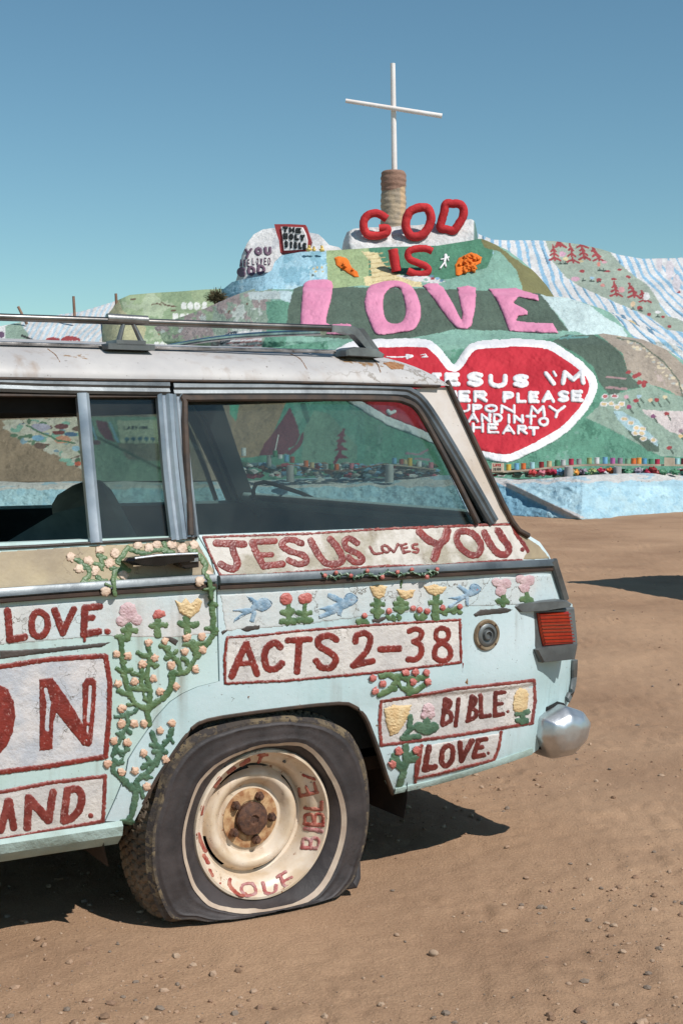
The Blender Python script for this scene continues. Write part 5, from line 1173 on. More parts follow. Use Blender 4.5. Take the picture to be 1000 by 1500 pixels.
T1.build(paint1, name='lower_hill')

# --- LOVE tier
T2 = Tier('love_tier', [(-60, 520), (160, 505), (250, 470), (300, 452), (345, 432), (372, 423), (428, 424), (440, 419), (480, 423), (530, 418), (560, 421), (610, 420), (680, 424), (730, 426), (790, 430), (800, 434), (830, 436), (880, 452), (920, 470), (960, 492), (1010, 515), (1120, 560)],
          [(-60, 560), (330, 540), (600, 512), (1120, 600)],
          lambda u, v: 30.6 + np.clip(500 - v, 0, 999) * .030 + 1.2 * np.clip((u - 850) / 120, 0, 2) ** 2 + 1.5 * np.clip((420 - u) / 120, 0, 3) ** 1.5 + .45 * np.clip((np.interp(u, [300, 440, 800], [440, 426, 436]) - v) / 6.0, 0, 1), .13, 21)
b4 = lambda p: Zm(420, 400, .44, p); b7 = lambda p: Zm(160, 410, .29, p); b3 = lambda p: Zm(690, 330, .31, p); b2 = lambda p: Zm(500, 280, .22, p); b1 = lambda p: Zm(330, 300, .2, p)
def paint2(U, V):
    p = Paint(U, V, c_mint)
    p.poly([(100, 400), (345, 400), (345, 560), (100, 560)], C(150, 172, 138))
    p.poly([(320, 400), (400, 400), (395, 470), (380, 560), (300, 560)], C(152, 172, 152))
    p.mottle(C(168, 152, 148), .12, .05, 31, (U < 392) & (V > 430)); p.mottle(C(196, 206, 196), .3, .06, 33, (U < 392) & (V > 430)); p.mottle(C(120, 84, 66), .52, .11, 35, (U < 392) & (U > 330) & (V > 430) & (V < 470))
    p.poly(b7([(790, 110), (925, 100), (905, 230), (880, 380), (770, 380), (800, 200)]), C(104, 162, 136))
    p.poly(b7([(700, 60), (860, 55), (870, 95), (710, 100)]), C(196, 210, 208)); p.poly(b7([(860, 55), (925, 58), (915, 112), (865, 100)]), C(196, 222, 226))
    fl = b7([(592, 268), (772, 252), (770, 345), (545, 345)]); p.poly(fl, c_white)
    for k in range(4): p.poly(b7([(600 - k * 4, 280 + k * 19), (772, 265 + k * 20), (772, 273 + k * 20), (598 - k * 4, 289 + k * 19)]), C(188, 130, 128))
    p.poly(b7([(592, 268), (645, 258), (642, 300), (558, 330), (560, 305)]), C(62, 74, 84))
    for i in range(6):
        for j in range(4):
            q = b7([(575 + i * 12 + j * -5 + 10, 272 + j * 14)])[0]; p.ell(q[0], q[1], .8, .8, c_white)
    p.poly(b4([(25, 50), (60, 42), (840, 62), (880, 115), (940, 196), (560, 188), (480, 205), (420, 215), (300, 222), (170, 218), (-5, 205), (5, 110)]), c_dkg)
    p.poly(b3([(325, 325), (460, 335), (560, 380), (640, 440), (710, 480), (735, 520), (700, 560), (480, 540), (465, 510), (430, 450), (380, 390)]), c_pb)
    p.poly(b3([(380, 500), (480, 500), (560, 520), (560, 600), (300, 600)]), c_mint)
    stripes(p, (p.U > 905 + (p.V - 470) * .9), 7)
    return p.c
def stripes(p, mask, sd, per=11.0, blue=c_blue):
    s = (p.u - (p.v - 350) * (.22 + .6 * np.clip((p.u - 740) / 260, 0, 1)) + 8 * noise2(p.u * .004, p.v * .022, sd + 1, 1)) / per + .4 * noise2(p.u * .02, p.v * .03, sd, 2)
    f = s - np.floor(s); w = .36 + .3 * noise2(p.u * .05, p.v * .07, sd + 3, 2)
    p.c[mask] = c_white; p.c[mask & (f < w)] = blue
    p.c[mask & (f < w * .45) & (noise2(p.u * .04, p.v * .04, sd + 7, 2) > .3)] = c_steel
T2.build(paint2, name='middle_hill')

# --- IS tier (upper) 
T3 = Tier('is_tier', [(318, 447), (325, 425), (340, 413), (352, 410), (385, 404), (398, 396), (402, 384), (412, 374), (440, 369), (480, 367), (500, 366), (560, 362), (640, 360), (690, 352), (700, 350), (706, 350), (716, 354), (742, 366), (764, 382), (784, 400), (800, 418), (812, 436)],
          [(318, 452), (440, 450), (812, 450)],
          lambda u, v: 33.0 + (440 - v) * .028 + .8 * np.clip((u - 720) / 60, 0, 2) ** 2 + 1.0 * np.clip((400 - u) / 50, 0, 2) ** 2, .13, 31)
def paint3(U, V):
    p = Paint(U, V, c_lb, wob=.8)
    p.mottle(C(132, 188, 208), .1, .06, 3, U < 484); p.mottle(C(184, 220, 230), .3, .05, 5, U < 484)
    p.poly([(478, 366), (540, 362), (545, 400), (538, 450), (480, 450)], C(166, 188, 132))
    p.poly([(540, 360), (690, 345), (720, 352), (722, 385), (700, 408), (620, 430), (540, 440)], C(76, 140, 108))
    p.poly([(600, 412), (660, 408), (712, 392), (722, 372), (720, 340), (760, 360), (830, 440), (600, 450)], c_mint)
    p.poly(b3([(40, 50), (130, 100), (200, 155), (320, 230), (400, 350), (245, 345), (240, 290), (212, 210), (130, 120), (60, 105)]), c_ol)
    p.poly(b2([(130, 400), (240, 410), (270, 470), (340, 545), (520, 590), (540, 640), (470, 650), (160, 640), (150, 570), (200, 565), (195, 470)]), C(234, 214, 156))
    for k in range(9): p.stroke([(536 + k * 1.6, 374 + k * 6.5), (560 + k * 4, 371 + k * 6.2)], .8, C(206, 182, 122))
    p.poly(b2([(355, 560), (540, 556), (640, 580), (690, 600), (640, 615), (480, 600)]), c_white)
    for x, y, c in [(520, 562, c_steel), (600, 565, c_steel), (605, 580, c_red), (640, 580, c_blue), (665, 595, c_steel), (560, 590, c_mint)]:
        q = b2([(x, y)])[0]; p.ell(q[0], q[1], 3.2, 2, c)
    for x, y in [(645, 470), (672, 460), (705, 460), (710, 490), (640, 515), (660, 490)]: q = b1([(x, y)])[0]; p.ell(q[0], q[1], 1.8, 1.6, C(214, 186, 120) if y < 500 else C(90, 100, 90))
    return p.c
T3.build(paint3, name='upper_hill')
# --- white ledge that carries GOD
T4 = Tier('white_ledge', [(500, 368), (503, 352), (508, 340), (518, 335), (535, 333), (570, 333), (592, 330), (610, 330), (625, 328), (636, 326), (642, 333), (655, 334), (668, 330), (678, 322), (690, 321), (695, 324), (698, 338), (700, 352)],
          [(500, 372), (700, 372)], lambda u, v: 35.5 + (365 - v) * .018 + .7 * np.clip((515 - u) / 12, 0, 2) ** 2 + .5 * np.clip((u - 690) / 8, 0, 2) ** 2, .14, 41)
def paint4(U, V):
    p = Paint(U, V, c_white, wob=.5); p.mottle(C(206, 208, 208), .2, .06, 3)
    p.poly([(694, 318), (712, 330), (706, 354), (694, 354)], C(108, 146, 138))
    p.poly([(573, 344), (590, 344), (590, 357), (573, 357)], C(200, 196, 190))
    for a in range(0, 180, 45):
        dx, dy = 5.5 * math.cos(R(a)), 5.0 * math.sin(R(a)); p.stroke([(581.5 - dx, 350.5 - dy), (581.5 + dx, 350.5 + dy)], 1.0, c_white)
    return p.c
T4.build(paint4, name='white_ledge', back=2)
# --- white mound with the book
T5 = Tier('white_mound', [(338, 425), (346, 410), (352, 388), (354, 374), (362, 356), (372, 343), (385, 336), (400, 334), (420, 334), (450, 340), (466, 343), (474, 350), (482, 359), (496, 362), (506, 371)],
          [(338, 430), (506, 430)], lambda u, v: 35.7 + (420 - v) * .018 + 1.2 * np.clip((365 - u) / 22, 0, 2) ** 2 + .8 * np.clip((u - 470) / 30, 0, 2) ** 2, .14, 51)
def paint5(U, V):
    p = Paint(U, V, c_white, wob=.6); p.mottle(C(208, 208, 210), .22, .05, 3); return p.c
T5.build(paint5, name='white_mound', back=3)
# --- striped slopes on the right
T6 = Tier('striped_slope', [(690, 336), (703, 344), (722, 351), (742, 352), (780, 352), (810, 353), (850, 358), (880, 365), (905, 373), (940, 379), (990, 378), (1040, 372), (1120, 380), (1260, 400), (1340, 470), (1400, 660)],
          [(690, 372), (760, 440), (850, 500), (900, 520), (1400, 680)], lambda u, v: 35.7 + np.clip(480 - v, -100, 140) * .06 + (u - 800) * .006, .22, 61)
def paint6(U, V):
    p = Paint(U, V, c_white); m = np.ones(U.shape, bool)
    stripes(p, m, 7, per=11.5)
    stripes(p, inpoly(p.U, p.V, b3([(600, 400), (740, 430), (900, 520), (1100, 640), (1100, 700), (700, 600), (600, 460)])), 17, per=11, blue=c_steel)
    sage = b3([(345, 60), (402, 60), (480, 80), (580, 92), (640, 112), (720, 200), (840, 290), (905, 400), (930, 430), (1060, 470), (1060, 510), (920, 492), (840, 430), (740, 390), (650, 352), (520, 292), (440, 240), (382, 165)])
    p.poly(sage, c_sage)
    p.poly(b3([(400, 340), (440, 340), (560, 395), (570, 415), (510, 412), (500, 385)]), C(226, 200, 158)); p.poly(b3([(680, 435), (760, 450), (800, 485), (740, 482), (720, 460)]), C(222, 194, 140))
    def tree(x, y, h, lean=0):
        q0 = b3([(x, y)])[0]; q1 = b3([(x + lean, y + h)])[0]; p.stroke([q0, q1], 1.4, c_red)
        for k in range(3):
            t = .3 + .32 * k; cx = q0[0] + (q1[0] - q0[0]) * t; cy = q0[1] + (q1[1] - q0[1]) * t; w = 3 + 2.6 * k
            p.stroke([(cx - w, cy + 1.5), (cx, cy - 2.4), (cx + w, cy + 2.2)], 1.5, c_red)
    for a in [(383, 95, 70, 12), (408, 72, 28, 15), (465, 85, 90, 15), (520, 95, 65, 15), (525, 90, 10, 0), (568, 98, 70, 35), (670, 268, 65, 15), (745, 275, 65, 25), (800, 310, 50, 20)]: tree(*a)
    for x, y, a, b, c in [(430, 135, 5, 4, C(212, 160, 180)), (490, 252, 6.5, 3.4, C(212, 160, 180)), (708, 305, 5, 4.4, C(222, 160, 160)), (520, 218, 4, 2.6, c_red), (600, 258, 4, 3, c_red), (445, 160, 4, 3, C(226, 204, 150)), (515, 170, 3.4, 2, C(220, 200, 150)), (600, 185, 2.6, 3, C(220, 130, 110)), (628, 175, 4, 2, C(214, 160, 170)), (742, 245, 3.6, 2, c_red), (570, 248, 3, 2, C(150, 190, 214)), (640, 218, 4, 1.6, c_red), (700, 210, 4, 1.6, c_red), (795, 392, 4, 3.4, c_red), (760, 372, 3.4, 4, C(222, 190, 150)), (670, 255, 4, 1.6, c_red), (620, 285, 3.4, 2, C(214, 140, 130)), (880, 410, 4, 2, c_white), (905, 432, 3, 1.8, c_red), (935, 478, 3, 2, c_red), (975, 315, 4, 2, c_red), (840, 420, 3, 2, c_red), (825, 335, 5, 6, c_white), (470, 200, 4, 2, c_sage)]:
        q = b3([(x, y)])[0]; p.ell(q[0], q[1], a, b, c)
    for x, y in [(420, 182), (445, 182), (530, 262), (568, 264), (600, 268), (605, 212), (625, 215), (760, 395), (800, 402), (880, 432)]:
        q = b3([(x, y)])[0]; p.stroke([(q[0] - 2.5, q[1]), (q[0] + 2.5, q[1])], 1.0, C(70, 86, 76)); p.stroke([q, (q[0], q[1] - 3)], .7, C(70, 86, 76))
    for y, x, w in ((405, 980, 9), (425, 990, 8), (395, 965, 6), (410, 1010, 9)): p.ell(x, y - 10, w * .7, 14, C(214, 206, 210))
    return p.c
T6.build(paint6, name='striped_hill', back=5)
# --- left green hill and left striped hill
T7 = Tier('left_green_hill', [(150, 470), (165, 452), (172, 440), (190, 432), (225, 429), (262, 427), (300, 424), (330, 423), (350, 430), (380, 440)],
          [(150, 530), (380, 530)], lambda u, v: 32.0 + (520 - v) * .05 + 1.2 * np.clip((190 - u) / 30, 0, 2) ** 2 + .004 * (u - 150), .22, 71)
def paint7(U, V):
    p = Paint(U, V, C(160, 180, 136)); p.mottle(C(146, 170, 128), .1, .04, 3); p.mottle(C(176, 192, 156), .3, .04, 6)
    p.poly([(150, 430), (170, 430), (180, 455), (215, 480), (200, 540), (150, 540)], C(190, 186, 140))
    p.text('GODS', *b7([(360, 112)])[0], *b7([(497, 150)])[0], 1.9, C(232, 234, 226)); p.text('HOLY', *b7([(318, 170)])[0], *b7([(455, 200)])[0], 1.9, C(232, 234, 226)); p.text('WILL', *b7([(290, 218)])[0], *b7([(460, 268)])[0], 2.2, C(232, 234, 226)); p.text('YOU U', *b7([(225, 312)])[0], *b7([(365, 338)])[0], 1.9, C(232, 234, 226))
    for a in [((215, 122), (240, 120), (262, 128)), ((262, 115), (290, 128), (310, 132), (335, 135)), ((312, 155), (336, 156)), ((110, 100), (135, 98))]: p.stroke(b7(a), 1.0, C(110, 86, 66))
    p.mottle(C(150, 92, 64), .05, .16, 9, inpoly(U, V, b7([(245, 270), (320, 250), (395, 248), (390, 268), (300, 285), (250, 296)])))
    p.mottle(C(110, 80, 60), .1, .2, 12, inpoly(U, V, b7([(300, 118), (335, 112), (338, 138), (310, 138)])))
    return p.c
T7.build(paint7, name='green_hill', back=4)
T8 = Tier('left_striped_hill', [(-500, 640), (-420, 560), (-200, 500), (0, 478), (30, 472), (80, 462), (120, 456), (150, 447), (172, 440), (185, 450), (200, 470)],
          [(-500, 660), (-300, 600), (200, 560)], lambda u, v: 34 + (520 - v) * .06, .22, 81)
def paint8(U, V):
    p = Paint(U, V, c_white); s = (U - (500 - V) * .5) / 9 + .8 * noise2(U * .03, V * .03, 3, 2); f = s - np.floor(s)
    p.c[f < .45] = C(186, 210, 222); p.c[(f > .5) & (f < .62)] = C(222, 206, 196)
    p.poly([(-500, 450), (22, 468), (40, 490), (60, 530), (-500, 560)], C(222, 222, 218))
    p.poly([(8, 478), (30, 472), (42, 490), (48, 520), (10, 520)], C(146, 172, 152)); p.ell(2, 490, 6, 5, C(110, 80, 110)); p.ell(-14, 494, 7, 5, C(170, 80, 90))
    p.stroke([(33, 492), (48, 498)], 1.6, C(50, 50, 50)); p.ell(78, 500, 11, 6, c_red); p.ell(104, 499, 14, 7, c_red)
    p.text('SINS', 72, 500, 90, 506, .7, c_white); p.text('LOVE', 95, 499, 116, 505, .7, c_white)
    return p.c
T8.build(paint8, name='left_striped_hill', back=5)

# ---------------------------------------------------------- blue wall at the foot
def walldepth(u, v):
    vb = np.interp(u, [-500, 0, 400, 560, 650, 740, 800, 852, 880, 940, 1000, 1400], [748, 745, 745, 747, 750, 754, 757, 760, 758, 753, 749, 754])
    D = 2708.0 / (vb - 635.0) + .018 * np.clip(vb - v, 0, 99)
    vr = np.interp(u, [738, 852], [704, 760]); rec = np.clip((v - vr) / 11.0, 0, 1) * np.clip((u - 700) / 40, 0, 1) * np.clip((850 - u) / 10, 0, 1)
    D = D - .14 * np.exp(-((v - vr) / 4.0) ** 2) * np.clip((u - 725) / 20, 0, 1) * np.clip((855 - u) / 10, 0, 1) + .10 * rec
    return D + np.where(v < 712, (712 - v) * .035, 0) + .10 * noise2(u * .03, v * .05, 401, 3, .6) + .03 * noise2(u * .14, v * .2, 407, 2, .6)
T9 = Tier('wall', [(-500, 712), (-200, 708), (0, 706), (40, 708), (110, 706), (135, 708), (180, 706), (240, 708), (330, 706), (400, 704), (480, 700), (560, 701), (640, 697), (700, 698), (760, 704), (800, 702), (850, 698), (900, 695), (1000, 693), (1400, 696)],
          [(-500, 762), (0, 754), (300, 754), (560, 754), (650, 754), (700, 760), (745, 762), (800, 767), (852, 772), (880, 768), (940, 762), (1000, 758), (1400, 766)],
          walldepth, .10, 91)
def wallpaint(U, V):
    p = Paint(U, V, C(172, 214, 228), wob=1.5); p.mottle(C(184, 222, 232), .1, .05, 3); p.mottle(C(158, 204, 222), .32, .09, 5)
    lip = np.interp(U, [-500, 0, 640, 700, 1000], [722, 717, 713, 708, 705]) + 3 * noise2(U * .05, V * 0, 7, 2)
    p.c[p.V < lip] = C(216, 212, 206)
    p.c[(p.V < lip - 4) & (noise2(U * .04, V * .2, 8, 3) > .2)] = C(170, 200, 212)
    p.poly([(725, 706), (745, 707), (800, 735), (845, 752), (858, 760), (830, 758), (780, 738), (740, 716)], C(214, 206, 200))
    p.poly([(756, 720), (770, 728), (795, 748), (785, 750), (768, 737)], C(168, 146, 118)); p.c[(V > 704 + (U - 738) * .49 + 8) & (U > 715) & (U < 800)] = C(126, 182, 206)  # darker blue below the rib paints in the shaded left face
    p.mottle(C(120, 100, 80), .6, .18, 25, V < lip + 4)
    return p.c
T9.build(wallpaint, step=1.2, back=1.2, kind=None, name='blue_wall')
wall = scene.collection.objects['blue_wall']; wall['label'] = 'low lumpy sky blue plaster wall along the foot of the painted hill'; wall['category'] = 'wall'
# shelf behind the wall
M_shelf = mat('painted_ledge', C(150, 190, 170), C(190, 190, 180), .8, .8, .6, 6, .03)

# ---------------------------------------------------------- sculpted letters and emblems
def big(name, shapes, tier, H, m, label, cat, parent=None, edge=3.0, amp=.7, step=1.1, off=0.0, **kw):
    sf = (lambda u, v, h: atD(u, v, tier.D(u, v) - np.asarray(h) - off))
    o = relief(name, shapes, sf, H, m, parent, step=step, edge=edge, amp=amp, nsc=.12, sink=.10, ridge=.12, **kw)
    if label: o['label'] = label
    if cat: o['category'] = cat
    return o
big('letter', [('p', smooth_path(b4([(52, 60), (62, 30), (100, 22), (150, 28), (148, 90), (132, 165), (180, 168), (214, 172), (205, 205), (120, 203), (48, 195), (45, 150)]), 3, True))], T2, .16, P_pink, 'giant pink letter L at the left end of the word LOVE', 'letter', group='pink letters of LOVE')
big('letter', [('p', smooth_path(b4([(270, 50), (310, 30), (370, 25), (418, 48), (442, 95), (445, 150), (420, 190), (370, 200), (305, 207), (280, 178), (258, 110)]), 4, True)), ('-p', smooth_path(b4([(323, 80), (345, 52), (375, 52), (388, 85), (395, 125), (383, 160), (350, 167), (326, 145)]), 4, True))], T2, .16, P_pink, 'giant pink ring shaped letter O in the word LOVE', 'letter', group='pink letters of LOVE')
big('letter', [('p', b4([(450, 42), (470, 33), (500, 33), (522, 48), (555, 105), (582, 160), (582, 130), (565, 48), (600, 42), (630, 48), (628, 110), (615, 175), (600, 188), (565, 184), (540, 160), (500, 105), (470, 62)]))], T2, .16, P_pink, 'giant pink letter V right of the big pink O', 'letter', group='pink letters of LOVE')
big('letter', [('p', b4([(668, 52), (760, 50), (800, 62), (836, 72), (838, 94), (770, 80), (755, 100), (790, 118), (802, 128), (800, 140), (770, 145), (762, 158), (800, 163), (885, 166), (905, 202), (820, 200), (738, 194), (716, 132), (690, 80)]))], T2, .16, P_pink, 'giant pink letter E at the right end of the word LOVE', 'letter', group='pink letters of LOVE')
# heart
HO = b5([(-30, 90), (0, 80), (50, 52), (120, 44), (200, 40), (330, 40), (365, 55), (400, 90), (430, 128), (445, 122), (480, 70), (520, 48), (600, 42), (680, 38), (790, 50), (850, 85), (900, 120), (945, 165), (962, 215), (945, 270), (900, 335), (850, 385), (780, 430), (680, 480), (620, 495), (540, 482), (460, 470), (300, 400), (180, 352), (60, 280), (0, 250), (-60, 200), (-70, 140)])
HO = smooth_path(HO, 3, True)
T1s = T1
heart = big('heart', [('p', HO)], T1, .10, P_white, 'huge red heart with a white outline and white prayer lettering', 'heart', edge=4, amp=1.2, step=1.4)
big('heart_face', [('p', HO)], T1, .10, P_red, None, None, parent=heart, edge=3, amp=.9, step=1.4, inset=10.5, off=.05)
def hl(ch, x0, x1, y0, y1, r=3.5, sk=0.0):
    q0 = b5([(x0, y0)])[0]; q1 = b5([(x1, y1)])[0]
    big('letter', glyph(ch, q0[0] - .5, q0[1] - 1, q1[0] + .5, q1[1] + 1, r * .92, sk), T1, .09, P_white, None, None, parent=heart, edge=2, amp=.5, step=.9, off=.14)
for a in [('J', 350, 392, 165, 215), ('E', 400, 460, 165, 215), ('S', 480, 545, 162, 217), ('U', 560, 632, 170, 222), ('S', 648, 712, 170, 220), ('M', 825, 918, 156, 210), ('N', 385, 448, 230, 272), ('E', 450, 498, 230, 273), ('R', 505, 560, 230, 274), ('P', 612, 658, 233, 276), ('L', 662, 702, 238, 277), ('E', 706, 750, 233, 277), ('A', 755, 806, 230, 276), ('S', 812, 858, 230, 274), ('E', 862, 910, 229, 272),
          ('U', 450, 496, 280, 312), ('P', 500, 542, 280, 312), ('O', 546, 596, 280, 312), ('N', 604, 662, 282, 315), ('M', 710, 772, 285, 326), ('Y', 780, 846, 285, 332), ('A', 485, 528, 312, 348), ('N', 532, 572, 314, 348), ('D', 577, 614, 314, 350), ('I', 626, 646, 316, 352), ('N', 650, 692, 318, 352), ('T', 696, 738, 320, 356), ('O', 742, 784, 326, 362), ('H', 500, 546, 348, 385), ('E', 556, 602, 350, 388), ('A', 610, 660, 354, 392), ('R', 665, 706, 356, 392), ('T', 706, 748, 362, 396)]:
    hl(*a, r=4.6 if a[3] < 225 else (3.7 if a[3] < 278 else 3.05))
big('letter', [('s', b5([(772, 168), (800, 205)]), 4)], T1, .09, P_white, None, None, parent=heart, edge=2, amp=.5, step=.9, off=.14)
big('apostrophe', [('s', b5([(800, 162), (808, 176)]), 2.6)], T1, .09, P_white, None, None, parent=heart, edge=2, amp=.5, step=.9, off=.14)
big('small_numeral', [('s', b5([(314, 100), (330, 97), (336, 102), (318, 108), (340, 107)]), 1.2)], T1, .06, P_white, None, None, parent=heart, edge=2, amp=.3, step=.8, off=.14)
big('arrow', [('s', b5([(190, 106), (230, 108), (262, 106)]), 1.6), ('s', b5([(262, 100), (284, 104), (264, 112)]), 2.2)], T1, .06, P_white, None, None, parent=heart, edge=2, amp=.4, step=.8, off=.14)
big('letter', [('s', e2([(450, 90), (465, 105), (490, 95)]), 3.2)], T1, .08, P_white, None, None, parent=heart, edge=2, amp=.4, step=.9, off=.14)
# standing clay letters
def clay(path, tier, r, m, label, off, closed=False, lean=0.0, cuts=None, group=None, wob=.12):
    mb = MB()
    for pth in path:
        P = smooth_path(pth, 5, closed and len(pth) > 3); P = np.array(P, float)
        if closed and len(pth) > 3: P = P[:-1]
        um, vm = P[:, 0].mean(), P[:, 1].max(); D0 = float(tier.Df(um, min(vm, tier.bot(um) - 4))) - off
        L = atD(P[:, 0], P[:, 1], D0 + lean * (vm - P[:, 1]) / F * D0)
        mb.tube(L, r, 12, flat=.9, wob=wob, closed=closed and len(pth) > 3)
    o = mb.obj('letter', m, None, angle=80, label=label, cat='letter', group=group); return o
g1 = 'red clay letters of GOD'; g2 = 'red clay letters of IS'; rr_ = 6.6 / F * 34.5
clay([b2([(302, 185), (245, 150), (185, 155), (150, 195), (150, 250), (175, 290), (230, 297), (295, 280), (300, 248), (250, 248)])], T4, rr_ * .95, P_redl, 'red clay letter G standing on the white ledge left of the cross base', .16, group=g1)
clay([b2([(510, 112), (570, 115), (595, 180), (575, 245), (530, 295), (465, 300), (430, 245), (432, 185), (458, 135)])], T4, rr_ * 1.02, P_redl, 'red clay letter O standing on the white ledge between G and D', .16, closed=True, group=g1)
clay([b2([(695, 85), (682, 140), (668, 190), (658, 245), (700, 255), (745, 262), (775, 225), (805, 175), (812, 120), (785, 88), (740, 84)])], T4, rr_ * .98, P_redl, 'red clay letter D at the right end of the word GOD', .16, closed=True, group=g1)
clay([b2([(340, 388), (350, 440), (366, 535)])], T3, rr_ * 1.1, P_redl, 'straight red letter I of the word IS on the green band', .05, group=g2)
clay([b2([(604, 400), (560, 383), (490, 384), (446, 405), (448, 448), (502, 476), (560, 500), (578, 526), (552, 550), (495, 552), (440, 530)])], T3, rr_ * .78, P_redl, 'curved red letter S of the word IS on the green band', .05, group=g2)
# cross on its plaster drum
Dc = 37.6
def pole(name, a, b, r0, r1, m, parent, n=14, D=Dc, D2=None):
    p, q = atD(np.array(a[0]), np.array(a[1]), D), atD(np.array(b[0]), np.array(b[1]), D2 or D)
    return MB().tube([p + (q - p) * t for t in np.linspace(0, 1, 12)], np.linspace(r0, r1, 12), n, wob=.03).obj(name, m, parent, angle=60)
kk = Dc / F
M_cross = mat('white_telegraph_pole_paint', C(232, 226, 222), C(220, 210, 204), 1.2, .6, .4, 8, .02)
cr0 = atD(np.array(577.), np.array(253.), Dc); cross = empty('cross', tuple(cr0), label='tall white wooden cross on top of the painted hill', cat='cross')
for o_ in (pole('upright', (575, 93), (577.5, 262), 3.5 * kk, 4.2 * kk, M_cross, None), pole('crossbar', (506, 147.5), (647, 170), 3.0 * kk, 3.6 * kk, M_cross, None, D=Dc - .12, D2=Dc - .12)):
    o_.parent = cross; o_.matrix_parent_inverse = Matrix.Translation(-Vector(cr0))
def drumcol(): pass
db = atD(np.array(576.), np.array(330.), Dc); Hd = (333 - 254) * kk
prof_ = [(18.4, 0), (18.8, .1), (18.2, .3), (18.6, .5), (17.6, .66), (18.3, .75), (18.4, .88), (17.4, .96), (14, .995), (4, 1.0)]
dm = MB(); Vd = []; nn = 40; ppf = []
zz_ = np.linspace(0, 1, 60); rad = np.interp(zz_, [h for _, h in prof_], [r for r, _ in prof_])
M_drum = mat('layered_plaster_drum', (1, 1, 1), None, 2.0, .85, .9, 6, .05, vc=True)
Vd = []; Cd = []
for i, t in enumerate(zz_):
    for k in range(nn):
        a = 2 * math.pi * k / nn; r = rad[i] * kk * (1 + .035 * float(noise2(a * 2.0, t * 22, 5, 3)) + .02 * math.sin(t * 70 + a))
        x = db[0] + r * math.cos(a); y = db[1] + r * math.sin(a); Vd.append((x, y, db[2] - .2 + t * (Hd + .2)))
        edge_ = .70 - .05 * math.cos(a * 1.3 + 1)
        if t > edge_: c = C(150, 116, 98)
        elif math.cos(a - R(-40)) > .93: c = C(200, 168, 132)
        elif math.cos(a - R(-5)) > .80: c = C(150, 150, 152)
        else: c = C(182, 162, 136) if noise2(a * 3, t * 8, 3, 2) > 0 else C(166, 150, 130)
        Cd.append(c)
Fd = [(i * nn + k, i * nn + (k + 1) % nn, (i + 1) * nn + (k + 1) % nn, (i + 1) * nn + k) for i in range(59) for k in range(nn)]
meshobj('plaster_drum', Vd, Fd + [tuple(59 * nn + k for k in range(nn))], M_drum, None, True, col=np.array(Cd), label='lumpy brown and cream plaster drum under the white cross', cat='pedestal')
# flowers and figure on the green band
rr = random.Random(11)
def blob_flower(poly, tier, m, label, n, r, step=1.0):
    o = big('clay_flower', [('p', poly)], tier, .10, m, label, 'flower', edge=2.5, amp=1.2, step=step)
    P = np.array(poly); c = P.mean(0)
    for k in range(n):
        a = rr.uniform(0, 6.28); q = rr.uniform(.1, .8); j = P[rr.randrange(len(P))]; x, y = c + (j - c) * q
        L = atD(np.array([x, x + math.cos(a) * r * 1.6]), np.array([y, y + math.sin(a) * r * 1.2]), tier.D(np.array(x), np.array(y)) - .14)
        MB().tube([L[0], (L[0] + L[1]) / 2 + np.array([0, -.06, 0]), L[1]], [r * .5 * kk, r * .7 * kk, r * .25 * kk], 8, wob=.2).obj('petal', m, o, angle=80)
    return o
blob_flower(b2([(755, 560), (750, 490), (780, 440), (830, 420), (860, 405), (900, 415), (935, 440), (925, 480), (890, 495), (880, 530), (830, 545), (780, 568)]), T3, P_org, 'ragged orange clay flower at the right of the word IS', 34, 4.2)
blob_flower(b1([(795, 385), (830, 375), (880, 385), (905, 410), (925, 455), (970, 490), (980, 530), (940, 530), (890, 500), (840, 470), (805, 440)]), T3, P_org, 'smooth orange patch flower on the pale green band left of the yellow steps', 4, 3)
mbx = MB(); 
def tb(pts, r): 
    q = b2(pts); mbx.tube(atD(np.array([p[0] for p in q]), np.array([p[1] for p in q]), T3.D(np.array([p[0] for p in q], float), np.array([p[1] for p in q], float)) - .05), r * kk, 8)
tb([(692, 425), (690, 440)], 2.2); tb([(690, 440), (685, 475)], 1.8); tb([(660, 455), (690, 450), (715, 438)], 1.1); tb([(685, 475), (670, 495), (655, 515)], 1.2); tb([(688, 475), (695, 505)], 1.2); tb([(700, 430), (712, 465)], .9)
mbx.obj('clay_figure', P_white, None, angle=80, label='tiny white clay figure between the word IS and the orange flower', cat='figure')
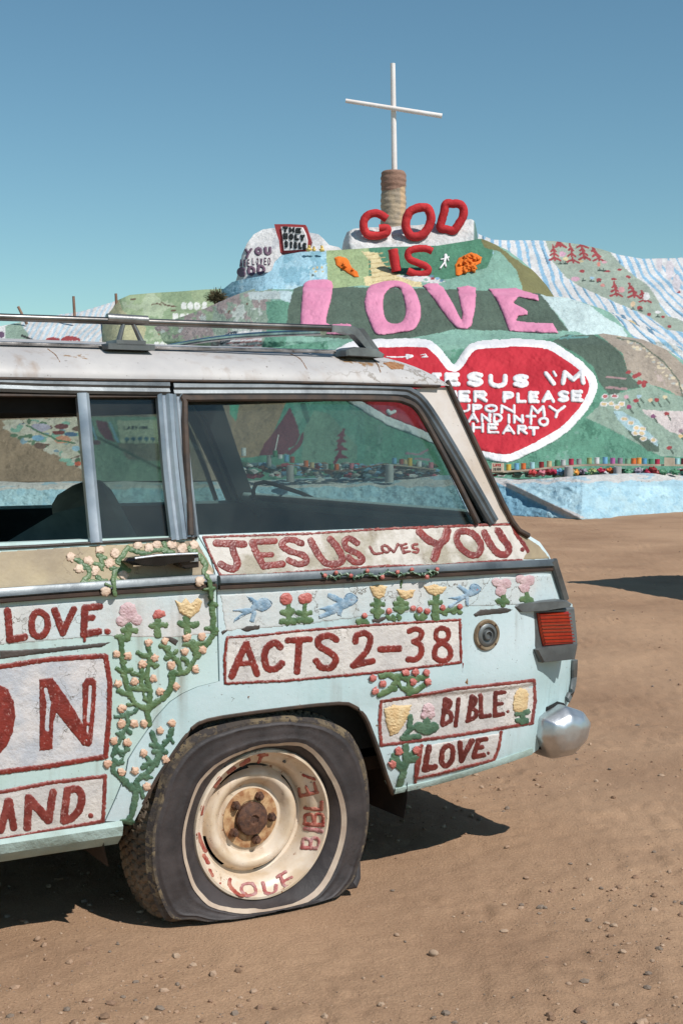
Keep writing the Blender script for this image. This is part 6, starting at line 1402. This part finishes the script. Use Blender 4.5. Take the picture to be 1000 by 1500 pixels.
# book sign
def board(name, quad, D, th, m, parent=None, **kw):
    n = len(quad); f = [atD(np.array(float(u)), np.array(float(v)), D) for u, v in quad]; b = [p + np.array([.03, th, 0]) for p in f]
    return meshobj(name, np.array(f + b), [tuple(range(n)), tuple(n + i for i in range(n))[::-1]] + [(i, i + n, (i + 1) % n + n, (i + 1) % n) for i in range(n)], m, parent, False, **kw)
bk = board('book_sign', b1([(358, 142), (470, 141), (588, 147), (606, 200), (625, 258), (600, 345), (500, 352), (402, 350), (392, 260), (372, 200)]), 35.05, .45, P_bookr, label='slanted red framed clay book reading THE HOLY BIBLE', cat='sign')
board('page', b1([(408, 160), (560, 165), (585, 215), (596, 262), (590, 325), (430, 335), (420, 240)]), 35.01, .04, P_white, bk)
for t, x0, y0, x1, y1, r in (('THE', 415, 158, 560, 205, 1.7), ('HOLY', 420, 205, 585, 258, 2.0), ('BIBLE', 432, 262, 598, 318, 2.0)):
    w = (x1 - x0) / len(t)
    for i, ch in enumerate(t):
        q0 = b1([(x0 + i * w + 2, y0 + i * 4)])[0]; q1 = b1([(x0 + (i + 1) * w - 2, y1 + i * 4 - 4)])[0]
        relief('letter', glyph(ch, q0[0], q0[1], q1[0], q1[1], r), lambda u, v, h: atD(u, v, 35.0 - np.asarray(h)), .04, P_blk, bk, step=.8, edge=1.5, amp=.4, nsc=.3, sink=.03)
msg = big('message', [('s', b1([(150, 330), (160, 345), (172, 350)]), 2.2), ('s', b1([(190, 325), (172, 350), (155, 385)]), 2.2)], T5, .06, P_purp, 'plum coloured letters YOU ARE LOVED GOD on the white mound', 'lettering', edge=2, amp=.3, step=.8, off=.02)
for t, x0, y0, x1, y1, r in (('OU', 208, 305, 345, 372, 2.6), ('ARE', 100, 398, 185, 454, .85), ('LOVED', 192, 386, 338, 440, .85), ('GOD', 80, 455, 300, 530, 2.5)):
    w = (x1 - x0) / len(t)
    for i, ch in enumerate(t):
        dy = -i * 10 if t == 'GOD' else 0
        q0 = b1([(x0 + i * w + 4, y0 + dy)])[0]; q1 = b1([(x0 + (i + 1) * w - 4, y1 + dy)])[0]
        big('letter', glyph(ch, q0[0], q0[1], q1[0], q1[1], r), T5, .06, P_purp, None, None, parent=msg, edge=2, amp=.3, step=.8, off=.02)
for i, (x, y, s_) in enumerate([(612, 322, 1.0), (648, 325, .8), (706, 325, 1.0)]):
    q = b1([(x, y)])[0]; P = atD(np.array(q[0]), np.array(q[1]), 34.7); r = 3.0 * kk * s_
    MB().lathe([(r * .7, -r * 1.1), (r * 1.2, -r * .5), (r * 1.1, 0), (r * .5, r * .4), (r * .65, r * .8), (r * .5, r * 1.3), (r * .1, r * 1.5)], P, 12, 'z', jit=.01).obj('clay_duck', P_yel, None, angle=80, label=['yellow clay duck touching the corner of the book sign', 'smallest yellow clay duck, in the middle of the three beside the book sign', 'yellow clay duck farthest right of the book sign'][i], cat='ornament', group='yellow ducks beside the book sign')
# posts on the left skyline, bush
M_post = mat('weathered_post', C(150, 116, 96), C(120, 92, 76), 3, .85, .6, 10, .01)
for i, (u0, v0, u1, v1, lb) in enumerate([(108, 434, 110, 470, 'thin upright post at the middle of the left skyline'), (170, 430, 171, 448, 'short dark post at the start of the green hill'), (27, 449, 40, 475, 'leaning pale stake at the far left skyline')]):
    o_ = pole('fence_post', (u0, v0), (u1, v1), 1.9 * kk, 2.1 * kk, M_post, None, 8, 36.5); o_['label'] = lb; o_['category'] = 'post'; o_['group'] = 'posts on the left skyline'
M_twig = mat('dry_brush_twig', C(112, 96, 70), C(80, 78, 52), 4, .9, .3)
bmx = MB(); bc = atD(np.array(318.), np.array(436.), 34.6)
Vb = []; Fb = []
for k in range(1500):
    d = Vector((rr.gauss(0, 1), rr.gauss(0, 1), abs(rr.gauss(0, 1)))).normalized(); L = .30 * rr.uniform(.6, 1.1); st = Vector(bc) + Vector((0, 0, -.08)) + d * L * rr.uniform(.05, .85)
    en = st + (d + Vector((rr.gauss(0, .5), rr.gauss(0, .5), rr.gauss(0, .4)))) * .09; w = Vector((rr.gauss(0, 1), rr.gauss(0, 1), rr.gauss(0, 1))).normalized() * .010
    b = len(Vb); Vb += [st - w, st + w, en]; Fb.append((b, b + 1, b + 2))
bush = meshobj('dry_bush', Vb, Fb, M_twig, None, False, label='dry brown bush on the skyline where the green hill meets the blue ledge', cat='bush')
mm = MB(); 
for k in range(9):
    d = Vector((rr.gauss(0, .6), rr.gauss(0, .6), 1)).normalized(); mm.tube([Vector(bc) + Vector((0, 0, -.35)), Vector(bc) + d * .1 + Vector((0, 0, -.1)), Vector(bc) + d * .26], [.02, .012, .005], 5)
mm.obj('stem', M_twig, bush)

# ---------------------------------------------------------- paint cans, planks, clay flowers on the ledge
DS = 25.1; ks = DS / F
def can_at(u, v, w, h, colr, name='paint_can', lab=None, grp='painted cans on the plank', D=DS):
    P = atD(np.array(float(u)), np.array(float(v)), D); r = w / 2 * D / F; H = h * D / F
    m = MATC.get(colr) or MATC.setdefault(colr, mat('can_' + colr.replace(' ', '_'), COLS[colr], None, 3, .5, .3, 10, .01))
    o = empty(name, tuple(P), label=lab, cat='can', group=grp)
    MB().lathe([(r, 0), (r, H * .1), (r * 1.02, H * .12), (r, H * .16), (r, H * .9)], (0, 0, 0), 18, 'z').obj('can_body', m, o)
    MB().lathe([(r * 1.05, H * .9), (r * 1.05, H), (r * .9, H * 1.0), (r * .85, H * .96)], (0, 0, 0), 18, 'z').obj('can_rim', m, o)
    return o
MATC = {}
COLS = {'blue': C(96, 160, 196), 'yellow': C(222, 184, 70), 'light blue': C(120, 180, 214), 'orange': C(222, 112, 52), 'pale cyan': C(172, 216, 220), 'dark red': C(140, 36, 40), 'tan': C(206, 184, 140), 'green': C(78, 136, 100), 'pale grey': C(196, 198, 196), 'crimson': C(186, 44, 76), 'grey': C(160, 160, 158), 'olive': C(160, 172, 112), 'white': C(226, 224, 222), 'magenta': C(186, 100, 160), 'mauve': C(150, 136, 150), 'sage': C(130, 170, 138), 'amber': C(232, 160, 70), 'pink': C(214, 130, 140), 'brick': C(170, 84, 66), 'maroon': C(120, 40, 46)}
row = [(50, 238, 222, 'blue'), (148, 230, 200, 'yellow'), (187, 227, 195, 'light blue'), (220, 224, 195, 'orange'), (263, 222, 190, 'pale cyan'), (308, 218, 188, 'dark red'), (346, 213, 184, 'tan'), (385, 210, 180, 'green'), (414, 208, 178, 'pale grey'), (453, 203, 173, 'crimson'), (491, 200, 173, 'grey'), (541, 198, 168, 'olive'), (578, 198, 167, 'white'), (618, 199, 165, 'light blue'), (655, 200, 169, 'magenta'), (692, 200, 169, 'mauve'), (728, 201, 172, 'sage'), (757, 201, 171, 'orange'), (783, 201, 168, 'amber'), (810, 201, 171, 'blue'), (842, 202, 174, 'green'), (873, 203, 175, 'crimson'), (970, 203, 171, 'pale cyan'), (1000, 203, 171, 'maroon')]
b6 = lambda p: Zm(700, 620, .3, p)
names = [r[3] for r in row]
for i, (x, yb, yt, c) in enumerate(row):
    q = b6([(x, yb)])[0]; l_ = names[i - 1] if i else None; r_ = names[i + 1] if i + 1 < len(row) else None
    if l_ and r_: lb = f'{c} paint can on the plank between the {l_} can and the {r_} can'
    elif r_: lb = f'{c} paint can at the left end of the plank beside the small wooden sign'
    else: lb = f'{c} paint can at the right edge of the picture after the {l_} can'
    can_at(q[0], q[1], 7.2, (yb - yt) * .3, c, lab=lb)
rr = random.Random(5)
for i, (x, c) in enumerate([(1030, 'yellow'), (1050, 'white'), (1072, 'blue'), (1094, 'brick'), (1120, 'green'), (1145, 'orange'), (1170, 'pink')]):
    can_at(x, 681, 7.2, 9, c, lab=f'{c} paint can on the plank beyond the right edge of the picture')
win = [(489, 415, 378, 'light blue', e2, 'light blue can standing above the grey post'), (532, 418, 385, 'brick', e2, 'brick coloured can right of the light blue one'), (553, 418, 388, 'tan', e2, 'tan can squeezed between the brick and yellow cans'), (583, 428, 378, 'yellow', e2, 'yellow can seen through the rear side window'), (640, 432, 396, 'white', e2, 'white can seen through the rear side window near its slanted edge'), (712, 442, 405, 'pink', e2, 'pink can half hidden by the slanted window seal'),
       (22, 448, 412, 'maroon', e2, 'maroon can left of the grey can behind the wagon window'), (70, 450, 415, 'pale grey', e2, 'pale grey can between maroon and orange cans'), (104, 450, 414, 'green', e2, 'green can touching the orange can'), (137, 452, 415, 'orange', e2, 'orange can at the foot of the red painted tree'), (228, 445, 410, 'pink', e2, 'pink can alone on the sagging wire'),
       (605, 408, 362, 'green', e1, 'green can holding a pale stick'), (638, 418, 390, 'white', e1, 'small white can right of the can with the stick'), (680, 440, 392, 'light blue', e1, 'light blue can under the maroon painted tree'), (718, 445, 404, 'brick', e1, 'brick coloured can beside the light blue can'), (810, 475, 430, 'orange', e1, 'orange can left of the tan can, seen through the wagon'), (850, 480, 442, 'tan', e1, 'tan can left of the dark red can'), (886, 490, 448, 'dark red', e1, 'dark red can right of the tan can'), (395, 400, 345, 'white', e1, 'white can on the brown plaster beside the pillar'), (565, 470, 395, 'grey', e1, 'tall grey can at the left of the cans behind the wagon'), (940, 492, 455, 'pale grey', e1, 'pale grey can between the dark red can and the maroon can'), (735, 525, 470, 'sage', e1, 'sage can low beside the tapered grey pot')]
for (x, yb, yt, c, fz, lb) in win:
    q = fz([(x, yb)])[0]; k_ = .24 if fz is e2 else .22
    can_at(q[0], q[1], 7.0, (yb - yt) * k_, c, lab=lb, grp='painted cans seen through the wagon windows')
P = atD(np.array(403.), np.array(660.), DS - .1); MB().tube([P, P + np.array([.06, 0, .28])], .012, 6).obj('stick', M_cross, None, label='pale stick standing in the green can', cat='stick')
M_conc = mat('grey_plaster_post', C(176, 174, 170), C(150, 148, 146), 2, .85, .6, 10, .01); M_plank = mat('bleached_plank', C(196, 180, 158), C(160, 142, 122), 2, .85, .5, 12, .01)
for i, (fz, x, yb, yt, w, lb) in enumerate([(b6, 440, 252, 213, 12.5, 'stubby grey post under the middle of the plank'), (b6, 678, 252, 213, 12, 'round grey post right of the orange clay flower'), (e2, 458, 492, 420, 12, 'grey post seen through the rear window under the light blue can'), (e1, 705, 535, 465, 11, 'tapered grey pot in front of the cans seen through the wagon')]):
    q = fz([(x, yb)])[0]; k_ = {b6: .3, e2: .24, e1: .22}[fz]; P = atD(np.array(q[0]), np.array(q[1]), DS - .25); r = w / 2 * ks; H = (yb - yt) * k_ * ks
    MB().lathe([(r, -.1), (r, H * .5), (r * .97, H), (r * .6, H * 1.02)], P, 16, 'z', jit=.004).obj('support_post', M_conc, None, angle=60, label=lb, cat='post', group='posts that carry the plank')
def plank(pts, D, r, label):
    P = np.array(pts, float); L = atD(P[:, 0], P[:, 1], D); mb = MB(); n = len(L)
    V = []
    for p in L: V += [p + np.array([0, -.08, -r]), p + np.array([0, .08, -r]), p + np.array([0, .08, r]), p + np.array([0, -.08, r])]
    Fp = [(i * 4 + j, i * 4 + (j + 1) % 4, (i + 1) * 4 + (j + 1) % 4, (i + 1) * 4 + j) for i in range(n - 1) for j in range(4)] + [(0, 3, 2, 1), tuple((n - 1) * 4 + j for j in range(4))]
    mb.add(V, Fp).obj('plank', M_plank, None, label=label, cat='plank')
plank(b6([(60, 240), (250, 228), (360, 215), (500, 205), (640, 202), (1000, 205)]) + [(1190, 682)], DS, .016, 'long pale plank carrying the row of cans right of the wagon')
plank(e2([(424, 417), (560, 427), (740, 450)]), DS, .012, 'short plank with cans seen through the rear side window')
wp = e1([(700, 455), (780, 468), (900, 492), (1000, 500)]) + e2([(60, 452), (160, 458), (260, 445), (340, 430), (424, 417)])
MB().tube(atD(np.array([p[0] for p in wp]), np.array([p[1] for p in wp]), DS - .05), .010, 6).obj('sagging_rope', M_post, None, label='sagging dark rope strung between the posts behind the wagon', cat='rope')
# small signs
for (x, y, w, h, lb) in ((92, 215, 16, 13, 'small wooden sign with faded pink lettering at the left end of the plank'), (930, 188, 14, 12.5, 'small speckled wooden board near the right end of the plank')):
    q = b6([(x, y)])[0]; s_ = board('small_sign', [(q[0] - w / 2, q[1] - h / 2), (q[0] + w / 2, q[1] - h / 2 + .5), (q[0] + w / 2, q[1] + h / 2), (q[0] - w / 2, q[1] + h / 2)], DS - .12, .05, M_plank, label=lb, cat='sign')
    if x < 200:
        for t, yy_, c in (('LOVE', -3.2, P_redl), ('JESUS', 2.8, P_blk)):
            for i, ch in enumerate(t):
                w_ = 12.0 / len(t); relief('letter', glyph(ch, q[0] - 6 + i * w_ + .3, q[1] + yy_ - 2, q[0] - 6 + (i + 1) * w_ - .3, q[1] + yy_ + 2, .42), lambda u, v, h: atD(u, v, DS - .125 - np.asarray(h)), .006, c, s_, step=.5, edge=1, amp=.1, sink=.004)
# clay flowers along the ledge
fcs = [(265, 240, 'red'), (312, 243, 'pink'), (345, 238, 'dark red'), (363, 236, 'crimson'), (398, 238, 'light blue'), (475, 240, 'amber'), (512, 235, 'mauve'), (558, 235, 'olive'), (600, 231, 'crimson'), (643, 232, 'orange'), (530, 243, 'green'), (580, 243, 'sage'), (620, 244, 'white'), (455, 243, 'sage'), (730, 238, 'green'), (780, 230, 'mauve'), (830, 238, 'crimson'), (870, 240, 'dark red'), (900, 238, 'green'), (960, 238, 'green'), (850, 225, 'dark red')]
COLS['red'] = C(190, 60, 60)
for i, (x, y, c) in enumerate(fcs):
    q = b6([(x, y)])[0]; m = MATC.get(c) or MATC.setdefault(c, mat('can_' + c.replace(' ', '_'), COLS[c], None, 3, .5, .3, 10, .01))
    P = atD(np.array(q[0]), np.array(q[1]), DS - .15); r = 5.0 * ks
    o = MB().lathe([(r * .3, -r * .5), (r * 1.0, -r * .3), (r * 1.1, 0), (r * .7, r * .4), (r * .2, r * .5)], P, 9, 'z', jit=.012).obj('clay_rose', m, None, angle=80, label=f'{c} clay flower on the wall top, {"left" if x < 440 else "right" if x > 700 else "middle"} part, {["low", "wide", "round", "small", "flat", "plump", "ragged"][i % 7]} and lumpy', cat='flower', group='clay flowers along the wall top')
    for k in range(5):
        a = k * 1.256 + i; MB().lathe([(r * .1, -.01), (r * .5, .0), (r * .42, .02), (r * .1, .03)], P + np.array([math.cos(a) * r * .9, -r * .3 + math.sin(a) * .02, math.sin(a) * r * .55]), 7, 'y', jit=.004).obj('petal', m, o, angle=80)
# leaves strewn behind
lv = MB(); rr = random.Random(8)
def ledge_litter(u0, u1, v0, v1, n, cols, nm, lab):
    V = []; Fc = []; Cc = []
    for k in range(n):
        u, v = rr.uniform(u0, u1), rr.uniform(v0, v1); P = atD(np.array(u), np.array(v), DS + .15 + rr.uniform(-.15, .2)); s = rr.uniform(.03, .09); c = rr.choice(cols); b = len(V)
        for a in range(5): V.append(P + np.array([math.cos(a * 1.256) * s * 1.3, rr.uniform(-.04, .04), math.sin(a * 1.256) * s * .6])); Cc.append(c)
        V.append(P + np.array([0, -.05, 0])); Cc.append(c)
        for a in range(5): Fc.append((b + a, b + (a + 1) % 5, b + 5))
    meshobj(nm, V, Fc, M_hill, None, True, col=np.array(Cc), kind='stuff', label=lab)
ledge_litter(716, 1150, 688, 697, 260, [c_dkg, C(60, 120, 90), C(60, 120, 90), c_mint, C(140, 50, 50), C(110, 150, 140), c_white], 'clay_leaves', 'small green and coloured clay leaves strewn along the wall top')
ledge_litter(350, 640, 680, 698, 260, [c_dkg, C(120, 150, 160), c_white, C(206, 200, 190), C(150, 120, 100), C(190, 90, 100), c_blue], 'clay_rubble', 'pale clay lumps strewn along the wall top behind the wagon')

# ---------------------------------------------------------- ground
ys = np.concatenate([np.linspace(-8, 2.4, 30)[:-1], 2.4 * (1 + np.linspace(0, 1, 620) * 0 + 0) * np.exp(np.linspace(0, math.log(30 / 2.4), 620)), np.geomspace(32, 900, 24)])
xs1 = np.concatenate([np.linspace(-3.2, 3.6, 620), 3.6 + np.cumsum(np.geomspace(.012, 60, 46)), ]); xs = np.concatenate([-3.2 - np.cumsum(np.geomspace(.012, 60, 46))[::-1], xs1])
Xg, Yg = np.meshgrid(xs, ys); 
def gz(x, y):
    near = np.clip(1.3 - y / 30, .1, 1)
    z = .020 * noise2(x * .9, y * .9, 201, 3) + .008 * noise2(x * 5, y * 5, 203, 3, .6) + .0060 * noise2(x * 18, y * 18, 205, 3, .75) * near
    cc = np.clip((noise2(x * 1.7, y * 1.7, 209, 2) - .05) * 4, 0, 1); z = z + .012 * cc * np.abs(noise2(x * 14, y * 14, 211, 2))
    P0 = ground_pt(np.array(950.), np.array(1440.)); al = (x - P0[0]) * .70 + (y - P0[1]) * .71; ac = (x - P0[0]) * .71 - (y - P0[1]) * .70
    for o_, sg in ((0.0, 1), (.75, -1)):
        w_ = np.clip((.095 - np.abs(ac - o_)) / .02, 0, 1) * np.clip(noise2(al * 1.2, ac, 231, 2) * 4 + .6, 0, 1)
        z = z - w_ * (.003 + .005 * (np.sin(al * 2 * math.pi / .042 + sg * np.abs(ac - o_) * 60) > .1))
    rut = np.exp(-(((x * .5 + y * .86) - 6.1 + .2 * noise2(x * .5, y * .5, 213, 1)) / .35) ** 2); z = z - .012 * rut
    # flat under the car
    lx = (x - O[0]) * AX[0] + (y - O[1]) * AX[1]; ly = (x - O[0]) * NX[0] + (y - O[1]) * NX[1]
    m = np.exp(-((lx) / .5) ** 2 - ((ly - .1) / .25) ** 2)
    return z * (1 - m) - .008
Zg = gz(Xg, Yg)
M_gr = mat('packed_dirt', C(184, 150, 120), C(156, 124, 98), .8, .95, .75, 120, .010, lo=.35, hi=.68, spec=.15, chips=.67, chipcol=C(190, 164, 140), chipscale=30, fine=110)
ix = np.arange(Xg.size).reshape(Xg.shape)
Fq = np.stack([ix[:-1, :-1], ix[:-1, 1:], ix[1:, 1:], ix[1:, :-1]], -1).reshape(-1, 4)
meshobj('ground', np.stack([Xg, Yg, Zg], -1).reshape(-1, 3), Fq, M_gr, kind='structure')
# gravel
def rock(r, c, flat=.6, sd=0):
    q = random.Random(sd); V = []
    phi = (1 + 5 ** .5) / 2; base = [(-1, phi, 0), (1, phi, 0), (-1, -phi, 0), (1, -phi, 0), (0, -1, phi), (0, 1, phi), (0, -1, -phi), (0, 1, -phi), (phi, 0, -1), (phi, 0, 1), (-phi, 0, -1), (-phi, 0, 1)]
    a, b, d = q.uniform(.7, 1.3), q.uniform(.7, 1.2), flat * q.uniform(.7, 1.2); rot = q.uniform(0, 3.14)
    for v in base:
        v = Vector(v).normalized() * q.uniform(.78, 1.12); x, y = v.x * a, v.y * b
        V.append((c[0] + r * (x * math.cos(rot) - y * math.sin(rot)), c[1] + r * (x * math.sin(rot) + y * math.cos(rot)), c[2] + r * v.z * d))
    F_ = [(0, 11, 5), (0, 5, 1), (0, 1, 7), (0, 7, 10), (0, 10, 11), (1, 5, 9), (5, 11, 4), (11, 10, 2), (10, 7, 6), (7, 1, 8), (3, 9, 4), (3, 4, 2), (3, 2, 6), (3, 6, 8), (3, 8, 9), (4, 9, 5), (2, 4, 11), (6, 2, 10), (8, 6, 7), (9, 8, 1)]
    return V, F_
V = []; Fc = []; Cc = []; q = random.Random(21)
gcols = [C(168, 138, 114), C(178, 150, 126), C(142, 114, 92), C(136, 120, 106), C(178, 152, 128), C(150, 120, 98)]
for k in range(17000):
    u, v = q.uniform(-30, 1030), 770 + 760 * q.random() ** 1.5
    P = ground_pt(np.array(u), np.array(v))
    n_ = float(noise2(P[0] * 1.3, P[1] * 1.3, 301, 2))
    if q.random() > .25 + 1.3 * n_: continue
    r = min(.012, .0015 * math.exp(q.expovariate(1.7))); z = float(gz(P[0], P[1]))
    A_, B_ = rock(r, (P[0], P[1], z + r * .15), .7, k); b = len(V); V += A_; Fc += [tuple(i + b for i in f) for f in B_]; c = q.choice(gcols); Cc += [c] * 12
M_stone = mat('gravel_stone', (1, 1, 1), None, 30, .9, .5, 120, .002, vc=True, spec=.2)
meshobj('gravel', V, Fc, M_stone, None, False, col=np.array(Cc), kind='stuff', label='small pale stones scattered over the packed dirt')
big_st = [(581, 1366, .011, 1, 'tan'), (738, 1323, .011, 4, 'tan'), (738, 1359, .013, 4, 'tan'), (880, 1302, .012, 3, 'grey'), (575, 1300, .008, 3, 'grey'), (634, 1393, .020, 4, 'pale'), (593, 1374, .007, 3, 'grey'), (742, 1242, .014, 0, 'tan'), (770, 1285, .011, 0, 'tan'), (832, 1438, .012, 1, 'tan'), (892, 1126, .011, 3, 'grey'), (970, 1300, .008, 0, 'tan'), (930, 1327, .007, 3, 'grey'), (55, 1375, .016, 0, 'tan'), (230, 1440, .008, 1, 'tan'), (335, 1445, .007, 1, 'tan'), (957, 1250, .009, 3, 'grey'), (835, 1264, .008, 3, 'grey')]
SL = ['tan stone nearest the bottom of the group of pebbles below the torn tyre flap', 'tan stone right of the tyre, upper of two in a column', 'tan stone right of the tyre, lower of two in a column', 'tan stone casting a small shadow well right of the tyre, below the bumper', 'grey pebble just right of the torn tyre flap', 'flat pale stone, the widest one, low between tyre and bottom edge', 'small grey pebble touching the pebble group beside the flat pale stone', 'brown stone near the tip of the wagon shadow', 'low brown stone right of the shadow tip, farther from it', 'oval tan stone nearest the bottom edge on the right', 'dark grey stone right of the chrome bumper', 'brown stone at the right edge level with the tyre', 'small grey pebble near the right edge below the others', 'brown stone lying in front of the sill at the left', 'pebble at the bottom edge left of the tyre', 'pebble at the bottom edge right below the tyre', 'grey pebble at the right edge below the bumper level', 'grey pebble between the bumper and the tan stones']
for i, (u, v, r, ci, cn) in enumerate(big_st):
    P = ground_pt(np.array(float(u)), np.array(float(v))); A_, B_ = rock(r, (0, 0, 0), .55, 900 + i)
    o = meshobj('stone', A_, B_, M_stone, None, True, 50, col=np.array([gcols[ci]] * 12), group='larger stones lying in the dirt', cat='stone',
                label=SL[i])
    o.location = (P[0], P[1], float(gz(P[0], P[1])) + r * .25); md = o.modifiers.new('s', 'SUBSURF'); md.levels = 1; md.render_levels = 1

# ---------------------------------------------------------- box van added out of view at the right to cast a shadow
vx = empty('shadow_caster_van', (3.30, 11.30, 0), (0, 0, math.atan2(AX[1], AX[0])), label='white box van added beyond the right edge of the picture to cast the long shadow', cat='van')
M_van = mat('white_van_paint', C(220, 218, 210), C(204, 202, 196), 2, .5, .2)
MB().box(0, 3.1, -1.9, 0, .45, 2.05).obj('box_body', M_van, vx)
MB().add([(3.1, -1.85, .4), (3.1, -.05, .4), (4.6, -.05, .4), (4.6, -1.85, .4), (3.1, -1.85, 1.9), (3.1, -.05, 1.9), (3.8, -.1, 1.85), (3.8, -1.8, 1.85), (4.2, -.08, 1.1), (4.2, -1.82, 1.1), (4.6, -.1, 1.0), (4.6, -1.8, 1.0)],
         [(0, 1, 2, 3), (4, 7, 6, 5), (6, 7, 9, 8), (8, 9, 11, 10), (10, 11, 3, 2), (0, 3, 11, 9, 7, 4), (1, 5, 6, 8, 10, 2), (0, 4, 5, 1)]).obj('cab', M_van, vx, smooth=False)
for x in (.7, 3.9):
    for y in (-1.85, -.12): MB().lathe([(.36, -.1), (.37, -.05), (.37, .05), (.36, .1), (.2, .11)], (x, y, .37), 28).obj('van_wheel', M_tread, vx)
